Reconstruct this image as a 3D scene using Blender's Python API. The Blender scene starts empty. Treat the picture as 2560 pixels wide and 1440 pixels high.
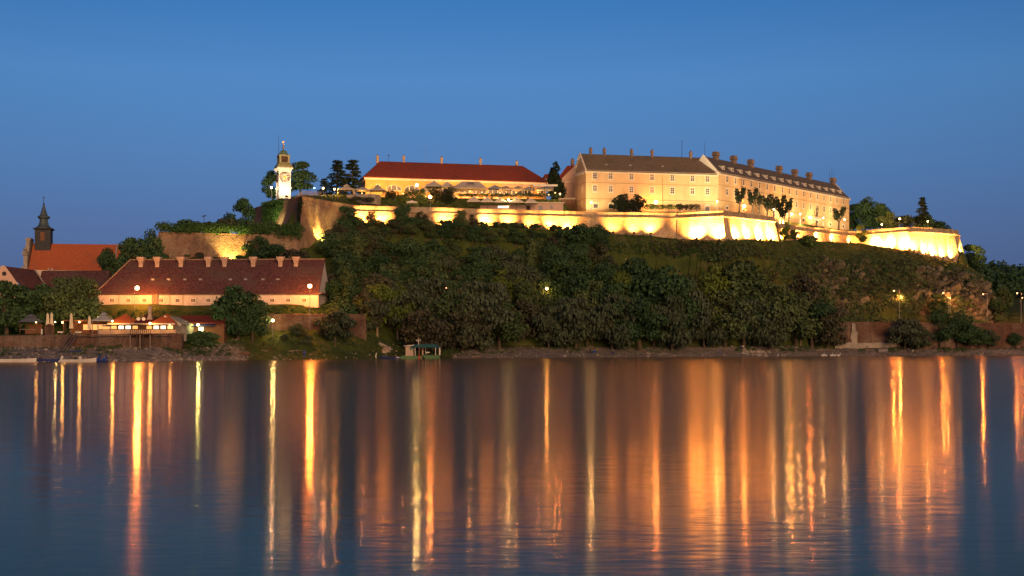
import bpy, math, random
import numpy as np
from mathutils import Vector, Matrix, noise, Quaternion
random.seed(7)
R = math.radians
SC = bpy.context.scene
C = SC.collection
# ------------------------------------------------------------------ camera
F, HY, CH = 3400.0, 850.0, 4.5           # focal length in photo pixels, horizon row, eye height above the river
cam = bpy.data.objects.new('camera', bpy.data.cameras.new('camera'))
C.objects.link(cam)
cam.location = (0, 0, CH)
cam.rotation_euler = (R(90), 0, 0)
cam.data.sensor_width = 36
cam.data.lens = 36 * F / 2560
cam.data.shift_y = (HY - 720) / 2560
cam.data.clip_start = 0.5
cam.data.clip_end = 12000
SC.camera = cam
# ------------------------------------------------------------------ dusk sky
w = bpy.data.worlds.new('World')
SC.world = w
w.use_nodes = True
nt = w.node_tree
bg = nt.nodes['Background']
tc = nt.nodes.new('ShaderNodeTexCoord')
sx = nt.nodes.new('ShaderNodeSeparateXYZ')
nt.links.new(tc.outputs['Generated'], sx.inputs[0])
rp = nt.nodes.new('ShaderNodeValToRGB')
nt.links.new(sx.outputs['Z'], rp.inputs[0])
e = rp.color_ramp.elements
e[0].position = 0.0; e[0].color = (0.080, 0.110, 0.225, 1)
e[1].position = 1.0; e[1].color = (0.010, 0.040, 0.135, 1)
for p, c in ((0.04, (0.088, 0.140, 0.295, 1)), (0.073, (0.094, 0.165, 0.355, 1)), (0.131, (0.090, 0.218, 0.475, 1)), (0.188, (0.084, 0.246, 0.545, 1)), (0.243, (0.047, 0.190, 0.490, 1)), (0.275, (0.032, 0.135, 0.36, 1)), (0.35, (0.012, 0.052, 0.155, 1)), (0.6, (0.008, 0.036, 0.12, 1))):
    k = e.new(p); k.color = c
az = nt.nodes.new('ShaderNodeFloatCurve')        # the sky darkens a little to either side, more towards the right
mr = nt.nodes.new('ShaderNodeMapRange'); mr.inputs['From Min'].default_value = -0.4; mr.inputs['From Max'].default_value = 0.4
nt.links.new(sx.outputs['X'], mr.inputs['Value']); nt.links.new(mr.outputs[0], az.inputs['Value'])
cv = az.mapping.curves[0]
cv.points[0].location = (0, 0.92); cv.points[1].location = (1, 0.79); cv.points.new(0.5, 1.0); az.mapping.update()
ml = nt.nodes.new('ShaderNodeVectorMath'); ml.operation = 'SCALE'
nt.links.new(rp.outputs[0], ml.inputs[0]); nt.links.new(az.outputs[0], ml.inputs['Scale'])
nt.links.new(ml.outputs[0], bg.inputs['Color'])
bg.inputs['Strength'].default_value = 1.0
# afterglow of the sunset behind the camera: a broad, warm, low sun
sd = bpy.data.lights.new('afterglow', 'SUN')
sd.energy = 2.9; sd.color = (1.0, 0.58, 0.28); sd.angle = R(38)
so = bpy.data.objects.new('afterglow', sd); C.objects.link(so)
so.rotation_euler = Vector((-0.38, 1, -0.20)).to_track_quat('-Z', 'Y').to_euler()
SC.view_settings.view_transform = 'Standard'
SC.view_settings.look = 'None'
SC.view_settings.exposure = 0
SC.view_settings.gamma = 1
SC.cycles.use_denoising = True
SC.cycles.max_bounces = 5
SC.cycles.diffuse_bounces = 2
SC.cycles.glossy_bounces = 3
SC.cycles.transmission_bounces = 2
SC.cycles.transparent_max_bounces = 4
SC.cycles.caustics_reflective = False
SC.cycles.caustics_refractive = False
SC.cycles.sample_clamp_indirect = 12
SC.cycles.use_light_tree = True

# ------------------------------------------------------------------ helpers
def at(px, py, Y):
    return Vector(((px - 1280) / F * Y, Y, CH + (HY - py) / F * Y))
def XX(px, Y): return (px - 1280) / F * Y
def zy(py, Y): return CH + (HY - py) / F * Y

class MB:
    def __init__(s): s.v = []; s.f = []
    def add(s, vs, fs):
        n = len(s.v); s.v += [tuple(p) for p in vs]; s.f += [tuple(i + n for i in f) for f in fs]
    def box(s, x0, x1, y0, y1, z0, z1):
        s.add([(x0,y0,z0),(x1,y0,z0),(x1,y1,z0),(x0,y1,z0),(x0,y0,z1),(x1,y0,z1),(x1,y1,z1),(x0,y1,z1)],
              [(3,2,1,0),(4,5,6,7),(0,1,5,4),(1,2,6,5),(2,3,7,6),(3,0,4,7)]); return s
    def hexa(s, b, t):                    # two quads of 4 points, bottom and top
        s.add(list(b) + list(t), [(3,2,1,0),(4,5,6,7),(0,1,5,4),(1,2,6,5),(2,3,7,6),(3,0,4,7)]); return s
    def tbox(s, cx, cy, z0, z1, a0, b0, a1, b1):
        s.hexa([(cx-a0,cy-b0,z0),(cx+a0,cy-b0,z0),(cx+a0,cy+b0,z0),(cx-a0,cy+b0,z0)],
               [(cx-a1,cy-b1,z1),(cx+a1,cy-b1,z1),(cx+a1,cy+b1,z1),(cx-a1,cy+b1,z1)]); return s
    def quad(s, a, b, c, d): s.add([a,b,c,d], [(0,1,2,3)]); return s
    def prism(s, poly, d):                # polygon (3-D points) pushed along the vector d
        n = len(poly); d = Vector(d)
        vs = [Vector(p) for p in poly]; vs += [p + d for p in vs]
        s.add(vs, [tuple(range(n))[::-1], tuple(range(n, 2*n))] + [(i, (i+1) % n, (i+1) % n + n, i + n) for i in range(n)]); return s
    def tube(s, p0, p1, r0, r1=None, n=6):
        r1 = r0 if r1 is None else r1
        p0, p1 = Vector(p0), Vector(p1); d = (p1 - p0)
        if d.length < 1e-6: return s
        d.normalize(); u = d.orthogonal().normalized(); q = d.cross(u)
        vs = []
        for p, r in ((p0, r0), (p1, r1)):
            vs += [p + (u*math.cos(2*math.pi*i/n) + q*math.sin(2*math.pi*i/n))*r for i in range(n)]
        s.add(vs, [tuple(range(n))[::-1], tuple(range(n, 2*n))] + [(i, (i+1) % n, (i+1) % n + n, i + n) for i in range(n)]); return s
    def lathe(s, prof, n=12, c=(0,0,0), rot=0.0, sq=False):
        vs = []; m = len(prof)
        for r, z in prof:
            for i in range(n):
                a = 2*math.pi*i/n + rot
                vs.append((c[0]+r*math.cos(a), c[1]+r*math.sin(a), c[2]+z))
        fs = [(j*n+i, j*n+(i+1) % n, (j+1)*n+(i+1) % n, (j+1)*n+i) for j in range(m-1) for i in range(n)]
        fs += [tuple(range(n))[::-1], tuple((m-1)*n+i for i in range(n))]
        s.add(vs, fs); return s
    def ball(s, c, r, n=10, m=6, sz=1.0):
        s.lathe([(max(0.01, r*math.sin(math.pi*k/m)), -r*sz*math.cos(math.pi*k/m)) for k in range(m+1)], n, c); return s
    def build(s, name, mat, parent=None, loc=(0,0,0), rotz=0.0, smooth=False):
        me = bpy.data.meshes.new(name); me.from_pydata(s.v, [], s.f); me.validate()
        if mat: me.materials.append(mat)
        if smooth:
            me.polygons.foreach_set('use_smooth', [True]*len(me.polygons))
        return link(name, me, parent, loc, rotz)
def link(name, me, parent=None, loc=(0,0,0), rotz=0.0):
    o = bpy.data.objects.new(name, me); C.objects.link(o); o.parent = parent
    o.location = loc; o.rotation_euler = (0, 0, rotz); return o
def tag(o, label, cat, group=None, kind=None):
    if label: o['label'] = label
    if cat: o['category'] = cat
    if group: o['group'] = group
    if kind: o['kind'] = kind
    return o
def thing(name, label, cat, loc=(0,0,0), rotz=0.0, group=None):
    o = bpy.data.objects.new(name, None); C.objects.link(o); o.empty_display_size = 0.5
    o.location = loc; o.rotation_euler = (0, 0, rotz); return tag(o, label, cat, group)
KIDS = {}
def copy_tree(o, parent=None):
    c = o.copy(); C.objects.link(c); c.parent = parent
    for ch in KIDS.get(o.name) or [k for k in o.children]: copy_tree(ch, c)
    return c

# ------------------------------------------------------------------ materials
def nodes(name):
    m = bpy.data.materials.new(name); m.use_nodes = True
    return m, m.node_tree, m.node_tree.nodes['Principled BSDF']
def ramp(t, fac, stops):
    r = t.nodes.new('ShaderNodeValToRGB'); t.links.new(fac, r.inputs[0])
    e = r.color_ramp.elements
    e[0].position, e[0].color = stops[0][0], (*stops[0][1], 1)
    e[1].position, e[1].color = stops[-1][0], (*stops[-1][1], 1)
    for p, c in stops[1:-1]:
        k = e.new(p); k.color = (*c, 1)
    return r.outputs[0]
def nz(t, scale, detail=4, rough=0.6, sc=(1,1,1), coord='Object', out=0):
    tcn = t.nodes.new('ShaderNodeTexCoord'); mp = t.nodes.new('ShaderNodeMapping')
    mp.inputs['Scale'].default_value = sc
    t.links.new(tcn.outputs[coord], mp.inputs[0])
    n = t.nodes.new('ShaderNodeTexNoise'); n.inputs['Scale'].default_value = scale
    n.inputs['Detail'].default_value = detail; n.inputs['Roughness'].default_value = rough
    t.links.new(mp.outputs[0], n.inputs['Vector']); return n.outputs[out]
def mix(t, a, b, fac, mode='MIX'):
    m = t.nodes.new('ShaderNodeMix'); m.data_type = 'RGBA'; m.blend_type = mode
    for s, v in ((m.inputs[0], fac), (m.inputs[6], a), (m.inputs[7], b)):
        if hasattr(v, 'links') or hasattr(v, 'is_linked'): t.links.new(v, s)
        elif isinstance(v, (tuple, list)): s.default_value = (*v, 1)
        else: s.default_value = v
    return m.outputs[2]
def bump(t, bsdf, h, strength=0.4, dist=0.1):
    b = t.nodes.new('ShaderNodeBump'); b.inputs['Strength'].default_value = strength; b.inputs['Distance'].default_value = dist
    t.links.new(h, b.inputs['Height']); t.links.new(b.outputs[0], bsdf.inputs['Normal'])
def plain(name, col, var=0.25, scale=1.2, rough=0.75, metal=0.0, dirt=None):
    m, t, b = nodes(name)
    c = ramp(t, nz(t, scale), [(0.3, tuple(x*(1-var) for x in col)), (0.7, tuple(x*(1+var) for x in col))])
    if dirt:
        c = mix(t, c, dirt, ramp(t, nz(t, 0.35, 6, 0.7, (1, 1, 0.35)), [(0.5, (0,0,0)), (0.72, (0.75,)*3)]))
    t.links.new(c, b.inputs['Base Color'])
    b.inputs['Roughness'].default_value = rough; b.inputs['Metallic'].default_value = metal
    b.inputs['Specular IOR Level'].default_value = 0.3
    return m
def glow(name, col, strength):
    m, t, b = nodes(name)
    b.inputs['Base Color'].default_value = (*[0.5*x for x in col], 1)
    b.inputs['Emission Color'].default_value = (*col, 1); b.inputs['Emission Strength'].default_value = strength
    return m
def masonry(name, brick, pale, dark, cw=0.62, row=0.25):
    m, t, b = nodes(name)
    big = nz(t, 0.09, 5, 0.65, (1, 1, 1.6))
    c = mix(t, brick, pale, ramp(t, big, [(0.40, (0,0,0)), (0.62, (1,1,1))]))
    fine = nz(t, 1.3, 6, 0.75, (1, 1, 2.6))
    c = mix(t, c, ramp(t, fine, [(0.32, (0.25,)*3), (0.47, (0.85,0.82,0.8)), (0.75, (1.25,1.2,1.15))]), 0.95, 'MULTIPLY')
    vor = t.nodes.new('ShaderNodeTexVoronoi'); vor.inputs['Scale'].default_value = 0.42; vor.inputs['Randomness'].default_value = 1.0
    tcn = t.nodes.new('ShaderNodeTexCoord'); mp = t.nodes.new('ShaderNodeMapping'); mp.inputs['Scale'].default_value = (1, 1, 1.8)
    t.links.new(tcn.outputs['Object'], mp.inputs[0]); t.links.new(mp.outputs[0], vor.inputs['Vector'])
    c = mix(t, c, dark, ramp(t, vor.outputs['Distance'], [(0.03, (0.7,)*3), (0.13, (0,0,0))]))
    wv = t.nodes.new('ShaderNodeTexWave'); wv.bands_direction = 'Z'; wv.inputs['Scale'].default_value = 0.5/row*0.62
    wv.inputs['Distortion'].default_value = 1.5; wv.inputs['Detail'].default_value = 3
    t.links.new(tcn.outputs['Object'], wv.inputs['Vector'])
    c = mix(t, c, (0.45,0.42,0.4), ramp(t, wv.outputs[1], [(0.0, (0.35,)*3), (0.3, (0,0,0))]), 'MULTIPLY') if False else mix(t, c, dark, ramp(t, wv.outputs[1], [(0.0, (0.45,)*3), (0.35, (0,0,0))]))
    st = nz(t, 0.5, 5, 0.7, (1, 1, 0.12))
    c = mix(t, c, dark, ramp(t, st, [(0.48, (0,0,0)), (0.68, (0.8,)*3)]))
    t.links.new(c, b.inputs['Base Color']); b.inputs['Roughness'].default_value = 0.9
    b.inputs['Specular IOR Level'].default_value = 0.15
    bump(t, b, fine, 0.7, 0.35)
    return m
def rooftile(name, a, bcol, moss=None, scale=1.1):
    m, t, b = nodes(name)
    n1 = nz(t, scale, 5, 0.75, (1.4, 1, 1))
    c = ramp(t, n1, [(0.33, a), (0.5, tuple((x+y)/2 for x, y in zip(a, bcol))), (0.66, bcol)])
    if moss: c = mix(t, c, moss, ramp(t, nz(t, 0.13, 5, 0.65), [(0.5, (0,0,0)), (0.68, (0.8,)*3)]))
    tcn = t.nodes.new('ShaderNodeTexCoord')
    wv = t.nodes.new('ShaderNodeTexWave'); wv.bands_direction = 'Z'; wv.inputs['Scale'].default_value = 0.9
    wv.inputs['Distortion'].default_value = 0.6
    t.links.new(tcn.outputs['Object'], wv.inputs['Vector'])
    c = mix(t, c, tuple(x*0.5 for x in a), ramp(t, wv.outputs[1], [(0.0, (0.5,)*3), (0.3, (0,0,0))]))
    t.links.new(c, b.inputs['Base Color']); b.inputs['Roughness'].default_value = 0.85; b.inputs['Specular IOR Level'].default_value = 0.2
    bump(t, b, n1, 0.5, 0.15)
    return m
def leafmat(name, cols, trans=0.0):
    m, t, b = nodes(name)
    oi = t.nodes.new('ShaderNodeObjectInfo')
    geo = nz(t, 0.55, 3, 0.7)
    ad = t.nodes.new('ShaderNodeMath'); ad.operation = 'MULTIPLY_ADD'
    t.links.new(oi.outputs['Random'], ad.inputs[0]); ad.inputs[1].default_value = 0.5
    sb = t.nodes.new('ShaderNodeMath'); sb.operation = 'SUBTRACT'
    t.links.new(geo, sb.inputs[0]); sb.inputs[1].default_value = 0.25
    t.links.new(sb.outputs[0], ad.inputs[2])
    c = ramp(t, ad.outputs[0], [(0.1 + 0.8*i/(len(cols)-1), k) for i, k in enumerate(cols)])
    t.links.new(c, b.inputs['Base Color']); b.inputs['Roughness'].default_value = 0.7; b.inputs['Specular IOR Level'].default_value = 0.12
    return m
M = {}
M['brick'] = masonry('weathered_brick', (0.25, 0.135, 0.085), (0.36, 0.26, 0.17), (0.10, 0.065, 0.045))
M['rampart'] = masonry('rampart_stone', (0.44, 0.30, 0.17), (0.56, 0.44, 0.28), (0.17, 0.11, 0.06))
M['riverwall'] = masonry('river_wall_brick', (0.15, 0.075, 0.05), (0.26, 0.185, 0.14), (0.05, 0.035, 0.03))
M['cordon'] = masonry('cordon_stone', (0.42, 0.31, 0.19), (0.50, 0.40, 0.27), (0.13, 0.09, 0.05))
M['ochre'] = plain('ochre_render', (0.64, 0.44, 0.23), 0.08, 0.4, 0.85, dirt=(0.40, 0.27, 0.14))
M['ochre2'] = plain('orange_render', (0.66, 0.36, 0.11), 0.07, 0.4, 0.85, dirt=(0.48, 0.28, 0.11))
M['pink'] = plain('pink_render', (0.60, 0.40, 0.29), 0.08, 0.5, 0.85)
M['white'] = plain('white_paint', (0.72, 0.66, 0.55), 0.06, 1.5, 0.7)
M['plaster'] = plain('old_white_plaster', (0.62, 0.53, 0.44), 0.14, 0.7, 0.9, dirt=(0.30, 0.24, 0.2))
M['trim'] = plain('cream_trim', (0.70, 0.60, 0.44), 0.08, 1.0, 0.8)
M['line'] = plain('string_course', (0.40, 0.26, 0.13), 0.15, 1.0, 0.85)
M['redroof'] = rooftile('red_tiles', (0.17, 0.034, 0.022), (0.27, 0.058, 0.032), (0.13, 0.040, 0.030))
M['brownroof'] = rooftile('brown_tiles', (0.13, 0.095, 0.065), (0.22, 0.165, 0.11), (0.10, 0.09, 0.06))
M['slate'] = rooftile('dark_grey_tiles', (0.10, 0.085, 0.075), (0.15, 0.125, 0.105))
M['oldroof'] = rooftile('old_purple_red_tiles', (0.032, 0.015, 0.016), (0.165, 0.075, 0.072), (0.10, 0.075, 0.06), 1.6)
M['orangeroof'] = rooftile('orange_tiles', (0.38, 0.095, 0.036), (0.54, 0.140, 0.055), (0.27, 0.105, 0.060))
M['rust'] = rooftile('rust_red_roof', (0.46, 0.10, 0.026), (0.56, 0.145, 0.042))
M['darkred'] = rooftile('dark_red_sheet', (0.12, 0.018, 0.014), (0.15, 0.025, 0.018))
M['copper'] = plain('green_copper', (0.12, 0.21, 0.15), 0.3, 1.5, 0.55, dirt=(0.15, 0.13, 0.08))
M['copper2'] = plain('golden_green_copper', (0.30, 0.27, 0.12), 0.25, 1.5, 0.55)
M['spire'] = plain('dark_spire_metal', (0.06, 0.085, 0.09), 0.3, 1.2, 0.5)
M['tower'] = plain('dark_tower_boards', (0.040, 0.042, 0.045), 0.3, 1.2, 0.7)
M['gold'] = plain('gilded_metal', (0.75, 0.42, 0.10), 0.15, 3, 0.35, 0.7)
M['bronze'] = plain('dark_gilt', (0.10, 0.04, 0.010), 0.2, 3, 0.5)
M['chim'] = plain('chimney_brick', (0.24, 0.17, 0.12), 0.35, 2.2, 0.9)
M['chimw'] = plain('limewashed_chimney', (0.36, 0.28, 0.23), 0.3, 1.5, 0.9)
M['glass'] = plain('dark_window_glass', (0.035, 0.035, 0.045), 0.4, 3, 0.12)
M['curtain'] = plain('curtained_glass', (0.13, 0.10, 0.085), 0.4, 1.6, 0.25)
M['parapet'] = plain('beige_parapet', (0.36, 0.255, 0.185), 0.12, 1.2, 0.85)
M['lit'] = glow('lit_window', (1.0, 0.62, 0.22), 1.6)
M['litw'] = glow('bright_window', (1.0, 0.86, 0.62), 2.2)
M['lito'] = glow('orange_lit_window', (1.0, 0.42, 0.12), 1.3)
M['canvas'] = plain('beige_canvas', (0.50, 0.42, 0.31), 0.10, 1.2, 0.85)
M['canvasg'] = plain('grey_canvas', (0.30, 0.31, 0.32), 0.12, 1.2, 0.85)
M['canvasy'] = plain('cream_canvas', (0.72, 0.60, 0.42), 0.08, 1.2, 0.85)
M['wood'] = plain('dark_wood', (0.07, 0.035, 0.022), 0.35, 2, 0.7)
M['wood2'] = plain('brown_boards', (0.17, 0.075, 0.04), 0.3, 2, 0.75)
M['metal'] = plain('grey_metal', (0.22, 0.22, 0.23), 0.2, 2, 0.45, 0.5)
M['dark'] = plain('black_metal', (0.025, 0.023, 0.022), 0.3, 2, 0.5)
M['stone'] = plain('pale_stone', (0.30, 0.25, 0.20), 0.35, 0.8, 0.9)
M['concrete'] = plain('concrete', (0.24, 0.21, 0.19), 0.3, 1.0, 0.9)
M['boatw'] = plain('white_boat_hull', (0.72, 0.66, 0.58), 0.08, 1.5, 0.35, dirt=(0.45, 0.4, 0.33))
M['boatb'] = plain('blue_boat_paint', (0.02, 0.035, 0.13), 0.3, 1.5, 0.4)
M['boatg'] = plain('green_hull_paint', (0.085, 0.17, 0.06), 0.3, 1.2, 0.5, dirt=(0.05, 0.09, 0.06))
M['teal'] = plain('teal_awning', (0.018, 0.085, 0.085), 0.2, 1.2, 0.8)
M['red'] = plain('red_paint', (0.32, 0.03, 0.015), 0.2, 2, 0.6)
M['skin'] = plain('skin', (0.42, 0.24, 0.16), 0.05, 3, 0.6)
M['cloth_dark'] = plain('dark_clothing', (0.03, 0.03, 0.045), 0.2, 3, 0.9)
M['cloth_blue'] = plain('blue_clothing', (0.06, 0.10, 0.24), 0.2, 3, 0.9)
M['bird'] = plain('white_feathers', (0.75, 0.72, 0.68), 0.05, 3, 0.8)
M['bark'] = plain('bark', (0.09, 0.065, 0.045), 0.35, 2, 0.95)
M['barkp'] = plain('pale_bark', (0.26, 0.19, 0.13), 0.3, 2, 0.95)
M['leaf'] = leafmat('leaves_dark_green', [(0.026,0.059,0.028), (0.043,0.089,0.037), (0.067,0.119,0.048)])
M['leafo'] = leafmat('leaves_olive', [(0.046,0.078,0.031), (0.075,0.113,0.044), (0.107,0.142,0.059)])
M['leafy'] = leafmat('leaves_yellow_green', [(0.073,0.106,0.021), (0.101,0.142,0.028), (0.132,0.168,0.034)])
M['leafw'] = leafmat('leaves_grey_green', [(0.050,0.070,0.042), (0.070,0.094,0.054), (0.095,0.115,0.068)])
M['leafb'] = leafmat('leaves_reddish_scrub', [(0.051,0.040,0.030), (0.069,0.067,0.042), (0.074,0.092,0.048)])
M['needle'] = leafmat('dark_needles', [(0.014,0.024,0.014), (0.020,0.032,0.017), (0.028,0.040,0.020)])
M['ivy'] = leafmat('ivy_leaves', [(0.028,0.069,0.021), (0.042,0.096,0.027), (0.061,0.118,0.036)])
M['hedge'] = leafmat('hedge_leaves', [(0.026,0.060,0.021), (0.039,0.083,0.027), (0.057,0.103,0.036)])
# ------------------------------------------------------------------ terrain: profile across the bank for a fan of sight columns
# per column: 0 river bed, 1 shoreline, 2 bank, 3 foot of river wall, 4 its top, 5 terrace back, 6 embankment top, 7 slope start,
# 8 mid slope, 9 rampart foot, 10 behind rampart, 11 lower plateau, 12 upper plateau, 13 far, 14 horizon
COLS = [
 (-4000, [(262,-3),(272,0),(287,2.6),(296,3.0),(297,5.6),(314,6.0),(325,12.9),(345,13.1),(352,13.5),(358,13.6),(364,13.8),(380,14),(420,14),(900,14),(6000,14)]),
 (0,     [(266,-3),(277,0),(288,2.4),(296,3.0),(297,5.6),(314,6.0),(325,12.9),(345,13.1),(352,13.5),(358,13.6),(364,13.8),(380,14),(420,14),(900,14),(6000,14)]),
 (250,   [(268,-3),(280,0),(290,2.3),(296,3.0),(297,5.6),(316,6.0),(327,12.9),(350,13.1),(354,13.6),(358,14),(364,14.5),(380,15),(420,15),(900,15),(6000,15)]),
 (366,   [(270,-3),(284,0),(291,2.3),(296,3.0),(297,5.6),(316,6.0),(327,12.9),(350,13.1),(354,14.5),(356,15),(364,16),(380,16),(420,16),(900,16),(6000,16)]),
 (410,   [(270,-3),(286,0),(292,2.3),(296,3.0),(297,5.6),(316,6.0),(327.5,12.9),(349,13.2),(350.5,19),(352,23),(357,31.6),(372,33),(420,33),(900,30),(6000,30)]),
 (460,   [(272,-3),(290,0),(294,1.4),(299,2.6),(303,3.6),(316,5.2),(327.5,12.9),(349,13.2),(351.5,21),(354,25),(359,31.8),(372,33),(420,33.5),(900,30),(6000,30)]),
 (640,   [(285,-3),(306,0),(312,2.0),(322.2,6.9),(323.6,10.2),(325,10.4),(329,12.9),(351,13.3),(353,22),(357,26.5),(364,32),(380,33),(420,33),(900,30),(6000,30)]),
 (660,   [(286,-3),(307,0),(313,2.0),(322.2,6.9),(323.6,10.2),(325,10.4),(329,12.9),(351,13.3),(354,22),(358,27),(364,32),(388,33.5),(396,44.0),(900,40),(6000,40)]),
 (700,   [(288,-3),(309,0),(314,2.0),(322.2,6.9),(323.6,10.2),(325,10.4),(329,12.9),(352,13.4),(356,22),(360,28),(366,32.5),(379,33.5),(387,44.6),(900,44),(6000,40)]),
 (750,   [(292,-3),(311,0),(316,2.0),(323.2,7.0),(324.6,10.3),(326,10.5),(330,12.9),(353,13.5),(358,19),(363,28.5),(373,42.6),(380,44.6),(395,46.6),(900,46),(6000,40)]),
 (860,   [(296,-3),(316,0),(321,2.0),(327.4,7.2),(328.8,10.4),(331,10.6),(340,13.6),(346,16),(362,27.5),(378,36.6),(384,42.0),(396,45),(406,48),(900,48),(6000,40)]),
 (1000,  [(306,-3),(326,0),(334,1.5),(343,3.5),(349,7),(355,10.5),(363,11),(367,14),(374,23),(386,37.6),(391,41.3),(406,42.6),(413,47.8),(900,48),(6000,40)]),
 (1200,  [(320,-3),(341,0),(349,1.7),(357,3.2),(361,7),(366,10.5),(372,11),(375,15),(381,24),(391.5,37.6),(396,41.3),(409,42.8),(416,47.8),(900,48),(6000,40)]),
 (1400,  [(330,-3),(351,0),(359,1.8),(364,3),(367,7),(370,10),(375,11),(379,15.5),(387,25),(397.5,36.5),(403,41.3),(411,43),(420,48),(900,48),(6000,40)]),
 (1440,  [(331,-3),(353,0),(361,1.8),(365,3),(368,7),(371,10),(376,11),(380,15.5),(388,26),(398,36.2),(404,41.3),(411,43.4),(425,44),(900,46),(6000,40)]),
 (1700,  [(342,-3),(365,0),(373,1.8),(378,3),(380,6),(382,9),(386,10.5),(388.5,15),(394,25.5),(401,34.4),(409,41.3),(414,43.5),(425,44),(900,46),(6000,40)]),
 (1810,  [(346,-3),(370,0),(377,1.8),(380,3),(381,6),(382.5,9),(385,10.5),(387,15),(391,25),(396.5,33.4),(404,41.3),(411,43.5),(425,44),(900,46),(6000,40)]),
 (1938,  [(352,-3),(376,0),(383,1.8),(387,3),(388.5,6),(390,9),(394,10.5),(397.5,16),(404.5,26),(414,34.6),(441,41.3),(446,43.5),(460,44),(900,46),(6000,40)]),
 (1990,  [(355,-3),(379,0),(386,1.8),(389,3),(391,6),(392,9),(397,10.5),(403,17),(418,28),(443,37),(452,41.3),(458,44),(470,44.4),(900,46),(6000,40)]),
 (2090,  [(360,-3),(383,0),(389,1.6),(393.4,2.1),(394.9,9.3),(398,9.6),(403,10),(410,18),(430,29),(462,37.7),(471,41.3),(478,43.5),(500,44.4),(900,46),(6000,40)]),
 (2150,  [(362,-3),(385,0),(391,1.6),(395.4,2.1),(396.9,9.3),(400,9.6),(405,10),(412,18),(430,28.5),(467,37.8),(476,41.3),(482,43),(500,44),(900,46),(6000,40)]),
 (2275,  [(368,-3),(390,0),(396,1.6),(400.4,2.1),(401.9,9.3),(406,9.6),(410,10.2),(417,21),(430,28.3),(455,34.2),(465,41.3),(474,42.5),(500,43),(900,46),(6000,40)]),
 (2395,  [(374,-3),(396,0),(402,1.6),(405.4,2.1),(406.9,9.3),(411,9.6),(415,10.2),(421,20),(436,26.5),(468,31),(478,41.3),(486,42.5),(500,43),(900,46),(6000,40)]),
 (2424,  [(376,-3),(398,0),(403,1.6),(406.4,2.1),(407.9,9.3),(412,9.6),(416,10.2),(423,19),(439,25.5),(466,29.8),(474,29.8),(488,29.5),(520,28),(900,40),(6000,40)]),
 (2455,  [(377,-3),(399,0),(404,1.6),(407.4,2.1),(408.9,9.3),(413,9.6),(417,10),(424,17),(440,23),(462,26.5),(472,26),(488,25),(520,24),(900,50),(6000,40)]),
 (2480,  [(378,-3),(400,0),(405,1.6),(408.4,2.1),(409.9,9.3),(413,9.6),(417,10),(424,13.5),(440,17),(464,20),(474,20),(488,20),(520,22),(900,51),(6000,40)]),
 (2520,  [(380,-3),(403,0),(407,1.6),(410.4,2.2),(411.9,9.3),(415,9.5),(419,9.8),(426,11),(442,12.5),(464,14),(474,15),(488,16),(520,18),(900,50),(6000,40)]),
 (6600,  [(400,-3),(420,0),(424,1.6),(428,2.2),(429.5,9.3),(434,9.6),(440,10),(450,11),(460,12.5),(470,14),(480,15),(494,16),(524,18),(900,49),(6000,40)]),
]
CP = np.array([c[0] for c in COLS], float)
CY = np.array([[p[0] for p in c[1]] for c in COLS], float)
CZ = np.array([[p[1] for p in c[1]] for c in COLS], float)
def prof(px):
    ys = np.array([np.interp(px, CP, CY[:, k]) for k in range(CY.shape[1])])
    zs = np.array([np.interp(px, CP, CZ[:, k]) for k in range(CZ.shape[1])])
    return ys, zs
def fbm(x, y, s, o=4):
    return noise.fractal(Vector((x*s, y*s, 3.7)), 0.9, 2.1, o)
AMP = np.array([0, 0.10, 0.25, 0.12, 0.1, 0.15, 0.35, 1.0, 1.1, 0.25, 0.0, 0.2, 0.2, 2.5, 0])
def rockw(px, k):                      # how rocky: the cliff at the right end of the hill
    a = np.interp(px, [1930, 2020, 2080, 2180, 2260, 2310, 2480, 2500], [0, 0.6, 0.8, 0.55, 0.55, 1, 1, 0])
    return a*np.interp(k, [5.9, 6.3, 7.0, 7.9, 8.35], [0, 0.8, 1, 1, 0])
WALLS = [[(882, 383.8), (960, 386), (1100, 390), (1200, 393.5), (1300, 397), (1400, 400), (1500, 402), (1600, 403.5), (1693, 404.5)],
         [(1693.5, 404.2), (1745, 402), (1808, 399.5), (1870, 408), (1936, 417)], [(1941, 438), (2000, 450), (2080, 465), (2142, 478)],
         [(2142.1, 476.8), (2180, 470), (2275, 460), (2330, 466), (2385, 473), (2398, 477)]]
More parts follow.
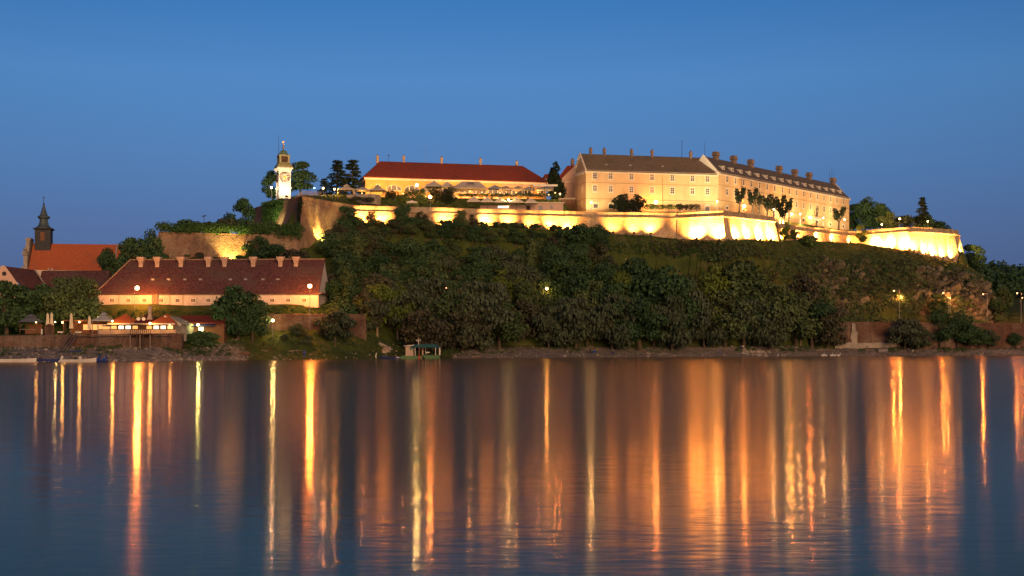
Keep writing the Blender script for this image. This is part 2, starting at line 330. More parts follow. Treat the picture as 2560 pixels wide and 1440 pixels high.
def ground(px, Y):
    ys, zs = prof(px)
    Y = min(max(Y, ys[0]), ys[-1])
    z = np.interp(Y, ys, zs); k = np.interp(Y, ys, np.arange(len(ys)))
    x = XX(px, Y)
    dd = ys[9] - Y
    if 0 <= dd < 9 and 875 < px < 2415:      # level shelf in front of the rampart foot, where the floodlights stand
        sh = zs[9] - 0.3 - 0.10*dd - max(0.0, dd-4.6)*1.15
        z = max(z, sh)
    wy = None
    for arr in WALLS:
        if arr[0][0] <= px <= arr[-1][0]: wy = float(np.interp(px, [q[0] for q in arr], [q[1] for q in arr])); break
    if wy and ys[9] <= Y < wy + 2.2:           # the ground stays at the rampart foot and only climbs inside the wall
        z = zs[9] if Y < wy + 0.7 else zs[9] + (np.interp(wy + 2.2, ys, zs) - zs[9])*(Y - wy - 0.7)/1.5
        k = 9.0
    am = np.interp(k, np.arange(len(AMP)), AMP)
    z += am*fbm(x, Y, 0.11)
    rw = rockw(px, k)
    if rw > 0:
        z += rw*(-1.0 - 4.5*math.exp(-((px-2345)/13)**2 - ((k-7.45)/0.22)**2) + 4.6*(abs(fbm(x*1.0+7, z*1.2+Y*0.4, 0.060, 6)) - 0.30) + 2.2*(0.35-abs(fbm(x, Y*0.6+z, 0.16, 5))) + 0.9*fbm(x*1.3, Y+z, 0.5, 3))
    return float(z)
def gxy(x, y): return ground(1280 + x/y*F, y)
def P0(px, Y, dz=0.0): return Vector((XX(px, Y), Y, ground(px, Y) + dz))

cols = [-4000, -2500, -1500, -900, -500, -300, -180] + list(range(-100, 1900, 9)) + list(range(1900, 2520, 5)) + list(range(2520, 2661, 9)) + [2700, 2800, 3000, 3300, 3800, 4600, 6600]
ks = []
SUB = [3, 6, 6, 4, 4, 6, 10, 14, 16, 3, 4, 4, 6, 4]
for k, n in enumerate(SUB): ks += [k + i/n for i in range(n)]
ks.append(14.0)
V = []; ROCK = []; GRAV = []
for px in cols:
    ys, zs = prof(px)
    for k in ks:
        Y = float(np.interp(k, np.arange(15), ys)); z = ground(px, Y) if k < 13.99 else zs[-1]
        V.append((XX(px, Y), Y, z)); ROCK.append(rockw(px, k))
        GRAV.append(float(np.interp(k, [0.9, 1.1, 2.0, 2.9, 3.1], [1, 1, 0.8, 0.35, 0])*np.interp(px, [560, 640, 1120, 1200], [1, 0.3, 0.3, 1])))
nk = len(ks)
FA = [(i*nk+j, (i+1)*nk+j, (i+1)*nk+j+1, i*nk+j+1) for i in range(len(cols)-1) for j in range(nk-1)]
me = bpy.data.meshes.new('terrain'); me.from_pydata(V, [], FA); me.update()
for nm, arr in (('rock', ROCK), ('gravel', GRAV)):
    a = me.attributes.new(nm, 'FLOAT', 'POINT'); a.data.foreach_set('value', arr)
m, t, b = nodes('bank_and_hillside')
g = ramp(t, nz(t, 0.22, 6, 0.7), [(0.30, (0.055,0.045,0.022)), (0.42, (0.050,0.064,0.018)), (0.55, (0.062,0.086,0.020)), (0.64, (0.105,0.095,0.040)), (0.75, (0.10,0.066,0.040))])
rk = ramp(t, nz(t, 0.30, 8, 0.78, (1, 1, 1.7)), [(0.32, (0.025,0.020,0.015)), (0.43, (0.12,0.088,0.06)), (0.49, (0.050,0.060,0.020)), (0.55, (0.22,0.17,0.12)), (0.63, (0.04,0.045,0.018)), (0.74, (0.34,0.28,0.21))])
gv = ramp(t, nz(t, 0.55, 8, 0.8, (0.55, 1, 1)), [(0.30, (0.055,0.042,0.034)), (0.43, (0.15,0.12,0.10)), (0.53, (0.28,0.235,0.205)), (0.60, (0.055,0.065,0.024)), (0.72, (0.33,0.29,0.25))])
def crack_shade(sc, lo, hi, sq):  # darkens crack lines in the colour, standing in for shade in the relief
    v_ = t.nodes.new('ShaderNodeTexVoronoi'); v_.feature = 'DISTANCE_TO_EDGE'; v_.inputs['Scale'].default_value = sc
    tq = t.nodes.new('ShaderNodeTexCoord'); mq = t.nodes.new('ShaderNodeMapping'); mq.inputs['Scale'].default_value = sq; mq.inputs['Rotation'].default_value = (0.3, 0.5, 0)
    sw = t.nodes.new('ShaderNodeVectorMath'); t.links.new(tq.outputs['Object'], sw.inputs[0])
    nq = t.nodes.new('ShaderNodeTexNoise'); nq.inputs['Scale'].default_value = 0.25; nq.inputs['Detail'].default_value = 5
    t.links.new(tq.outputs['Object'], nq.inputs['Vector'])
    sc2 = t.nodes.new('ShaderNodeVectorMath'); sc2.operation = 'SCALE'; sc2.inputs['Scale'].default_value = 5.0; t.links.new(nq.outputs['Color'], sc2.inputs[0]); t.links.new(sc2.outputs[0], sw.inputs[1])
    t.links.new(sw.outputs[0], mq.inputs[0]); t.links.new(mq.outputs[0], v_.inputs['Vector'])
    return ramp(t, v_.outputs['Distance'], [(lo, (0.12, 0.10, 0.09)), (hi, (1, 1, 1))])
rk = mix(t, rk, crack_shade(0.11, 0.0, 0.16, (1.6, 1, 1.0)), ramp(t, nz(t, 0.12, 4), [(0.4, (0,0,0)), (0.62, (0.7,)*3)]), 'MULTIPLY'); rk = mix(t, rk, crack_shade(0.42, 0.0, 0.2, (1, 1, 2.2)), ramp(t, nz(t, 0.2, 4), [(0.35, (0,0,0)), (0.6, (0.75,)*3)]), 'MULTIPLY')
at_r = t.nodes.new('ShaderNodeAttribute'); at_r.attribute_name = 'rock'
at_g = t.nodes.new('ShaderNodeAttribute'); at_g.attribute_name = 'gravel'
def soft(fac, amt=0.55, sc=0.3):
    mm = t.nodes.new('ShaderNodeMath'); mm.operation = 'MULTIPLY_ADD'
    t.links.new(nz(t, sc, 5, 0.7), mm.inputs[0]); mm.inputs[1].default_value = amt*2
    m2 = t.nodes.new('ShaderNodeMath'); m2.operation = 'SUBTRACT'
    t.links.new(fac, m2.inputs[0]); m2.inputs[1].default_value = amt
    t.links.new(m2.outputs[0], mm.inputs[2])
    return ramp(t, mm.outputs[0], [(0.35, (0,0,0)), (0.6, (1,1,1))])
c = mix(t, g, rk, soft(at_r.outputs['Fac'])); c = mix(t, c, gv, soft(at_g.outputs['Fac'], 0.4))
t.links.new(c, b.inputs['Base Color']); b.inputs['Roughness'].default_value = 0.95; b.inputs['Specular IOR Level'].default_value = 0.1
bump(t, b, nz(t, 0.9, 7, 0.75), 0.9, 0.5)
me.materials.append(m)
tag(link('ground', me), 'river bank, wooded hillside and fortress plateau', 'ground', kind='structure')

# rock ledges and blocks standing out of the cliff
rm, rt_, rb = nodes('cliff_rock')
rc = ramp(rt_, nz(rt_, 0.55, 7, 0.75), [(0.3, (0.06,0.048,0.036)), (0.44, (0.22,0.18,0.125)), (0.56, (0.10,0.10,0.05)), (0.7, (0.40,0.34,0.24))])
rt_.links.new(rc, rb.inputs['Base Color']); rb.inputs['Roughness'].default_value = 0.95; rb.inputs['Specular IOR Level'].default_value = 0.1
bump(rt_, rb, nz(rt_, 1.4, 6, 0.7), 0.9, 0.4)
mb = MB(); rq = random.Random(31)
for i in range(400):
    px = rq.choice([rq.uniform(2010, 2170), rq.uniform(2280, 2478), rq.uniform(2280, 2478)]); ys, zs = prof(px); k = rq.uniform(6.2, 8.25); Y = float(np.interp(k, np.arange(15), ys)); r_ = rq.uniform(0.3, 0.95)*(1.7 if rq.random() < .12 else 1)
    if rockw(px, k) < 0.4: continue
    p_ = P0(px, Y, -r_*0.1); n0 = len(mb.v)
    mb.hexa(*[[(x*r_*rq.uniform(.8, 1.5), y*r_*rq.uniform(.6, 1.1), z*r_*rq.uniform(.45, .9)) for x, y in ((-1, -1), (1, -1), (1, 1), (-1, 1))] for z in (-1, 1)])
    tl = Matrix.Rotation(-0.45 + rq.uniform(-.25, .25), 3, 'Y') @ Matrix.Rotation(rq.uniform(.0, .6), 3, 'X') @ Matrix.Rotation(rq.uniform(-.6, .6), 3, 'Z')
    mb.v[n0:] = [tuple(tl @ Vector(v_) + p_) for v_ in mb.v[n0:]]
tag(mb.build('cliff_rocks', rm), 'jagged rock ledges and blocks on the cliff under the end bastion', None, kind='stuff')
# ------------------------------------------------------------------ river
m, t, b = nodes('river_water')
b.inputs['Base Color'].default_value = (0.004, 0.008, 0.012, 1)
b.inputs['IOR'].default_value = 1.19; b.inputs['Roughness'].default_value = 0.12
tcn = t.nodes.new('ShaderNodeTexCoord')
def slopes(scale, amp, sc=(1, 1, 1), det=3):
    mp = t.nodes.new('ShaderNodeMapping'); mp.inputs['Scale'].default_value = sc
    t.links.new(tcn.outputs['Object'], mp.inputs[0])
    n = t.nodes.new('ShaderNodeTexNoise'); n.inputs['Scale'].default_value = scale; n.inputs['Detail'].default_value = det
    n.inputs['Roughness'].default_value = 0.6
    t.links.new(mp.outputs[0], n.inputs['Vector'])
    s = t.nodes.new('ShaderNodeVectorMath'); s.operation = 'SUBTRACT'; s.inputs[1].default_value = (0.5, 0.5, 0.5)
    t.links.new(n.outputs['Color'], s.inputs[0])
    k = t.nodes.new('ShaderNodeVectorMath'); k.operation = 'MULTIPLY'; k.inputs[1].default_value = (amp*0.4, amp, 0)
    t.links.new(s.outputs[0], k.inputs[0]); return k.outputs[0]
s1 = slopes(7.0, 0.095, (0.14, 1, 1)); s2 = slopes(0.8, 0.006, (0.35, 1, 1)); s3 = slopes(0.045, 0.004, (0.3, 1, 1), 2)
ad = t.nodes.new('ShaderNodeVectorMath'); t.links.new(s1, ad.inputs[0]); t.links.new(s2, ad.inputs[1])
a2 = t.nodes.new('ShaderNodeVectorMath'); t.links.new(ad.outputs[0], a2.inputs[0]); t.links.new(s3, a2.inputs[1])
# calm lanes and ruffled lanes across the river
ln = ramp(t, nz(t, 0.02, 3, 0.5, (0.12, 1, 1)), [(0.35, (0.8,)*3), (0.65, (1.1,)*3)])
a4 = t.nodes.new('ShaderNodeVectorMath'); a4.operation = 'MULTIPLY'; t.links.new(a2.outputs[0], a4.inputs[0]); t.links.new(ln, a4.inputs[1])
a3 = t.nodes.new('ShaderNodeVectorMath'); t.links.new(a4.outputs[0], a3.inputs[0]); a3.inputs[1].default_value = (0, 0, 1)
nm = t.nodes.new('ShaderNodeVectorMath'); nm.operation = 'NORMALIZE'; t.links.new(a3.outputs[0], nm.inputs[0])
# a dark body under a reflection coloured warm to mute sky blue and keep orange streaks, part smooth and part ruffled
fr_ = t.nodes.new('ShaderNodeFresnel'); fr_.inputs['IOR'].default_value = 1.33; t.links.new(nm.outputs[0], fr_.inputs['Normal'])
df = t.nodes.new('ShaderNodeBsdfDiffuse'); df.inputs['Color'].default_value = (0.006, 0.009, 0.011, 1)
gl = []
tg = t.nodes.new('ShaderNodeCombineXYZ'); tg.inputs[0].default_value = 1.0
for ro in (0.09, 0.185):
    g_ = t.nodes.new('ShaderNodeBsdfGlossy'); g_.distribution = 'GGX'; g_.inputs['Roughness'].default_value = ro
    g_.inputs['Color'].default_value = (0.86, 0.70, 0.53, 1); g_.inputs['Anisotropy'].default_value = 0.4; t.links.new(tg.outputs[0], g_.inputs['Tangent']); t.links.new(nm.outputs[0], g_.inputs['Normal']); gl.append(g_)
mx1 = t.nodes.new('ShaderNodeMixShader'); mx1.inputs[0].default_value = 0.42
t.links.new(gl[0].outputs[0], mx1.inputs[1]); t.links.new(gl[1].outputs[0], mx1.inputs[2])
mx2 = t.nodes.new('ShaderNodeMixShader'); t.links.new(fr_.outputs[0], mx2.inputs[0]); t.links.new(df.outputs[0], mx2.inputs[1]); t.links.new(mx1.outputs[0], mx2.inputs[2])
t.links.new(mx2.outputs[0], t.nodes['Material Output'].inputs['Surface']); t.nodes.remove(b)
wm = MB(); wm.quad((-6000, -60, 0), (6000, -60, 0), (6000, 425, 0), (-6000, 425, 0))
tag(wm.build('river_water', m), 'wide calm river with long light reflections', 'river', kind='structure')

# ------------------------------------------------------------------ ramparts
def offs(pts, d):
    out = []
    for i, p in enumerate(pts):
        ns = []
        if i > 0: q = (p - pts[i-1]).normalized(); ns.append(Vector((q.y, -q.x)))
        if i < len(pts)-1: q = (pts[i+1] - p).normalized(); ns.append(Vector((q.y, -q.x)))
        n = sum(ns, Vector((0, 0))) / len(ns)
        n /= max(n.length_squared, 0.25)
        dd = d[i] if isinstance(d, (list, tuple)) else d
        out.append(p + n*dd)
    return out
def strip(mb, A, za, B, zb):
    n = len(A); o = len(mb.v)
    mb.v += [(p.x, p.y, z) for p, z in zip(A, za)] + [(p.x, p.y, z) for p, z in zip(B, zb)]
    mb.f += [(o+i, o+i+1, o+n+i+1, o+n+i) for i in range(n-1)]
def rampart(name, label, cat, plan, batter=0.22, par=1.7, thick=2.6, mat='rampart', cordon=True, parts=True):
    # plan: (px, Y, top Z, foot Z) from left to right
    pts = [Vector((XX(p[0], p[1]), p[1])) for p in plan]
    top = [p[2] for p in plan]; foot = [p[3]-2.5 for p in plan]
    o0 = pts[0]
    root = thing(name, label, cat, (o0.x, o0.y, plan[0][3]))
    L = lambda A: [p - o0 for p in A]
    zt = [z - plan[0][3] for z in top]; zc = [z - par for z in zt]; zf = [z - plan[0][3] for z in foot]
    P = L(pts)
    mb = MB(); strip(mb, offs(P, [batter*(c-f) for c, f in zip(zc, zf)]), zf, P, zc)
    back = offs(P, -thick)
    strip(mb, P, zc, back, zc); strip(mb, back, zc, back, zf)
    mb.build('wall_face', M[mat], root)
    if cordon:
        q = MB(); a = offs(P, 0.45); a0 = offs(P, -0.05)
        z1 = [z - 0.25 for z in zc]; z2 = [z + 0.22 for z in zc]
        strip(q, a0, z1, a, [z+0.1 for z in z1]); strip(q, a, [z+0.1 for z in z1], a, [z-0.1 for z in z2]); strip(q, a, [z-0.1 for z in z2], a0, z2)
        q.build('cordon', M['cordon'], root)
    q = MB(); i0 = offs(P, -0.14 if cordon else -0.06); i1 = offs(P, -thick+0.3)
    zc2 = [z + 0.003 for z in zc]
    strip(q, i0, zc2, i0, zt); strip(q, i0, zt, i1, [z+0.1 for z in zt]); strip(q, i1, [z+0.1 for z in zt], i1, [z-2.2 for z in zt])
    q.build('parapet', M['cordon'] if cordon else M[mat], root)
    return root
rampart('bastion_wall', 'tall brick bastion with a sharp corner below the clock tower', 'rampart',
        [(632,402,43.2,33),(640,397,43.3,33.2),(700,381,43.5,33.4),(726,375,43.5,33.2),(756,368,43.5,31.2),(820,376,43.0,33.5),(884,383.5,42.6,37)], 0.26, 1.1, 2.6, 'brick', False)
rampart('lower_rampart', 'weathered brick wall topped with ivy behind the purple red roofed barracks', 'rampart',
        [(408,420,32.6,15),(403,385,32.6,15.5),(396,352.5,32.6,15.5),(560,357,32.5,17),(750,362.5,32.3,28)], 0.28, 0.5, 2.2, 'brick', False)
rampart('curtain_wall', 'long stone rampart lit by floodlights below the cafe terrace', 'rampart',
        [(882,383.8,42.5,37.6),(960,386,42.5,37.6),(1100,390,42.5,37.7),(1200,393.5,42.5,37.6),(1300,397,42.5,37),(1400,400,42.5,36.5),(1500,402,42.4,35.6),(1600,403.5,42.4,34.9),(1693,404.5,42.3,34.4)], 0.2)
rampart('floodlit_bastion', 'brightly floodlit projecting bastion in front of the hotel wings', 'rampart',
        [(1693.5,404.2,42.3,34.4),(1745,402,42.4,34.0),(1808,399.5,42.5,33.4),(1870,408,42.5,34.0),(1936,417,42.4,34.6),(1944,440,42.4,36)], 0.22)
rampart('recessed_curtain', 'orange lit recessed stone wall between the two bright bastions', 'rampart',
        [(1941,438,42.3,36.8),(2000,450,42.3,37.2),(2080,465,42.4,37.7),(2142,478,42.6,37.8)], 0.16)
rampart('end_bastion', 'glaring floodlit corner bastion at the far right end of the fortress', 'rampart',
        [(2140,477,42.6,37.8),(2180,470,42.7,37.4),(2275,460,42.8,34.2),(2330,466,42.9,33),(2385,473,42.9,31.3),(2398,477,42.9,30.3),(2392,540,42.9,30)], 0.24)
rampart('brick_river_wall', 'low dark brick retaining wall behind the yard left of the willows', 'wall',
        [(645,322,10.6,7.0),(700,322.2,10.6,7.0),(760,323.6,10.6,7.0),(850,327.2,10.7,7.2),(915,331,10.7,6.8)], 0.05, 0.35, 1.0, 'riverwall', False)
rampart('quay_wall', 'long brick quay wall above the gravel bank at the right', 'wall',
        [(2086,393.5,9.5,2),(2150,395.2,9.7,2),(2275,400.2,9.7,2),(2400,405.5,9.6,2),(2520,410.3,9.5,2),(2700,412,9.5,2)], 0.1, 0.4, 1.0, 'riverwall', False)
qw = bpy.data.objects['quay_wall']; q0 = Vector((XX(2086, 393.5), 393.5))
pl_ = [Vector((XX(p_, y_), y_-0.75)) - q0 for p_, y_ in ((2086, 393.5), (2150, 395.2), (2240, 398.8))]
mb = MB(); strip(mb, pl_, [-1.5]*3, pl_, [2.0, 1.6, 1.9]); bk_ = [p_ + Vector((0, 0.9)) for p_ in pl_]; strip(mb, pl_, [2.0, 1.6, 1.9], bk_, [2.3, 1.9, 2.2]); mb.build('plinth', M['stone'], qw)
mb = MB(); x_ = XX(2135, 394.8) - q0.x
mb.prism([(x_-0.9, 0.62, 1.6), (x_+0.7, 0.66, 1.6), (x_+0.9, 0.70, 4.5), (x_+0.2, 0.72, 5.6), (x_+0.3, 0.82, 7.3), (x_-0.8, 0.80, 7.3), (x_-0.9, 0.72, 5.0), (x_-1.3, 0.70, 3.2)], (0, 0.2, 0)); mb.build('repair_patch', M['stone'], qw, (0, -0.35, 0))
rampart('terrace_wall', 'stone embankment wall carrying the riverside restaurant', 'wall',
        [(-120,296,5.3,3.0),(40,295.5,5.4,3.0),(250,295.4,5.7,3.0),(452,295.4,5.9,2.6),(459,301,5.9,2.6)], 0.06, 0.25, 1.0, 'riverwall', False)
# ------------------------------------------------------------------ buildings
def frame_of(p0, p1):
    d = Vector((p1[0]-p0[0], p1[1]-p0[1])); return d.length, math.atan2(d.y, d.x)
def lx(root_xy, rot, px):                # local x along a facade where the sight line of column px meets it
    c, s = math.cos(rot), math.sin(rot); k = (px-1280)/F
    # (x0+c t) = k (y0+s t)
    return (k*root_xy[1] - root_xy[0])/(c - k*s)
WIN = {}
def window_mesh(key, w, h, fw, arch=0.0, glass='curtain', bars=(1, 1), sill=True):
    if key in WIN: return WIN[key]
    mb = MB()
    def ring(x0, x1, z0, z1, f, d):
        mb.box(x0, x0+f, -d, 0.05, z0, z1); mb.box(x1-f, x1, -d, 0.05, z0, z1)
        mb.box(x0+f, x1-f, -d, 0.05, z1-f, z1); mb.box(x0+f, x1-f, -d, 0.05, z0, z0+f)
    n = 6
    ring(-w/2, w/2, 0, h, fw, 0.09)
    if arch > 0:
        pts = [(-w/2 + w*i/n, 0, h + arch*(1-(2*i/n-1)**2)) for i in range(n+1)]
        mb.prism([(x, -0.09, z) for x, y, z in pts] + [(w/2, -0.09, h-0.01), (-w/2, -0.09, h-0.01)][0:2], (0, 0.13, 0))
    if sill: mb.box(-w/2-0.12, w/2+0.12, -0.17, 0.03, -0.12, -0.003)
    me = bpy.data.meshes.new('window'); me.from_pydata(mb.v, [], mb.f); me.materials.append(M['trim'])
    gb = MB(); gb.box(-w/2+fw, w/2-fw, -0.03, 0.03, fw, h-fw)
    gm = bpy.data.meshes.new('pane'); gm.from_pydata(gb.v, [], gb.f); gm.materials.append(M[glass])
    bb = MB()
    for i in range(bars[0]):
        x = -w/2 + fw + (w-2*fw)*(i+1)/(bars[0]+1); bb.box(x-0.045, x+0.045, -0.06, -0.033, fw, h-fw)
    for i in range(bars[1]):
        z = fw + (h-2*fw)*(0.62 if bars[1] == 1 else (i+1)/(bars[1]+1)); bb.box(-w/2+fw, w/2-fw, -0.057, -0.033, z-0.05, z+0.05)
    bm = None
    if bb.v:
        bm = bpy.data.meshes.new('glazing_bars'); bm.from_pydata(bb.v, [], bb.f); bm.materials.append(M['trim'])
    WIN[key] = (me, gm, bm); return WIN[key]
def put_window(key, root, x, z, y=0.0, rot=0.0, name='window'):
    me, gm, bm = WIN[key]
    o = link(name, me, root, (x, y, z), rot); link('pane', gm, o)
    if bm: link('glazing_bars', bm, o)
    return o
def roof_gable(root, L, D, ze, zr, mat, ov=0.45, el=0.25, er=0.25, th=0.3, y0=0.0):
    mb = MB(); s = (zr-ze)/(D/2)
    for sg in (0, 1):
        a = y0 - ov if sg == 0 else y0 + D + ov
        r = y0 + D/2
        zb = ze - s*ov
        mb.hexa([(-el, a, zb), (L+er, a, zb), (L+er, r, zr), (-el, r, zr)] if sg == 0 else [(L+er, a, zb), (-el, a, zb), (-el, r, zr), (L+er, r, zr)],
                [(-el, a, zb+th), (L+er, a, zb+th), (L+er, r, zr+th), (-el, r, zr+th)] if sg == 0 else [(L+er, a, zb+th), (-el, a, zb+th), (-el, r, zr+th), (L+er, r, zr+th)])
    return mb.build('roof', M[mat], root)
def roof_hip(root, L, D, ze, zr, hl, hr, mat, ov=0.5, y0=0.0):
    mb = MB(); x0, x1, a, bq = -ov, L+ov, y0-ov, y0+D+ov; r = y0 + D/2
    if hl == 0: x0 = -0.25
    if hr == 0: x1 = L + 0.25
    A, B_, C_, D_ = (x0, a, ze), (x1, a, ze), (x1, bq, ze), (x0, bq, ze)
    E, G = (x0+hl, r, zr), (x1-hr, r, zr)
    lo = [(p[0], p[1], ze-0.22) for p in (A, B_, C_, D_)]
    mb.add([A, B_, C_, D_, E, G] + lo, [(0,1,5,4), (2,3,4,5), (1,2,5), (3,0,4), (9,8,7,6), (0,6,7,1), (1,7,8,2), (2,8,9,3), (3,9,6,0)])
    return mb.build('roof', M[mat], root)
def walls(root, L, D, zb, ze, mat, gl=None, gr=None, name='wall'):
    mb = MB(); mb.box(0, L, 0, D, zb, ze)
    for x, z in ((0.0, gl), (L, gr)):
        if z: mb.prism([(x-0.15 if x else 0, 0, ze), (x-0.15 if x else 0, D, ze), (x-0.15 if x else 0, D/2, z)], (0.15, 0, 0))
    return mb.build(name, M[mat], root)
def band(root, L, D, z0, z1, pr, mat, name):
    mb = MB(); mb.box(-pr, L+pr, -pr, 0, z0, z1); mb.box(-pr, 0, 0, D, z0, z1); mb.box(L, L+pr, 0, D, z0, z1)
    return mb.build(name, M[mat], root)

# ---- hotel, west wing
a0, a1 = (XX(1465, 415), 415.0), (XX(1796, 425.3), 425.3)
L, rot = frame_of(a0, a1)
W1 = thing('hotel_wing', 'pale ochre three storey building with brown tiled roof behind the dark yew bush', 'building', (*a0, 0), rot)
WZ = 43.0; ze = 56.4
walls(W1, L, 12.5, WZ, ze, 'ochre', gl=61.6)
band(W1, L-0.4, 12.5, 55.6, ze+0.05, 0.35, 'trim', 'cornice')
band(W1, L-0.4, 12.5, 52.55, 52.75, 0.07, 'line', 'string_course'); band(W1, L-0.4, 12.5, 47.6, 47.85, 0.08, 'line', 'string_course')
roof_gable(W1, L-0.5, 12.5, ze, 61.9, 'brownroof', el=0.1, er=-0.1)
mb = MB()                                   # pale raking verge on the left gable
for sg in (-1, 1):
    mb.hexa([(-0.32, 6.25, 61.8), (0.12, 6.25, 61.8), (0.12, 6.25+sg*6.7, 55.9), (-0.32, 6.25+sg*6.7, 55.9)],
            [(-0.32, 6.25, 62.45), (0.12, 6.25, 62.45), (0.12, 6.25+sg*6.7, 56.5), (-0.32, 6.25+sg*6.7, 56.5)])
mb.build('verge', M['trim'], W1)
window_mesh('hotel', 1.75, 2.35, 0.28); window_mesh('hotelc', 1.75, 2.35, 0.28, glass='glass', bars=(1, 2))
window_mesh('cellar', 1.7, 1.2, 0.25, 0.45, 'glass', (0, 0), False)
for i, px in enumerate((1487, 1526.4, 1578.4, 1630, 1680.8, 1731, 1768.6)):
    x = lx(a0, rot, px)
    put_window('hotelc' if i in (0, 4) else 'hotel', W1, x, 53.6); put_window('hotelc' if i in (2, 4, 6) else 'hotel', W1, x, 49.65)
window_mesh('arch', 1.9, 1.7, 0.26, 0.6, 'glass', (0, 0), False)
for px in (1489, 1527, 1578, 1630, 1768): put_window('arch', W1, lx(a0, rot, px), 44.6)
window_mesh('slit', 0.5, 1.9, 0.1, 0, 'line', (0, 0), False)
put_window('slit', W1, 0, 49.8, 4.0, -R(90))
def barrel_chimney(root, x, y, z0, h, r, mat='chim'):
    mb = MB(); mb.lathe([(r*0.78, 0), (r*0.8, h*0.38), (r*0.98, h*0.42), (r*0.98, h*0.5), (r*0.85, h*0.52), (r*1.0, h*0.62), (r*1.05, h*0.75), (r*0.9, h*0.92), (r*0.5, h*1.0)], 10, (0, 0, 0))
    o = mb.build('chimney', M[mat], root, (x, y, z0))
    q = MB(); q.lathe([(r*0.4, 0), (r*0.42, 0.25)], 8); q.build('chimney_mouth', M['dark'], o, (0, 0, h*0.985))
    return o
for px in (1484.5, 1519, 1588, 1640, 1738): barrel_chimney(W1, lx(a0, rot, px) + 0.9, 6.1, 61.5, 2.6, 0.55)
window_mesh('skylight', 0.8, 0.7, 0.1, 0, 'glass', (0, 0), False)
for px in (1521, 1581, 1662):
    mb = MB(); mb.box(-0.4, 0.4, -0.25, 0.5, 0, 0.45); o = mb.build('roof_hatch', M['metal'], W1, (lx(a0, rot, px), 2.2, 58.15))
mb = MB(); mb.tube((0, 0, 0), (0, 0, 5.6), 0.09, 0.05); mb.box(-0.18, 0.18, -0.05, 0.05, 5.55, 5.68); mb.build('aerial_mast', M['dark'], W1, (lx(a0, rot, 1722), 6, 61.6))
mb = MB(); mb.tube((0, 0, 0), (0, 0, 12.6), 0.09); mb.build('downpipe', M['line'], W1, (lx(a0, rot, 1656), -0.12, 43))
# ---- hotel, east wing
b0, b1 = (XX(1796.5, 425.0), 425.0), (XX(2123, 503), 503.0)
L2, rot2 = frame_of(b0, b1)
W2 = thing('hotel_wing', 'long ochre wing with a row of white cheeked dormers and square chimneys', 'building', (*b0, 0), rot2)
D2 = 11.0; zr = 62.2; ze2 = 57.0
walls(W2, L2, D2, WZ, ze2, 'ochre')
for x in (0.0, L2-0.5): MB().prism([(x, -0.3, ze2-0.4), (x, D2+0.3, ze2-0.4), (x, D2/2, zr+0.75)], (0.5, 0, 0)).build('gable_wall', M['white'], W2)
band(W2, L2, D2, 56.1, ze2+0.05, 0.35, 'trim', 'cornice')
band(W2, L2, D2, 53.0, 53.18, 0.06, 'line', 'string_course'); band(W2, L2, D2, 48.2, 48.4, 0.06, 'line', 'string_course')
roof_gable(W2, L2-1.04, D2, ze2, zr, 'slate', el=-0.52, er=0.52)
window_mesh('wing', 1.5, 2.3, 0.25, 0.12, 'glass', (1, 1))
N = 17; X0 = lx(b0, rot2, 1817.4); X1 = lx(b0, rot2, 2107.8)
for i in range(N):
    x = X0 + (X1-X0)*i/(N-1)
    put_window('wing', W2, x, 54.1)
    if i not in (): put_window('wing', W2, x, 50.05)
    if i % 2 == 0: put_window('cellar', W2, x, 45.6)
sl = (zr-ze2)/(D2/2)
dm = MB(); cm = MB()
yf, hf, s2 = 1.0, 1.25, 0.18
zf = sl*yf + 0.3; yb = yf + hf/(sl-s2)
dm.hexa([(-0.95, yf-0.25, zf+hf-0.05), (0.95, yf-0.25, zf+hf-0.05), (0.95, yb, zf+hf+s2*(yb-yf)), (-0.95, yb, zf+hf+s2*(yb-yf))],
        [(-0.95, yf-0.25, zf+hf+0.10), (0.95, yf-0.25, zf+hf+0.10), (0.95, yb, zf+hf+s2*(yb-yf)+0.15), (-0.95, yb, zf+hf+s2*(yb-yf)+0.15)])
for x in (-0.8, 0.7): cm.prism([(x, yf, zf-0.1), (x, yb, zf+hf+s2*(yb-yf)-0.05), (x, yf, zf+hf-0.05)], (0.1, 0, 0))
cm.box(-0.7, 0.7, yf, yf+0.08, zf-0.1, zf+hf-0.06)
cme = bpy.data.meshes.new('dormer'); cme.from_pydata(cm.v, [], cm.f); cme.materials.append(M['white'])
dme = bpy.data.meshes.new('dormer_roof'); dme.from_pydata(dm.v, [], dm.f); dme.materials.append(M['slate'])
window_mesh('dorm', 1.0, 0.95, 0.12, 0, 'glass', (1, 0), False)
for i in range(16):
    o = link('dormer', cme, W2, (X0 - 0.4 + (X1-X0+0.6)*i/15, 0, ze2)); link('dormer_roof', dme, o)
    put_window('dorm', o, 0, zf+0.12, yf)
for px in (1818, 1862.5, 1905, 1976, 2014.5, 2050.5, 2087):
    mb = MB(); mb.box(-0.85, 0.85, -0.7, 0.7, 0, 1.5); mb.box(-1.15, 1.15, -0.95, 0.95, 1.5, 1.85); mb.tbox(0, 0, 1.85, 2.6, 1.1, 0.95, 0.9, 0.75); mb.box(-1.0, 1.0, -0.85, 0.85, 2.6, 2.75)
    x = lx(b0, rot2, px) if px < 2087 else L2 - 2
    mb.build('chimney', M['chim'], W2, (x + (2.6 if px < 2087 else 0), D2/2, zr - 0.3))
for x, h in ((1.0, 5.0), (L2-5, 5.0), (L2-3, 6.2), (L2-1.2, 5.4)):
    mb = MB(); mb.tube((0, 0, 0), (0, 0, h), 0.06, 0.03); mb.build('aerial_mast', M['dark'], W2, (x, D2/2, zr))
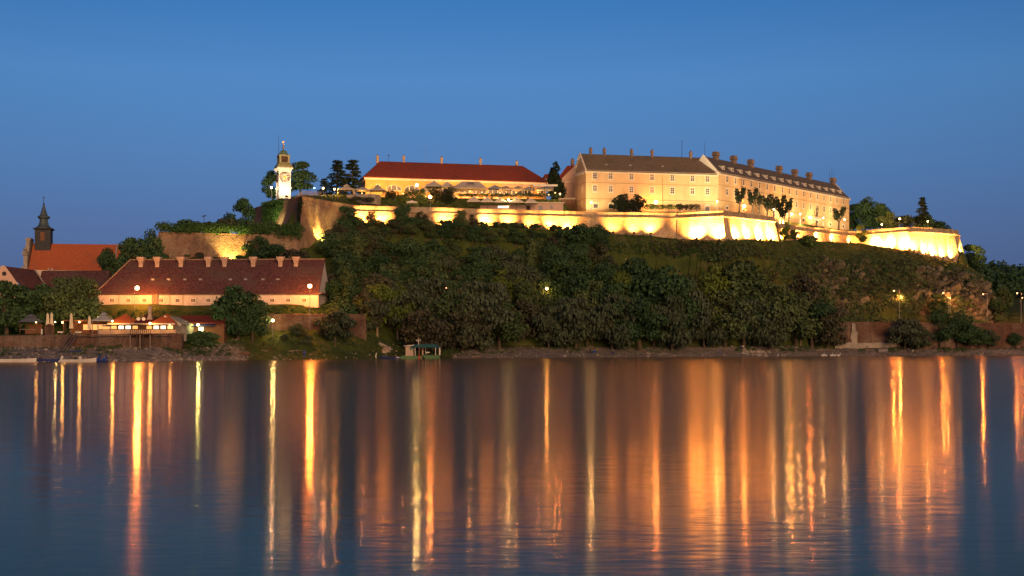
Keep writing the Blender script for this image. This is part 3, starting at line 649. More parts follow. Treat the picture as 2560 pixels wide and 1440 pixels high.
for px in (1853, 1971, 2079):
    mb = MB(); mb.tube((0, 0, 0), (0, 0, 12), 0.08); mb.build('downpipe', M['line'], W2, (lx(b0, rot2, px), -0.1, 44))
# ---- pink annexe between the barracks and the hotel
c0, c1 = (XX(1392, 441), 441.0), (XX(1450, 437), 437.0)
L3, rot3 = frame_of(c0, c1)
PK = thing('pink_house', 'pink gabled house with red roof between the barracks and the hotel', 'building', (*c0, 0), rot3)
mb = MB(); mb.box(0, L3, 0, 11, 43, 56.0)
mb.prism([(0.3, 0, 55.5), (L3+0.3, 0, 55.5), (L3, 0, 61.0), (L3-0.6, 0, 61.6), (L3-1.4, 0, 61.0)], (0, 0.5, 0)); mb.build('wall', M['pink'], PK)
mb = MB(); mb.box(-0.2, L3+0.2, -0.25, 0, 55.4, 55.75); mb.build('string_course', M['trim'], PK)
mb = MB(); mb.hexa([(-1.0, 0.6, 55.8), (L3, 0.6, 55.8), (L3, 11, 55.8), (-1.0, 11, 55.8)], [(2.2, 3, 61.2), (L3, 3, 61.2), (L3, 8, 61.2), (2.2, 8, 61.2)]); mb.build('roof', M['redroof'], PK)
barrel_chimney(PK, 3.2, 5, 60.6, 3.0, 0.62)
window_mesh('door', 1.0, 1.4, 0.15, 0.45, 'glass', (0, 0), False); put_window('door', PK, lx(c0, rot3, 1427), 47.9)
mb = MB(); mb.box(0, 2.2, 0, 2.4, 0, 2.0); mb.tbox(1.1, 1.2, 2.0, 3.6, 1.5, 1.5, 0.3, 0.3)
mb = MB()
LT = thing('roof_turret', 'tiny red capped roof lantern behind the right end of the long red roof', 'turret', (XX(1369, 452), 452, 56))
MB().box(-1.2, 1.2, -1, 1, 0, 2.3).build('wall', M['concrete'], LT); MB().tbox(0, 0, 2.3, 3.6, 1.7, 1.5, 0.9, 0.5).build('roof', M['redroof'], LT)
# brick garden wall right of the umbrellas
gw = thing('garden_wall', 'short red brick wall below the pink house', 'wall', (XX(1397, 424), 424, 0))
mb = MB(); mb.box(0, 5.2, 0, 1.0, 42.5, 48.4); mb.build('wall_face', M['riverwall'], gw); MB().box(-0.1, 5.3, -0.1, 1.1, 48.4, 48.7).build('coping', M['stone'], gw)
# ---- long barracks with the red hipped roof
d0, d1 = (XX(913.5, 430), 430.0), (XX(1366, 444.5), 444.5)
L4, rot4 = frame_of(d0, d1)
BR = thing('barracks', 'long orange rendered barracks with a big red hipped roof on the terrace', 'building', (*d0, 0), rot4)
walls(BR, L4, 17, 46, 56.0, 'ochre2')
band(BR, L4, 17, 55.2, 56.05, 0.4, 'trim', 'cornice')
roof_hip(BR, L4, 17, 56.1, 62.3, 6.6, 6.6, 'redroof', ov=0.75)
window_mesh('small', 1.35, 2.0, 0.27, 0, 'curtain', (0, 0))
for px in (945, 1355): put_window('small', BR, lx(d0, rot4, px), 52.0)
def lunette():
    w, h, ar = 4.6, 1.75, 0.85
    mb = MB(); n = 10
    o = [(-w/2, 0)] + [(-w/2 + w*i/n, h + ar*(1-(2*i/n-1)**2) - ar) for i in range(n+1)] + [(w/2, 0)]
    for i in range(len(o)-1):
        (x0, z0), (x1, z1) = o[i], o[i+1]
        mb.tube((x0, -0.05, z0), (x1, -0.05, z1), 0.13, 0.13, 4)
    for x in (-w/6*1.15, w/6*1.15): mb.box(x-0.14, x+0.14, -0.14, 0.02, 0, h-0.15)
    mb.box(-w/2-0.1, w/2+0.1, -0.16, 0.02, -0.15, 0.02)
    me = bpy.data.meshes.new('arched_window'); me.from_pydata(mb.v, [], mb.f); me.materials.append(M['trim'])
    g = MB(); g.prism([(x, -0.02, z) for x, z in o], (0, 0.04, 0))
    ms = []
    for mt in ('curtain', 'glass'):
        gm = bpy.data.meshes.new('pane'); gm.from_pydata(g.v, [], g.f); gm.materials.append(M[mt]); ms.append(gm)
    return me, ms
lm, lg = lunette()
for i, px in enumerate((985, 1030, 1072, 1113, 1155, 1197, 1238, 1272, 1312)):
    o = link('arched_window', lm, BR, (lx(d0, rot4, px), 0, 52.0 - 0.02*i)); link('pane', lg[1 if px == 1312 else 0], o)
gl_arc = MB(); n = 8; w = 3.4
gl_arc.prism([(-w/2, -0.03, 0)] + [(-w/2 + w*i/n, -0.03, 1.6 + 1.1*(1-(2*i/n-1)**2)) for i in range(n+1)] + [(w/2, -0.03, 0)], (0, 0.06, 0))
gme = bpy.data.meshes.new('arcade_opening'); gme.from_pydata(gl_arc.v, [], gl_arc.f); gme.materials.append(M['lito'])
gmd = bpy.data.meshes.new('arcade_opening'); gmd.from_pydata(gl_arc.v, [], gl_arc.f); gmd.materials.append(M['wood'])
for i, px in enumerate((982, 1006, 1030, 1054, 1092, 1140, 1165, 1190, 1215, 1240, 1290, 1310)): link('arcade_opening', gmd if i in (0, 1, 3) else gme, BR, (lx(d0, rot4, px), -0.02, 48.2))
for k, px in enumerate((886, 894, 905)):
    o = put_window('slit', BR, 0, 51.8, 3 + 4.5*k, -R(90))
MB().box(-0.1, 0.1, -0.15, 0.05, 46, 56).build('downpipe', M['line'], BR, (lx(d0, rot4, 970), 0, 0))
MB().box(-0.1, 0.1, -0.15, 0.05, 46, 56).build('downpipe', M['line'], BR, (lx(d0, rot4, 1326), 0, 0))
for px, y, z in ((946, 8, 60.6), (1020.5, 8.6, 61.8), (1117, 8.6, 61.8), (1216, 8.6, 61.8), (1310, 9.5, 60.4)):
    barrel_chimney(BR, lx(d0, rot4, px) + (0.9 if px < 950 else 0), y, z, 2.6 if 950 < px < 1300 else 3.6, 0.5, 'chimw')
mb = MB(); mb.tube((0,0,0), (0,0,2.0), 0.05); mb.box(-0.25, 0.25, -0.2, 0.2, 2.0, 2.3); mb.build('aerial_mast', M['dark'], BR, (lx(d0, rot4, 982), 8.5, 62.2))
mb = MB(); mb.tube((0,0,0), (0,0,5.6), 0.04, 0.02); mb.build('aerial_mast', M['metal'], BR, (lx(d0, rot4, 1076), 8.5, 62.2))
# ---- lower barracks with purple red roof
e0, e1 = (XX(246, 331.5), 331.5), (XX(796, 330.2), 330.2)
L5, rot5 = frame_of(e0, e1)
LB = thing('barracks', 'low whitewashed barracks with a huge mottled purple red roof', 'building', (*e0, 0), rot5)
z0, zw, zt = 12.4, 15.9, 24.5; D5 = 18
mb = MB(); mb.box(0, L5, 0, D5, z0, zw); mb.prism([(L5-0.3, 0.2, zw), (L5-0.3, D5-0.2, zw), (L5-0.3, D5/2, zt-0.1)], (0.3, 0, 0)); mb.build('wall', M['plaster'], LB)
band(LB, L5, D5, zw-0.32, zw+0.02, 0.28, 'trim', 'cornice')
mb = MB(); x1 = L5+0.12; x0 = -0.6; r = D5/2; xr = lx(e0, rot5, 291) + 0.6; f = zw - 0.05
mb.add([(x0,-0.7,f), (x1,-0.7,f), (x1,D5+0.7,f), (x0,D5+0.7,f), (xr,r,zt), (x1,r,zt+0.1), (x0,-0.7,f-0.25), (x1,-0.7,f-0.25), (x1,D5+0.7,f-0.25), (x0,D5+0.7,f-0.25)],
       [(0,1,5,4), (2,3,4,5), (3,0,4), (0,6,7,1), (2,8,9,3), (3,9,6,0)])
# underside thickness at the gable
mb.add([(x1,-0.7,f), (x1,r,zt+0.1), (x1,D5+0.7,f), (x1,D5+0.3,f-0.25), (x1,r,zt-0.25), (x1,-0.3,f-0.25)], [(0,1,4,5), (1,2,3,4)])
mb.build('roof', M['oldroof'], LB)
mb = MB(); mb.tube((x0,-0.7,f+0.05), (xr,r,zt+0.08), 0.16, 0.16, 5); mb.tube((xr,r,zt+0.08), (x1,r,zt+0.18), 0.15, 0.15, 5); mb.build('ridge_tiles', M['chim'], LB)
mb = MB(); mb.box(L5, L5+0.9, -0.4, D5+0.4, zw-0.15, zw+0.1); mb.build('pent_roof', M['oldroof'], LB)
for px in (353, 394, 453, 521.5, 562, 633.5, 701.5, 740.5):
    mb = MB(); x = lx(e0, rot5, px)*1.0
    mb.box(-0.48, 0.48, -0.5, 0.5, 0, 1.35); mb.tbox(0, 0, 1.35, 2.0, 0.5, 0.52, 0.85, 0.85); mb.box(-0.9, 0.9, -0.9, 0.9, 2.0, 2.55); mb.box(-0.62, 0.62, -0.62, 0.62, 1.15, 1.25)
    # ridge lies deeper than the facade, so shift along the sight line
    k = (px-1280)/F; c, s = math.cos(rot5), math.sin(rot5); oy = r - 1.6
    xx = ((k*(e0[1]+c*oy) - (e0[0]-s*oy)))/(c-k*s)
    mb.build('chimney', M['chimw'], LB, (xx, oy, zt-1.9))
window_mesh('barr', 1.25, 1.15, 0.18, 0, 'glass', (2, 0))
for px in (280, 321, 361, 403, 444, 483, 521, 565, 617, 680.5, 720.5, 760.5): put_window('barr', LB, lx(e0, rot5, px), 13.55)
sl5 = (zt-f)/(r+0.7)
for px, yy in ((372, 3.0), (412, 3), (453, 3), (492, 3), (567, 3), (605, 3), (649, 3), (686, 3), (332, 7.9)):
    mb = MB(); mb.box(-0.4, 0.4, 0, 0.9, 0, 0.5); o = mb.build('roof_hatch', M['metal'], LB, (lx(e0, rot5, px)*1.005, yy, f + sl5*(yy+0.7)-0.05))
MB().box(0, 1.4, -0.5, 0, z0, zw-0.1).build('buttress', M['chim'], LB, (lx(e0, rot5, 381), 0, 0))
for px in (297, 425, 457, 796): MB().box(-0.07, 0.07, -0.12, 0, z0, zw).build('downpipe', M['line'], LB, (lx(e0, rot5, px), 0, 0))
for dx, dz in ((0, 0), (0.35, 0.75)):
    pass
bw = thing('wing_house', 'low wing with purple red roof joining the gabled house and the barracks', 'building', (XX(88, 340), 340, 0), 0)
mb = MB(); mb.box(0, 17.5, 0, 10, 12.4, 16.0); mb.build('wall', M['plaster'], bw)
mb = MB(); mb.prism([(0, -0.6, 15.7), (0, 5, 22.1), (0, 10.6, 15.7)], (17.4, 0, 0)); mb.build('roof', M['oldroof'], bw)
mb = MB()
for x in (0, 0.9): mb.box(x-0.22, x+0.22, -0.22, 0.22, 0, 0.9)
mb.build('chimney', M['chimw'], bw, (1.6, 5.3, 21.9))
gh = thing('gabled_house', 'house with a cream gable and a round attic opening at the left edge', 'building', (XX(-24, 330), 330, 0), R(4))
gx = 6.6
mb = MB(); mb.box(0, gx, 0, 14, 12.4, 18.0); mb.prism([(0, 0, 18.0), (gx, 0, 18.0), (gx-3.0, 0, 22.3), (gx-3.6, 0, 22.7), (gx-4.2, 0, 22.3)], (0, 0.35, 0)); mb.build('gable_wall', M['pink'], gh)
mb = MB(); mb.add([(gx-3.6,0.3,22.5), (gx+0.6,0.3,17.6), (gx+4.8,15,16.5), (gx-0.2,15,22.3), (-0.4,0.3,17.6), (-0.4,15,17.6)], [(0,1,2,3), (4,0,3,5), (1,4,5,2)]); mb.build('roof', M['oldroof'], gh)
mb = MB(); mb.prism([(0.55*math.cos(i*R(30)), 0, 0.55*math.sin(i*R(30))) for i in range(12)], (0, 0.06, 0)); mb.build('round_window', M['dark'], gh, (gx-3.3, -0.04, 20.6))
mb = MB(); mb.tube((gx-0.2, 15, 22.35), (gx+5.2, 8, 16.9), 0.22, 0.22, 5); mb.build('valley_flashing', M['stone'], gh)
# ---- church
f0, f1 = (XX(66, 398), 398.0), (XX(365, 404), 404.0)
L6, rot6 = frame_of(f0, f1)
CHU = thing('church', 'church with a long orange tiled roof and dark pointed steeple', 'church', (*f0, 0), rot6)
walls(CHU, L6, 16, 13, 25.2, 'plaster', gr=33.0); band(CHU, L6, 16, 24.6, 25.3, 0.3, 'trim', 'cornice')
roof_gable(CHU, L6, 16, 25.4, 33.0, 'orangeroof', el=-0.6, er=0.2)
mb = MB()
prof_f = [(-0.6, 13), (-0.6, 25.6), (0.2, 26.0), (0.6, 29.2), (1.6, 29.6), (3.0, 30.6), (4.2, 33.0), (5.4, 34.6), (10.6, 34.6), (11.8, 33.0), (13.0, 30.6), (14.4, 29.6), (15.4, 29.2), (15.8, 26.0), (16.6, 25.6), (16.6, 13)]
mb.prism([(-0.9, y, z) for y, z in prof_f], (1.1, 0, 0)); mb.box(-1.1, 0.3, 5.0, 11.0, 34.2, 34.8); mb.box(-1.3, 0.4, -1.0, 0.8, 25.3, 25.9); mb.box(-1.2, 0.1, 0.4, 1.7, 29.3, 30.6); mb.ball((-0.6, 1.0, 31.2), 0.5); mb.box(-0.9, 0.0, 4.4, 5.4, 32.2, 33.6)
mb.build('gable_front', M['stone'], CHU)
mb = MB(); mb.box(30.2, 30.5, -0.6, 0.2, 25.4, 26.0); mb.hexa([(24.6,-0.3,25.5), (25.0,-0.3,25.5), (25.0,8,33.4), (24.6,8,33.4)], [(24.6,-0.5,25.8), (25.0,-0.5,25.8), (25.0,8,33.6), (24.6,8,33.6)]); mb.build('roof_verge', M['stone'], CHU)
tx = lx(f0, rot6, 110) - 0.2 + 0.5; k = (109.5-1280)/F; c, s = math.cos(rot6), math.sin(rot6); oy = 8.0
tx = ((k*(f0[1]+c*oy) - (f0[0]-s*oy)))/(c-k*s)
ST = MB(); S = 2.25
ST.box(-S, S, -S, S, 29.0, 33.3); ST.box(-S-0.05, S+0.05, -S-0.05, S+0.05, 33.3, 33.5); ST.box(-S, S, -S, S, 33.5, 37.2); ST.tbox(0, 0, 37.2, 37.6, S, S, S+0.55, S+0.55); ST.box(-S-0.5, S+0.5, -S-0.5, S+0.5, 37.6, 37.75)
steeple = ST.build('steeple', M['tower'], CHU, (tx, 8, 0))
SP = MB(); SP.lathe([(2.7, 37.75), (2.75, 37.95), (2.1, 38.2), (1.5, 38.9), (1.25, 40.0), (1.2, 40.6), (1.55, 40.7), (1.85, 41.05), (1.85, 41.3), (1.55, 41.6), (1.15, 41.7), (0.7, 43.2), (0.2, 45.0)], 8, (0, 0, 0), R(22.5))
SP.build('spire', M['spire'], steeple)
FN = MB(); FN.ball((0, 0, 45.15), 0.28); FN.tube((0, 0, 45.1), (0, 0, 47.8), 0.07, 0.05); FN.ball((0, 0, 46.0), 0.14); FN.box(-0.4, 0.4, -0.05, 0.05, 47.0, 47.14); FN.ball((0, 0, 46.7), 0.12)
FN.build('cross', M['dark'], steeple)
MB().box(-0.62, 0.62, -0.1, 0.02, 34.0, 36.6).build('louvre_window', M['wood2'], steeple, (0, -S-0.02, 0))
# ---- clock tower
cx, cy = XX(708.5, 387.5), 387.5
CT = thing('clock_tower', 'white floodlit clock tower with green copper lantern roof', 'tower', (cx, cy, 0), R(23))
h = 1.72; zb = 44.6
mb = MB(); mb.box(-h, h, -h, h, zb, 52.4); mb.box(-h-0.1, h+0.1, -h-0.1, h+0.1, 47.6, 47.95); mb.tbox(0, 0, 52.4, 53.3, h, h, h+0.55, h+0.55); mb.box(-h-0.55, h+0.55, -h-0.55, h+0.55, 53.3, 53.45)
mb.build('shaft', M['white'], CT)
mb = MB(); q = math.sqrt(2)
mb.lathe([((h+0.5)*q, 53.45), ((h+0.42)*q, 53.8), ((h+0.1)*q, 54.5), ((h-0.3)*q, 54.85), ((h-0.45)*q, 54.9)], 4, rot=R(45)); mb.build('skirt_roof', M['copper2'], CT)
mb = MB(); g = 1.22
for x in (-1, 1):
    for y in (-1, 1): mb.box(x*g-0.28, x*g+0.28, y*g-0.28, y*g+0.28, 54.7, 57.1)
mb.box(-g-0.3, g+0.3, -g-0.3, g+0.3, 54.75, 55.0); mb.box(-g-0.35, g+0.35, -g-0.35, g+0.35, 56.7, 57.15)
lan = mb.build('lantern', M['copper2'], CT)
MB().box(-g, g, -g, g, 55.0, 56.7).build('lantern_opening', M['wood'], lan)
mb = MB(); mb.lathe([(1.72, 57.15), (1.6, 57.3), (1.2, 57.6), (1.05, 58.0), (0.8, 58.35), (0.45, 58.6), (0.12, 58.7), (0.12, 59.0)], 8, rot=R(22.5)); mb.build('dome', M['copper'], CT)
mb = MB(); mb.ball((0, 0, 59.3), 0.34); mb.ball((0, 0, 59.95), 0.24); mb.tube((0, 0, 58.9), (0, 0, 61.1), 0.07, 0.05); mb.ball((0, 0, 60.5), 0.14); mb.box(-0.35, 0.2, -0.03, 0.03, 60.6, 60.95); mb.box(-0.3, 0.3, -0.03, 0.03, 61.0, 61.1); mb.build('weathervane', M['gold'], CT)
mb = MB(); mb.tube((0, 0, 0), (0, 0, 6.6), 0.06, 0.03); mb.build('aerial_mast', M['dark'], CT, (-1.5, -0.4, 56.2))
def clock(rotz):
    rr = 1.4
    mb = MB(); mb.prism([(rr*math.cos(i*R(15)), 0, rr*math.sin(i*R(15))) for i in range(24)], (0, -0.06, 0))
    fc = mb.build('clock_face', M['white'], CT, (0, 0, 50.7), rotz)
    off = -h - 0.01
    fc.location = Vector((-math.sin(rotz)*off, math.cos(rotz)*off, 50.7))
    ring = MB()
    for i in range(48):
        a, c2 = i*R(7.5), (i+1)*R(7.5)
        for r0, r1 in ((1.34, 1.48), (0.82, 0.92)):
            ring.hexa([(r0*math.cos(a), -0.10, r0*math.sin(a)), (r1*math.cos(a), -0.10, r1*math.sin(a)), (r1*math.cos(c2), -0.10, r1*math.sin(c2)), (r0*math.cos(c2), -0.10, r0*math.sin(c2))],
                      [(r0*math.cos(a), -0.03, r0*math.sin(a)), (r1*math.cos(a), -0.03, r1*math.sin(a)), (r1*math.cos(c2), -0.03, r1*math.sin(c2)), (r0*math.cos(c2), -0.03, r0*math.sin(c2))])
    ring.build('dial_ring', M['bronze'], fc)
    nm = MB(); RN = ['XII','I','II','III','IIII','V','VI','VII','VIII','IX','X','XI']
    for i, s in enumerate(RN):
        a = R(90 - 30*i); ce, ta = Vector((math.cos(a), 0, math.sin(a))), Vector((math.sin(a), 0, -math.cos(a)))
        wd = {'I': 0.10, 'V': 0.2, 'X': 0.2}; tot = sum(wd[k] for k in s); o = -tot/2
        def bar(u0, v0, u1, v1):
            p, q2 = ce*(1.13+v0) + ta*u0, ce*(1.13+v1) + ta*u1
            p.y = q2.y = -0.09; nm.tube(p, q2, 0.06, 0.06, 4)
        for ch in s:
            m2 = o + wd[ch]/2
            if ch == 'I': bar(m2, -0.17, m2, 0.17)
            if ch == 'V': bar(m2-0.08, 0.17, m2, -0.17); bar(m2+0.08, 0.17, m2, -0.17)
            if ch == 'X': bar(m2-0.08, 0.17, m2+0.08, -0.17); bar(m2+0.08, 0.17, m2-0.08, -0.17)
            o += wd[ch]
    nm.build('numerals', M['bronze'], fc)
    su = MB(); su.prism([((0.62 if i % 2 else 0.42)*math.cos(i*R(11.25)), -0.07, (0.62 if i % 2 else 0.42)*math.sin(i*R(11.25))) for i in range(32)], (0, -0.03, 0)); su.build('sunburst', M['gold'], fc)
    hd = MB(); hd.tube((0, -0.13, -0.2), (0.35, -0.13, -0.95), 0.05, 0.03, 4); hd.tube((0, -0.13, 0), (-0.5, -0.13, 0.35), 0.06, 0.04, 4); hd.build('hands', M['bronze'], fc)
clock(0.0); clock(-R(90))
# ------------------------------------------------------------------ umbrellas and the terrace cafes
def canopy_mesh(name, w, d, rise, val, mat, vent=False, top=0.0):
    # four sided canopy with a hanging valance; top > 0 gives a short ridge
    mb = MB(); a, b_ = w/2, d/2; t0 = max(0.05, top/2)
    E = [(-a,-b_,0), (a,-b_,0), (a,b_,0), (-a,b_,0)]
    A = [(-t0,-0.05,rise), (t0,-0.05,rise), (t0,0.05,rise), (-t0,0.05,rise)]
    m_ = [((E[i][0]+A[i][0])/2, (E[i][1]+A[i][1])/2, rise*0.44) for i in range(4)]
    th = 0.06
    for i in range(4):
        j = (i+1) % 4
        mb.add([E[i], E[j], m_[j], m_[i], A[j], A[i]], [(0,1,2,3), (3,2,4,5)])
        dn = lambda p: (p[0], p[1], p[2]-val)
        mb.add([E[i], E[j], dn(E[j]), dn(E[i])], [(0,3,2,1)])
        ins = lambda p: (p[0]*0.985, p[1]*0.985, p[2]-th)
        mb.add([ins(E[i]), ins(E[j]), ins(m_[j]), ins(m_[i]), ins(A[j]), ins(A[i])], [(3,2,1,0), (5,4,2,3)])
    mb.add(A, [(0,1,2,3)])
    if vent: mb.tbox(0, 0, rise-0.25, rise+0.35, w*0.2, d*0.2, 0.15, 0.15)
    me = bpy.data.meshes.new(name); me.from_pydata(mb.v, [], mb.f); me.materials.append(M[mat]); return me
def umbrella(px, Y, eave_py, w, rise, label, group, mat='canvas', poles=1, vent=False, top=0.0, d=None, val=0.28, zb=None, cat='umbrella', name='cafe_umbrella'):
    d = d or w; z = zy(eave_py, Y); zb = ground(px, Y) if zb is None else zb
    r = thing(name, label, cat, (XX(px, Y), Y, zb), R(random.uniform(-4, 4)) if poles == 1 else 0, group)
    link('canopy', canopy_mesh('canopy', w, d, rise, val, mat, vent, top), r, (0, 0, z-zb))
    if poles == 1:
        mb = MB(); mb.tube((0, 0, 0), (0, 0, z-zb+rise), 0.06); mb.build('pole', M['wood'] if mat != 'canvasg' else M['metal'], r)
        mb = MB(); mb.box(-0.4, 0.4, -0.4, 0.4, 0, 0.12); mb.build('base', M['metal'], r)
    else:
        for x in (-w/2+0.12, w/2-0.12):
            for y in (-d/2+0.12, d/2-0.12):
                mb = MB(); mb.box(x-0.07, x+0.07, y-0.07, y+0.07, 0, z-zb-0.02); mb.build('post', M['trim'] if mat == 'canvas' else M['metal'], r)
    return r
def lettering(body, size, mat, parent, loc, rot):
    cu = bpy.data.curves.new('lettering', 'FONT'); cu.body = body; cu.size = size; cu.align_x = 'CENTER'; cu.align_y = 'CENTER'; cu.extrude = 0.01
    t_ = bpy.data.objects.new('lettering', cu); C.objects.link(t_); bpy.context.view_layer.update()
    me = bpy.data.meshes.new_from_object(t_.evaluated_get(bpy.context.evaluated_depsgraph_get())); bpy.data.objects.remove(t_)
    me.materials.clear(); me.materials.append(M[mat])
    o = link('lettering', me, parent, loc); o.rotation_euler = rot
    return o
GU = 'big cafe umbrellas on the upper terrace'
U = []
U.append(umbrella(867, 406, 474.5, 5.0, 1.3, 'first beige gazebo with vented top on the terrace beside the fence', GU, vent=True, poles=4, zb=47.2))
U.append(umbrella(906, 407, 475, 4.6, 0.9, 'low beige gazebo between two vented ones above the curved stone wall', GU, poles=4, zb=47.6))
U.append(umbrella(944, 408, 475.5, 4.7, 1.2, 'third beige gazebo from the fence, under the barracks front corner', GU, vent=True, poles=4, zb=47.6))
U.append(umbrella(1085, 414, 466, 5.4, 1.75, 'tall peaked grey beige canopy with a dark edged front, left of the wide lettered one', GU, poles=4, zb=47.4))
U.append(umbrella(1118, 419, 467, 4.6, 1.6, 'half hidden peaked canopy just left of the wide lettered canopy', GU, poles=4, zb=47.6))
big = umbrella(1175, 416, 472, 10.6, 2.25, 'widest beige canopy with dark lettering on its slope', GU, poles=4, top=5.4, d=7, zb=47.6); U.append(big)
zt = zy(472, 416) - 47.6
m1 = math.atan2(2.25*0.56, 1.75)
lettering('L   N', 0.95, 'dark', big, (0.2, -1.45, zt+1.55), (m1, 0, 0))
mb = MB()                                  # the two interlocking rings between the letters
for cx2 in (-0.26, 0.66):
    for i in range(20):
        a, c2 = 2*math.pi*i/20, 2*math.pi*(i+1)/20
        mb.tube((cx2+0.62*math.cos(a), 0, 0.33*math.sin(a)), (cx2+0.62*math.cos(c2), 0, 0.33*math.sin(c2)), 0.05, 0.05, 4)
mb.build('ring_emblem', M['dark'], big, (0.0, -1.5, zt+1.58)).rotation_euler = (m1 - R(90), 0, 0)
MB().box(-1.55, 1.55, -0.03, 0.03, -0.05, 0.05).build('underline', M['wood2'], big, (0.2, -2.2, zt+1.03))
U.append(umbrella(1238, 418, 471, 4.4, 1.1, 'pale blue grey umbrella right of the wide lettered canopy', GU, mat='canvasg', zb=47.6))
U.append(umbrella(1265, 413, 473.5, 4.2, 1.1, 'brownish grey peaked canopy left of the small twin canopy', GU, poles=4, zb=47.6))
U.append(umbrella(1295, 413, 473, 4.0, 1.0, 'brownish grey peaked canopy under the open white pergola frame', GU, poles=4, zb=47.6))
U.append(umbrella(1322, 418, 473, 3.8, 0.7, 'flat blue grey umbrella between the two pergola frames', GU, mat='canvasg', zb=47.6))
U.append(umbrella(1363, 414, 473, 5.0, 0.8, 'pale umbrella under the long white awning beside the dark tree', GU, mat='canvasg', zb=47.6))
def pergola(px0, px1, Y, py, label, mat, th=0.45):
    z = zy(py, Y); x0, x1 = XX(px0, Y), XX(px1, Y); zb = 47.4; w_ = x1-x0
    r = thing('pergola', label, 'pergola', (x0, Y, zb), 0, 'folding awning frames on the upper terrace')
    for x in (0.05, w_*0.55, w_-0.1):
        MB().box(x-0.06, x+0.06, -0.06, 0.06, 0, z-zb).build('post', M['dark'], r)
    for yy in (0, 3.6): MB().box(0, w_, yy-0.08, yy+0.08, z-zb+0.004, z-zb+0.18).build('beam', M['white'], r)
    MB().box(-0.1, w_+1.1, 0.3, 1.6, z-zb+0.2, z-zb+0.2+th).build('awning', M[mat], r)
    return r
pergola(1256, 1327, 410, 463.5, 'thin dark legged pergola frame with a narrow pale awning', 'canvas', 0.12)
pergola(1333, 1385, 409.5, 466, 'pergola frame with a long thick white awning box reaching the dark tree', 'white')
# five small umbrellas over the lower bar
GS = 'cream umbrellas over the lower bar'
for i, (px, lab) in enumerate(((1185, 'first cream umbrella of the bar row, next to the dark bush'), (1218, 'second cream umbrella of the bar row, right of the end one'),
        (1252, 'middle cream umbrella of the bar row, left of a round lamp'), (1291, 'wide cream umbrella of the bar row, right of a round lamp'), (1327.5, 'last cream umbrella of the bar row, beside the low pink kiosk'))):
    u = umbrella(px, 402.5, 503.6+0.9*i, 3.9 if i != 3 else 4.6, 1.55, lab, GS, 'canvasy')
    e = MB()
    for k in range(6):
        a, c2 = R(180*k/6), R(180*(k+1)/6)
        e.tube((0.42*math.cos(a), 0, 0.22*math.sin(a)), (0.42*math.cos(c2), 0, 0.22*math.sin(c2)), 0.05, 0.05, 4)
    e.build('emblem', M['wood'], u, (0.25, -1.15, zy(503.6+0.9*i, 402.5)-u.location.z+0.62))
kx0, kx1 = XX(1316, 406), XX(1408, 406)
K = thing('kiosk', 'long low pink bar kiosk with flat roof behind the rampart parapet', 'kiosk', (kx0, 406, 42.4))
MB().box(0, kx1-kx0, 0, 2.4, 0, 3.0).build('wall', M['pink'], K); MB().box(-0.25, kx1-kx0+0.3, -0.3, 2.6, 3.0, 3.25).build('roof', M['trim'], K)
for px, kk in ((1320, 'wood'), (1352, 'canvasg')): MB().box(-0.6, 0.6, -0.05, 0.02, 0.6, 2.2).build('opening', M[kk], K, (XX(px, 406)-kx0, -0.02, 0))
MB().box(-0.35, 0.35, -0.3, 0, 1.2, 2.1).build('air_conditioner', M['metal'], K, (XX(1380, 406)-kx0, -0.01, 0.2))
bar = thing('bar_counter', 'brightly lit bar counter under the middle cream umbrella', 'bar', (XX(1200, 405), 405, 42.3))
bl = XX(1316, 405) - XX(1200, 405)
MB().box(0, bl, 0, 0.6, 0, 1.5).build('counter', M['pink'], bar); MB().box(0, bl, 0.9, 1.1, 0, 2.4).build('back_wall', M['pink'], bar)
MB().box(XX(1245, 405)-XX(1200, 405), XX(1272, 405)-XX(1200, 405), 0.82, 0.88, 1.5, 2.2).build('lit_shelf', M['litw'], bar)
# round stone terrace wall under the first gazebos, fence by the clock tower
rw = thing('terrace_parapet', 'low curved stone wall under the beige gazebos', 'wall', (XX(866, 402), 402, 44.5))
mb = MB(); pts = [Vector((XX(p, y), y)) - Vector((XX(866, 402), 402)) for p, y in ((866, 402.5), (890, 400.5), (915, 400), (940, 400.5), (951, 403), (952, 408))]
strip(mb, pts, [0]*6, pts, [2.9]*6); bk = offs(pts, -0.5); strip(mb, pts, [2.9]*6, bk, [2.9]*6); strip(mb, bk, [2.9]*6, bk, [0]*6); mb.build('wall_face', M['stone'], rw)
fp = [(727, 384), (742, 386), (757, 388), (772, 391), (787, 394), (805, 396)]
fpt = [P0(a, b_) for a, b_ in fp]
FE = thing('fence', 'pale railing fence on the grass mound right of the clock tower', 'fence', fpt[0])
mb = MB(); pk = MB()
for i in range(len(fpt)-1):
    a, c2 = fpt[i]-fpt[0], fpt[i+1]-fpt[0]
    for hh in (0.35, 1.25): mb.tube(a+Vector((0,0,hh)), c2+Vector((0,0,hh)), 0.05, 0.05, 4)
    n = 9
    for j in range(n): p = a.lerp(c2, j/n); pk.box(p.x-0.05, p.x+0.05, p.y-0.02, p.y+0.02, p.z, p.z+1.35)
mb.build('rail', M['stone'], FE); pk.build('pickets', M['stone'], FE)
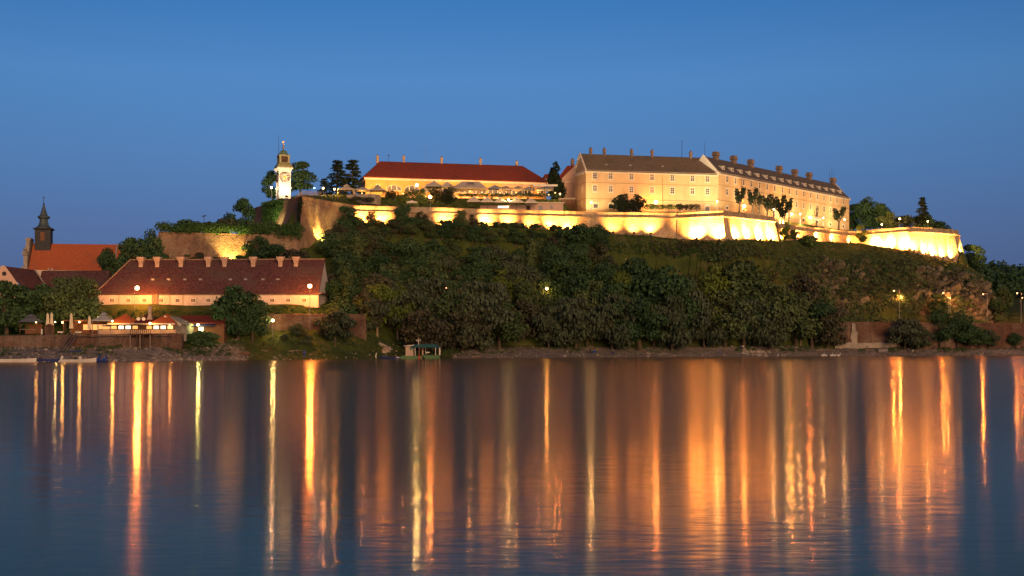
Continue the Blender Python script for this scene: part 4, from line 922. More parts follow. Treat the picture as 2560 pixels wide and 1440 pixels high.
# ------------------------------------------------------------------ riverside restaurant
TY = 298.5; TZ = 5.75
def hipbox(mb, x0, x1, y0, y1, z0, z1, rx=0.0):
    cx2, cy2 = (x0+x1)/2, (y0+y1)/2
    mb.add([(x0,y0,z0),(x1,y0,z0),(x1,y1,z0),(x0,y1,z0),(cx2-rx,cy2,z1),(cx2+rx,cy2,z1),(x0,y0,z0-0.15),(x1,y0,z0-0.15),(x1,y1,z0-0.15),(x0,y1,z0-0.15)],
           [(0,1,5,4),(2,3,4,5),(1,2,5),(3,0,4),(9,8,7,6),(0,6,7,1),(1,7,8,2),(2,8,9,3),(3,9,6,0)])
RS = thing('restaurant', 'riverside restaurant with two orange lit pyramid roofs and glazed front', 'restaurant', (XX(274, TY), TY, TZ))
o0 = XX(274, TY); rx = lambda px: XX(px, TY) - o0; rz = lambda py: zy(py, TY) - TZ
zE = rz(808); zP = rz(783.5)
for p0_, p1_, nm_ in ((274, 330, 'roof'), (379, 436, 'roof')):
    mb = MB(); hipbox(mb, rx(p0_)-0.3, rx(p1_)+0.3, -0.7, 7.5, zE, zP); mb.build(nm_, M['rust'], RS)
mb = MB(); hipbox(mb, rx(322), rx(386), 1.6, 9, zE, rz(783)); mb.build('middle_roof', M['darkred'], RS)
MB().box(rx(274)-0.3, rx(436)+0.3, -0.8, -0.68, zE-0.3, zE-0.02).build('gutter', M['white'], RS)
MB().box(rx(330), rx(381), -1.9, -0.82, zE-0.18, zE-0.04).build('porch_roof', M['canvas'], RS)
MB().box(rx(276), rx(434), 0.35, 7.2, 0, zE-0.2).build('room', M['plaster'], RS)
MB().box(rx(272), rx(440), 0.0, 0.32, 0, 1.0).build('parapet', M['parapet'], RS)
MB().box(rx(272), rx(440), -0.03, 0.34, 1.0, 1.18).build('sill_beam', M['wood'], RS)
MB().box(rx(272), rx(440), -0.03, 0.34, zE-0.55, zE-0.2).build('head_beam', M['wood'], RS)
seq = ['lito', 'litw', 'litw', 'lito', 'wood', 'lito', 'litw', 'litw', 'lit']
for i, g in enumerate(seq):
    w_ = (434-276)/9.0; a, c2 = rx(276+w_*i)+0.18, rx(276+w_*(i+1))-0.18
    MB().box(a, c2, 0.28, 0.33, 1.18, zE-0.55).build('window', M[g], RS)
    MB().box(c2, c2+0.36, 0.0, 0.33, 1.18, zE-0.55).build('mullion', M['wood'], RS)
mb = MB(); mb.box(-0.35, 0.35, -0.35, 0.35, 0, 1.9); mb.box(-0.45, 0.45, -0.45, 0.45, 1.9, 2.2); mb.tbox(0, 0, -1.2, 0, 0.75, 0.6, 0.4, 0.4)
mb.build('chimney', M['chimw'], RS, (rx(364.5), 3.5, rz(790)))
for px in (344, 357):
    mb = MB(); mb.lathe([(0.05, 0), (0.3, 0.06), (0.42, 0.16)], 12); d_ = mb.build('satellite_dish', M['white'], RS, (rx(px), 0.6, zE+0.9)); d_.rotation_euler = (R(70), 0, R(20))
mb = MB()
for px in (245, 276): mb.box(rx(px)-0.1, rx(px)+0.1, -0.1, 0.1, 0, zE-0.5)
mb.build('veranda_posts', M['metal'], RS)
mb = MB(); mb.hexa([(rx(240), -0.4, zE-0.65), (rx(276), -0.4, zE-0.35), (rx(276), 5, zE-0.2), (rx(240), 5, zE-0.5)], [(rx(240), -0.4, zE-0.5), (rx(276), -0.4, zE-0.2), (rx(276), 5, zE-0.05), (rx(240), 5, zE-0.35)]); mb.build('veranda_roof', M['white'], RS)
MB().box(rx(248), rx(274), 2.5, 2.6, 0, zE-0.7).build('veranda_back', M['lito'], RS); MB().box(rx(247), rx(274), 0.02, 0.2, 0, 0.95).build('veranda_parapet', M['parapet'], RS); MB().box(rx(247), rx(274), 0.02, 0.2, 1.0, 1.15).build('veranda_rail', M['wood'], RS)
# timber landing on stilts in front
LD = thing('stilt_balcony', 'dark timber balcony on tall stilts in front of the restaurant', 'balcony', (XX(350, 294.5), 294.5, 2.4))
b0x = XX(350, 294.5); bz = 5.6-2.4
MB().box(XX(328, 294.5)-b0x, XX(380, 294.5)-b0x, -1.0, 1.2, bz, bz+0.2).build('deck', M['wood'], LD)
for px in (328.5, 345, 353, 361, 378): MB().box(-0.12, 0.12, -0.9, -0.66, -1.2, bz).build('stilt', M['wood'] if px not in (328.5, 353, 378) else M['chim'], LD, (XX(px, 294.5)-b0x, 0, 0))
mb = MB()
for px in range(329, 382, 5): mb.box(XX(px, 294.5)-b0x-0.05, XX(px, 294.5)-b0x+0.05, -0.98, -0.88, bz+0.2, bz+1.15)
mb.box(XX(328, 294.5)-b0x, XX(380, 294.5)-b0x, -1.0, -0.86, bz+1.15, bz+1.25); mb.build('railing', M['wood'], LD)
RL = thing('railing', 'thin metal railing with diagonal braces along the restaurant terrace edge', 'railing', (XX(281, 296), 296, TZ))
mb = MB(); r0 = XX(281, 296)
for px in (281, 304, 327, 385, 402, 425): mb.tube((XX(px, 296)-r0, 0, 0), (XX(px, 296)-r0, 0, 1.0), 0.05)
for a, c2 in ((281, 327), (385, 425)): mb.tube((XX(a, 296)-r0, 0, 0.05), (XX(c2, 296)-r0, 0, 0.05), 0.04)
mb.tube((XX(281, 296)-r0, 0, 0.08), (XX(304, 296)-r0, 0, 0.9), 0.035); mb.tube((XX(327, 296)-r0, 0, 0.08), (XX(304, 296)-r0, 0, 0.9), 0.035); mb.build('rails', M['metal'], RL)
# lean-to gable and long shed to the right
SH = thing('shed', 'grey gabled shed with white barge boards right of the restaurant', 'shed', (XX(432, 301), 301, TZ))
s0 = XX(432, 301)
MB().box(XX(440, 301)-s0, XX(464, 301)-s0, 0.6, 8, -1.5, zy(809, 301)-TZ).build('wall', M['concrete'], SH)
mb = MB(); za, zb2 = zy(792, 301)-TZ, zy(812, 301)-TZ; xa, xb = XX(413, 301)-s0, XX(466, 301)-s0; xm = XX(425, 301)-s0
mb.hexa([(xm, -0.3, za-0.2), (xb, -0.3, zb2-0.15), (xb, 8, zb2-0.15), (xm, 8, za-0.2)], [(xm, -0.3, za+0.1), (xb, -0.3, zb2+0.1), (xb, 8, zb2+0.1), (xm, 8, za+0.1)]); mb.build('roof', M['concrete'], SH)
mb = MB(); xa = XX(412, 301)-s0; xb = XX(455, 301)-s0
mb.hexa([(xa, -0.55, za), (xb, -0.55, zb2-0.05), (xb, -0.35, zb2-0.05), (xa, -0.35, za)], [(xa, -0.55, za+0.28), (xb, -0.55, zb2+0.2), (xb, -0.35, zb2+0.2), (xa, -0.35, za+0.28)])
mb.hexa([(XX(436, 300)-s0, -1.3, zb2+0.5), (XX(452, 300)-s0, -1.3, zb2-0.35), (XX(452, 300)-s0, -1.15, zb2-0.35), (XX(436, 300)-s0, -1.15, zb2+0.5)], [(XX(436, 300)-s0, -1.3, zb2+0.72), (XX(452, 300)-s0, -1.3, zb2-0.15), (XX(452, 300)-s0, -1.15, zb2-0.15), (XX(436, 300)-s0, -1.15, zb2+0.72)]); mb.build('barge_board', M['white'], SH)
LS = thing('long_shed', 'long brown shed with a dark red roof behind the big tree', 'shed', (XX(438, 309), 309, TZ-0.6))
l0 = XX(438, 309); lw = XX(560, 309)-l0
MB().box(XX(462, 309)-l0, lw, 0, 6, -2, zy(809, 309)-TZ+0.6).build('wall', M['wood2'], LS)
mb = MB(); mb.hexa([(0, -0.6, zy(808, 309)-TZ+0.5), (lw, -0.6, zy(808, 309)-TZ+0.5), (lw, 6, zy(789, 309)-TZ+0.5), (0, 6, zy(789, 309)-TZ+0.5)], [(0, -0.6, zy(808, 309)-TZ+0.7), (lw, -0.6, zy(808, 309)-TZ+0.7), (lw, 6, zy(789, 309)-TZ+0.75), (0, 6, zy(789, 309)-TZ+0.75)]); mb.build('roof', M['darkred'], LS)
MB().box(-0.25, 0.25, -0.05, 0, 1.2, 1.8).build('window', M['lit'], LS, (XX(467, 309)-l0, -0.01, 0.3))
MB().box(-0.55, 0.55, -0.1, 0, 0.4, 1.7).build('window', M['litw'], LS, (XX(502.5, 309)-l0, -0.01, 0.6))
mb = MB(); mb.hexa([(-3.2, -1.8, 2.5), (2.6, -1.8, 2.5), (2.6, 0, 3.0), (-3.2, 0, 3.0)], [(-3.2, -1.8, 2.6), (2.6, -1.8, 2.6), (2.6, 0, 3.15), (-3.2, 0, 3.15)]); mb.build('porch_roof', M['boatb'], LS, (XX(512, 309)-l0, 0, 0))
# grey tent, pergola shelter, small gazebo, brick hut
umbrella(260, 303, 800, 4.2, 1.35, 'white grey square canopy left of the restaurant roofs', None, 'canvasg', poles=4, vent=True, zb=5.8, name='canopy_tent', cat='canopy')
PG = thing('shelter', 'low dark timber shelter with string lights among the folded umbrellas', 'shelter', (XX(160, 304), 304, 5.8)); q0 = XX(160, 304)
MB().hexa([(0, -1, 2.95), (9.2, -1, 2.75), (9.2, 4, 3.1), (0, 4, 3.2)], [(0, -1, 3.1), (9.2, -1, 2.9), (9.2, 4, 3.3), (0, 4, 3.4)]).build('roof', M['wood2'], PG)
for x in (0.15, 3.0, 6.2, 9.0): MB().box(x-0.1, x+0.1, -0.9, -0.7, 0, 2.8).build('post', M['wood'], PG)
MB().box(0.2, 9, 3.6, 3.8, 0, 2.8).build('back_wall', M['wood2'], PG); MB().box(3.2, 7.5, 3.5, 3.58, 1.0, 2.2).build('lit_opening', M['lito'], PG)
GZ = thing('gazebo', 'dark gazebo with two tier roof at the far left of the terrace', 'gazebo', (XX(78, 303), 303, 5.9))
mb = MB(); mb.tbox(0, 0, 2.6, 3.6, 2.3, 2.0, 0.9, 0.8); mb.tbox(0, 0, 3.7, 4.4, 1.2, 1.0, 0.1, 0.1); mb.build('roof', M['metal'], GZ)
for x in (-1.9, 1.9): MB().box(x-0.08, x+0.08, -1.7, -1.5, 0, 2.6).build('post', M['wood'], GZ)
MB().box(-1.9, 1.9, 1.5, 1.6, 0, 2.2).build('back_wall', M['wood2'], GZ); MB().box(-1.9, 1.9, -1.65, -1.55, 0.9, 1.0).build('rail', M['concrete'], GZ)
BH = thing('brick_hut', 'tiny red brick hut with pitched cap below two folded umbrellas', 'hut', (XX(124, 297.5), 297.5, 5.5))
MB().box(-0.85, 0.85, -0.6, 0.6, 0, 1.95).build('wall', M['riverwall'], BH); MB().prism([(-1.0, -0.75, 1.95), (1.0, -0.75, 1.95), (0, -0.75, 2.55)], (0, 1.5, 0)).build('roof', M['wood'], BH)
for px, Y, top, lab in ((119, 300, 782, 'folded cream umbrella behind the brick hut, left of its twin'), (129, 300, 781, 'folded cream umbrella behind the brick hut, right of its twin'),
                        (178, 300, 783, 'folded cream umbrella before the timber shelter'), (223.5, 300.5, 789, 'dull folded umbrella between the shelter and the grey tent')):
    zb = 5.6; hh = zy(top, Y) - zb; r = thing('folded_umbrella', lab, 'umbrella', (XX(px, Y), Y, zb), 0, 'folded umbrellas by the river')
    mb = MB(); n = 14; pr = [(0.46, hh*0.30), (0.40, hh*0.5), (0.30, hh*0.72), (0.24, hh*0.86), (0.33, hh*0.885), (0.14, hh*0.96), (0.03, hh)]
    mb.lathe(pr, n); mb.v = [(x*(1.0 if i % 2 else 0.72), y*(1.0 if i % 2 else 0.72), z) for i, (x, y, z) in enumerate(mb.v)]
    mb.build('canopy', M['canvasy'], r); MB().tube((0, 0, 0), (0, 0, hh*0.4), 0.05).build('pole', M['wood'], r)
for px, Y, w_, lab in ((152, 297.6, 1.2, 'white clothed table near the dark stairway'), (197, 299, 1.4, 'pale bench table in front of the timber shelter')):
    r = thing('table', lab, 'table', (XX(px, Y), Y, 5.6))
    MB().box(-w_/2, w_/2, -0.35, 0.35, 0.70, 0.78).build('tabletop', M['white'], r); MB().box(-w_/2, w_/2, -0.36, -0.34, 0.45, 0.70).build('tablecloth', M['white'], r)
    for x in (-w_/2+0.08, w_/2-0.08): MB().box(x-0.04, x+0.04, -0.3, 0.3, 0, 0.7).build('leg', M['wood'], r)
SW = thing('stairway', 'steep dark iron stairway from the terrace down to the boats', 'stairs', (XX(172.5, 292), 292, 2.2)); 
mb = MB(); mb.box(-0.75, -0.65, -4.6, 3.6, 0, 0.1)
mb = MB()
for sx_ in (-0.72, 0.72): mb.tube((sx_, -7.0, -1.4), (sx_, 3.4, 3.5), 0.09); mb.tube((sx_, -7.0, -0.4), (sx_, 3.4, 4.5), 0.05); mb.tube((sx_, -7, -1.4), (sx_, -7, -0.4), 0.05); mb.tube((sx_, 3.4, 3.4), (sx_, 3.4, 4.5), 0.05)
mb.build('handrail', M['metal'], SW)
mb = MB()
for i in range(24): k = i/23; mb.box(-0.68, 0.68, -7.0+10.4*k-0.15, -7.0+10.4*k+0.15, -1.36+4.9*k, -1.32+4.9*k)
mb.build('treads', M['dark'], SW)
sp = thing('sign_post', 'short white board on a thin post at the terrace edge', 'sign', (XX(104.5, 296.2), 296.2, 5.4)); MB().tube((0, 0, -1.4), (0, 0, 1.6), 0.04).build('post', M['metal'], sp); MB().box(-0.16, 0.16, -0.05, 0.05, 0.35, 1.5).build('board', M['white'], sp)
cbl = MB(); pp = [(190, 841), (230, 843), (270, 840.5), (330, 842), (372, 841.5), (430, 841)]
pp = [at(a, b_, 295.0) for a, b_ in pp]
for i in range(len(pp)-1): cbl.tube(pp[i], pp[i+1], 0.06, 0.06, 5)
tag(cbl.build('cable', M['dark']), 'black cable sagging along the stone embankment wall under the restaurant', 'cable')
# ------------------------------------------------------------------ boats
def hull(L_, W_, H_, mat, root, sheer=0.25, draft=0.12, name='hull', inner=True, bow=0.28):
    mb = MB(); n = 14; rows = []
    for i in range(n+1):
        u = i/n; x = -L_/2 + L_*u
        f_ = 1.0 if u < 1-bow*1.6 else math.sqrt(max(0.0, 1-((u-(1-bow*1.6))/(bow*1.6))**2))
        hw = max(0.03, W_/2*f_); zt2 = H_ + sheer*max(0, (u-0.4)/0.6)**2; xb = x if u < 0.7 else x - 0.5*(u-0.7)/0.3
        rows.append([(xb, -hw*0.72, -draft), (x, -hw, zt2), (x, -hw*0.86, zt2), (x, -hw*0.7, 0.12), (x, hw*0.7, 0.12), (x, hw*0.86, zt2), (x, hw, zt2), (xb, hw*0.72, -draft)])
    m_ = 8; vs = [p for r in rows for p in r]
    fs = [(i*m_+j, (i+1)*m_+j, (i+1)*m_+(j+1) % m_, i*m_+(j+1) % m_) for i in range(n) for j in range(m_)]
    fs += [tuple(range(m_)), tuple(n*m_+j for j in range(m_))[::-1]]
    mb.add(vs, fs); return mb.build(name, M[mat], root)
def outboard(root, x, z, mat='metal'):
    mb = MB(); mb.tbox(0, 0, 0.25, 0.75, 0.2, 0.17, 0.26, 0.2); mb.box(-0.08, 0.08, -0.08, 0.08, -0.5, 0.28); mb.tube((0.2, 0, 0.6), (0.75, 0, 0.7), 0.035)
    o = mb.build('outboard_motor', M[mat], root, (x, 0, z)); return o
zW = 0.0
def boat_at(px, Y): return (XX(px, Y), Y, 0.0)
B1 = thing('open_boat', 'long plain white open boat moored at the left edge', 'boat', boat_at(42, 277.5), 0); hull(8.0, 1.5, 0.62, 'boatw', B1, 0.22); outboard(B1, -3.75, 0.5, 'dark')
for x in (-1.5, 0.8, 2.2): MB().box(x-0.15, x+0.15, -0.5, 0.5, 0.36, 0.42).build('thwart', M['wood2'], B1)
B2 = thing('motor_boat', 'white motor boat with a folded dark blue sun awning', 'boat', boat_at(198, 277), 0); hull(7.0, 1.8, 0.55, 'boatw', B2, 0.32); o = outboard(B2, -3.75, 0.55, 'white'); o.rotation_euler = (0, R(35), 0)
fr = MB()
for sy in (-0.75, 0.75):
    for xa, xb in ((-1.9, -1.2), (-0.8, -1.5), (-0.1, 0.5), (0.3, -0.3)): fr.tube((xa, sy, 0.55), (xb, sy, 2.05), 0.035, 0.035, 5)
fr.build('awning_frame', M['stone'], B2); MB().hexa([(-1.9, -0.85, 2.02), (0.75, -0.85, 2.08), (0.75, 0.85, 2.08), (-1.9, 0.85, 2.02)], [(-1.8, -0.8, 2.3), (0.65, -0.8, 2.36), (0.65, 0.8, 2.36), (-1.8, 0.8, 2.3)]).build('awning', M['boatb'], B2)
MB().box(0.0, 0.5, -0.4, 0.4, 0.4, 1.15).build('console', M['boatw'], B2); MB().box(-1.1, -0.7, -0.5, 0.5, 0.4, 0.95).build('seat', M['dark'], B2)
B3 = thing('pontoon', 'low dark blue pontoon between the two white boats', 'pontoon', boat_at(122, 279.5), 0)
MB().box(-2.9, 2.9, -0.8, 0.8, -0.2, 0.35).build('float', M['boatb'], B3); MB().box(-3.0, 3.0, -0.85, 0.85, 0.35, 0.62).build('deck', M['boatb'], B3); MB().box(-2.0, -1.4, -0.3, 0.3, 0.62, 0.85).build('crate', M['wood'], B3)
B4 = thing('pedal_boat', 'bright blue pedal boat moored behind the motor boat bow', 'boat', boat_at(252, 280.5), 0)
mb = MB()
for sy in (-0.55, 0.55): mb.tube((-1.6, sy, 0.15), (1.4, sy, 0.15), 0.26, 0.22, 8)
mb.build('float', M['boatb'], B4); m_bl = plain('bright_blue_plastic', (0.015, 0.06, 0.30), 0.15, 2, 0.4); M['bblue'] = m_bl
MB().box(-1.3, 1.2, -0.6, 0.6, 0.32, 0.5).build('deck', m_bl, B4)
for x in (-0.6, 0.75): mb = MB(); mb.box(x-0.3, x+0.3, -0.5, 0.5, 0.5, 0.75); mb.hexa([(x+0.2, -0.5, 0.7), (x+0.35, -0.5, 0.7), (x+0.35, 0.5, 0.7), (x+0.2, 0.5, 0.7)], [(x+0.4, -0.5, 1.45), (x+0.5, -0.5, 1.45), (x+0.5, 0.5, 1.45), (x+0.4, 0.5, 1.45)]); mb.build('seat', m_bl, B4)
HB = thing('houseboat', 'small green houseboat with a pink cabin and teal awning', 'boat', boat_at(1058, 323.5), 0)
hx = lambda px: XX(px, 323.5) - XX(1058, 323.5); hz = lambda py: zy(py, 321.5)
mb = MB(); mb.hexa([(hx(1004), -1.9, -0.3), (hx(1056), -1.9, -0.3), (hx(1056), 1.9, -0.3), (hx(1004), 1.9, -0.3)], [(hx(1003), -1.9, 0.75), (hx(1058), -1.9, 0.75), (hx(1058), 1.9, 0.75), (hx(1003), 1.9, 0.75)]); mb.build('hull', M['boatg'], HB)
mb = MB(); mb.hexa([(hx(1064), -1.95, 0.06), (hx(1100), -1.95, 0.06), (hx(1100), 1.95, 0.06), (hx(1064), 1.95, 0.06)], [(hx(1058.2), -2.0, 0.92), (hx(1100.5), -2.0, 0.92), (hx(1100.5), 2.0, 0.92), (hx(1058.2), 2.0, 0.92)]); mb.build('bow_deck', M['boatg'], HB)
MB().box(hx(1066), hx(1098), -1.7, 1.7, -0.25, 0.05).build('keel_float', M['dark'], HB)
M['cabin'] = plain('pink_cabin_boards', (0.50, 0.36, 0.27), 0.06, 1, 0.8)
MB().box(hx(1015), hx(1034), -1.4, 1.5, 0.75, 3.05).build('cabin', M['cabin'], HB); MB().box(-0.35, 0.35, -0.06, 0.02, 0, 0.65).build('shutter', M['copper'], HB, (hx(1029), -1.42, 2.15))
MB().box(-0.02, 0.02, -0.05, 0.02, 0, 2.3).build('seam', M['line'], HB, (hx(1028), -1.42, 0.75)); MB().box(hx(1015), hx(1034), -1.42, -1.4, 1.65, 1.69).build('batten', M['line'], HB)
mb = MB(); mb.hexa([(hx(1011), -1.9, 3.05), (hx(1036), -1.9, 3.2), (hx(1036), 1.9, 3.2), (hx(1011), 1.9, 3.05)], [(hx(1011), -1.9, 3.15), (hx(1036), -1.9, 3.38), (hx(1036), 1.9, 3.38), (hx(1011), 1.9, 3.15)]); mb.build('cabin_roof', M['white'], HB)
mb = MB(); mb.hexa([(hx(1029), -2.1, 2.75), (hx(1102), -2.1, 2.72), (hx(1102), 2.0, 2.9), (hx(1029), 2.0, 2.9)], [(hx(1031), -1.6, 3.32), (hx(1086), -1.4, 3.6), (hx(1086), 1.6, 3.6), (hx(1031), 1.6, 3.4)]); mb.build('awning', M['teal'], HB)
for px, y_ in ((1039, -1.6), (1063, 1.4), (1090, -1.7), (1099.5, 1.6), (1099.5, -1.8)): MB().box(-0.07, 0.07, -0.07, 0.07, 0.75, 2.85).build('post', M['white'], HB, (hx(px), y_, 0))
mb = MB(); mb.tube((0, 0, 0), (0, 0, 1.75), 0.09, 0.06); mb.box(-0.6, 0.6, -0.04, 0.04, 1.0, 1.1); mb.box(-0.42, -0.22, -0.04, 0.04, 1.25, 1.4); mb.box(0.3, 0.5, -0.04, 0.04, 1.25, 1.4); mb.build('mast', M['white'], HB, (hx(1046), 0, 3.25))
MB().box(-0.12, 0.12, -0.12, 0.12, 0, 3.0).build('flue', M['wood2'], HB, (hx(1049.5), -1.8, 0)); MB().box(-0.25, 0.25, -0.06, 0.0, 0, 0.85).build('fender_plate', M['red'], HB, (hx(1050), -1.97, 0.0))
MB().box(hx(1036), hx(1040), 0.6, 0.7, 0.75, 2.7).build('partition', M['dark'], HB)
MB().box(hx(1054), hx(1058), 1.2, 1.3, 0.9, 2.6).build('back_panel', M['pink'], HB)
tb = thing('table', 'small table with white cloth on the houseboat deck', 'table', (XX(1070, 323.5), 323.3, 0.925)); MB().box(-0.5, 0.5, -0.4, 0.4, 0.68, 0.74).build('tabletop', M['white'], tb); MB().prism([(-0.5, -0.41, 0.70), (0.5, -0.41, 0.70), (0.3, -0.41, 0.45), (0.0, -0.41, 0.6), (-0.2, -0.41, 0.35)], (0, 0.01, 0)).build('tablecloth', M['white'], tb); MB().box(-0.05, 0.05, -0.05, 0.05, 0, 0.68).build('leg', M['dark'], tb)
B5 = thing('dinghy', 'dark blue dinghy tied up left of the houseboat', 'boat', boat_at(968, 324.0), 0); hull(4.6, 1.5, 0.42, 'boatb', B5, 0.2); MB().box(-1.2, 0.0, -0.55, 0.55, 0.4, 0.7).build('cover', M['boatb'], B5); MB().box(-1.1, -0.1, -0.4, 0.4, 0.7, 0.75).build('seat', M['metal'], B5)
B6 = thing('raft', 'small dark raft with a white bundle beside the houseboat hull', 'raft', boat_at(994, 323.0), 0); MB().box(-1.1, 1.1, -0.7, 0.7, -0.15, 0.25).build('float', M['boatb'], B6); mb = MB(); mb.ball((0, 0, 0.35), 0.42, 10, 6, 0.55); mb.ball((0.5, 0.1, 0.32), 0.3, 8, 5, 0.6); mb.build('bundle', M['white'], B6)
mp = thing('mooring_post', 'leaning white mooring post at the stern of the dark dinghy', 'post', (XX(940.5, 323), 323, -0.3)); MB().tube((0, 0, 0), (-0.1, 0, 1.0), 0.14, 0.13, 8).tube((-0.1, 0, 1.0), (0.05, 0, 1.75), 0.13, 0.10, 8).build('shaft', M['white'], mp)
# ------------------------------------------------------------------ people, birds and bits on the bank
def person(px, Y, h, label, top, legs, arm=None, sit=False, rotz=0.0):
    zb = ground(px, Y) if Y > 284 else 0.6
    r = thing('person', label, 'person', (XX(px, Y), Y, zb), rotz)
    J = {'pel': (0, 0, .52), 'tor': (0, 0, .66), 'che': (0, 0, .77), 'nek': (0, 0, .85), 'hed': (0, -.01, .90), 'crn': (0, -.01, .965),
         'hl': (-.055, 0, .50), 'kl': (-.065, -.01, .28), 'al': (-.07, .02, .045), 'tl': (-.075, -.08, .02), 'hr': (.055, 0, .50), 'kr': (.07, -.02, .28), 'ar': (.075, .02, .045), 'tr': (.085, -.08, .02),
         'sl': (-.105, 0, .80), 'el': (-.13, -.02, .64), 'wl': (-.11, -.08, .52), 'sr': (.105, 0, .80), 'er': (.13, -.02, .64), 'wr': (.12, -.08, .52)}
    if sit: J.update({'pel': (0, .05, .28), 'tor': (0, .03, .42), 'che': (0, 0, .54), 'nek': (0, -.02, .62), 'hed': (0, -.04, .67), 'crn': (0, -.04, .735), 'hl': (-.06, .04, .27), 'kl': (-.08, -.2, .30), 'al': (-.08, -.22, .06), 'tl': (-.08, -.31, .03), 'hr': (.06, .04, .27), 'kr': (.08, -.2, .30), 'ar': (.08, -.22, .06), 'tr': (.09, -.31, .03),
             'sl': (-.105, 0, .57), 'el': (-.13, -.08, .44), 'wl': (-.07, -.2, .38), 'sr': (.105, 0, .57), 'er': (.13, -.08, .44), 'wr': (.07, -.2, .38)})
    if arm: J.update(arm)
    E = [('pel','tor'),('tor','che'),('che','nek'),('nek','hed'),('hed','crn'),('pel','hl'),('hl','kl'),('kl','al'),('al','tl'),('pel','hr'),('hr','kr'),('kr','ar'),('ar','tr'),('che','sl'),('sl','el'),('el','wl'),('che','sr'),('sr','er'),('er','wr')]
    RD = {'pel': .075,'tor': .07,'che': .082,'nek': .034,'hed': .052,'crn': .042,'hl': .058,'kl': .037,'al': .025,'tl': .02,'hr': .058,'kr': .037,'ar': .025,'tr': .02,'sl': .04,'el': .027,'wl': .02,'sr': .04,'er': .027,'wr': .02}
    for sd_ in 'lr':                    # five fingers per hand
        wv = Vector(J['w'+sd_]); ev = Vector(J['e'+sd_]); dv = (wv-ev).normalized(); sv = dv.cross(Vector((0, 0, 1)));
        if sv.length < .1: sv = Vector((1, 0, 0))
        sv.normalize()
        J['p'+sd_] = tuple(wv + dv*.035); RD['p'+sd_] = .017; E.append(('w'+sd_, 'p'+sd_))
        for q in range(5):
            nm_ = 'f%d%s' % (q, sd_); J[nm_] = tuple(wv + dv*(.06 if q == 0 else .085-.006*abs(q-2.5)) + sv*(-.03 if q == 0 else (q-2.5)*.009)); RD[nm_] = .0055; E.append(('p'+sd_, nm_))
    ks_ = list(J); me = bpy.data.meshes.new('body'); me.from_pydata([Vector(J[k])*h for k in ks_], [(ks_.index(a), ks_.index(b_)) for a, b_ in E], [])
    o = bpy.data.objects.new('body', me); C.objects.link(o); o.parent = r
    md = o.modifiers.new('skin', 'SKIN'); sv = me.skin_vertices[0].data
    for i, k in enumerate(ks_): sv[i].radius = (RD[k]*h, RD[k]*h*(0.8 if k in ('tor', 'che', 'pel') else 1)); sv[i].use_root = (k == 'pel')
    o.modifiers.new('sub', 'SUBSURF').levels = 1; o.modifiers['sub'].render_levels = 1
    me.materials.append(M['skin'])
    c_ = MB(); cz = lambda k: Vector(J[k])*h
    c_.tube(cz('pel')-Vector((0, 0, .03*h)), cz('che'), .098*h, .108*h, 10); c_.tube(cz('che'), cz('nek'), .108*h, .05*h, 10)
    for s_ in 'lr': c_.tube(cz('s'+s_), cz('e'+s_), .05*h, .037*h, 8)
    c_.build('shirt', M[top], r)
    c_ = MB()
    for s_ in 'lr': c_.tube(cz('h'+s_)+Vector((0, 0, .03*h)), cz('k'+s_), .072*h, .05*h, 8); c_.tube(cz('k'+s_), cz('a'+s_), .05*h, .036*h, 8)
    c_.build('trousers', M[legs], r)
    c_ = MB(); hc = (cz('hed')+cz('crn'))*.5 + Vector((0, .012*h, .018*h)); c_.ball(hc, .057*h, 8, 6); c_.build('hair', M['dark'], r)
    c_ = MB(); fc = (cz('hed')+cz('crn'))*.5
    for s_ in (-1, 1): c_.ball(fc + Vector((s_*.018*h, -.048*h, 0)), .006*h, 6, 4)
    c_.box(fc.x-.015*h, fc.x+.015*h, fc.y-.052*h, fc.y-.046*h, fc.z-.034*h, fc.z-.030*h); c_.build('eyes_and_mouth', M['dark'], r)
    c_ = MB(); c_.tbox(fc.x, fc.y-.05*h, fc.z-.02*h, fc.z+.004*h, .009*h, .012*h, .004*h, .004*h); c_.build('nose', M['skin'], r)
    return r
person(1476, 358.6, 1.8, 'angler in dark clothes holding a rod out over the river', 'cloth_dark', 'cloth_dark', arm={'er': (.2, -.08, .72), 'wr': (.3, -.14, .70), 'el': (.03, -.13, .68), 'wl': (.2, -.15, .68)})
rod = MB(); p_ = Vector((XX(1476, 358.6), 358.4, ground(1476, 358.6))); rod.tube(p_+Vector((.25, -.2, 1.2)), p_+Vector((3.6, -1.6, 1.7)), .025, .01, 5); tag(rod.build('fishing_rod', M['wood2']), 'long fishing rod held out by the angler on the bank', 'fishing rod')
for px, Y, mt, lab in ((1485.5, 360.5, 'bblue', 'blue bucket on the gravel beside the angler'), (1533.5, 361.5, 'boatb', 'dark blue bag on the gravel right of the angler')):
    bk = thing('bucket', lab, 'bucket', P0(px, Y)); MB().lathe([(.28, 0), (.36, .62), (.33, .62), (.26, .05)], 12).build('body', M[mt], bk); h_ = MB()
    for i in range(8): h_.tube((.35*math.cos(R(22.5*i)), 0, .6+.3*math.sin(R(22.5*i))), (.35*math.cos(R(22.5*(i+1))), 0, .6+.3*math.sin(R(22.5*(i+1)))), .02, .02, 4)
    h_.build('handle', M['metal'], bk)
person(1799.5, 371.5, 1.7, 'person in grey blue clothes standing at the waterline', 'cloth_blue', 'cloth_blue', rotz=R(40))
person(1851, 379, 1.7, 'seated person in blue on the stones below the willows', 'cloth_blue', 'cloth_dark', sit=True, rotz=R(20))
person(1858, 379.5, 1.7, 'person in pale top sitting beside the one in blue', 'white', 'cloth_dark', sit=True, rotz=R(-30))
person(760.5, 313.2, 1.75, 'person in bright blue at the water edge left of the houseboat', 'bblue', 'bblue', rotz=R(180))
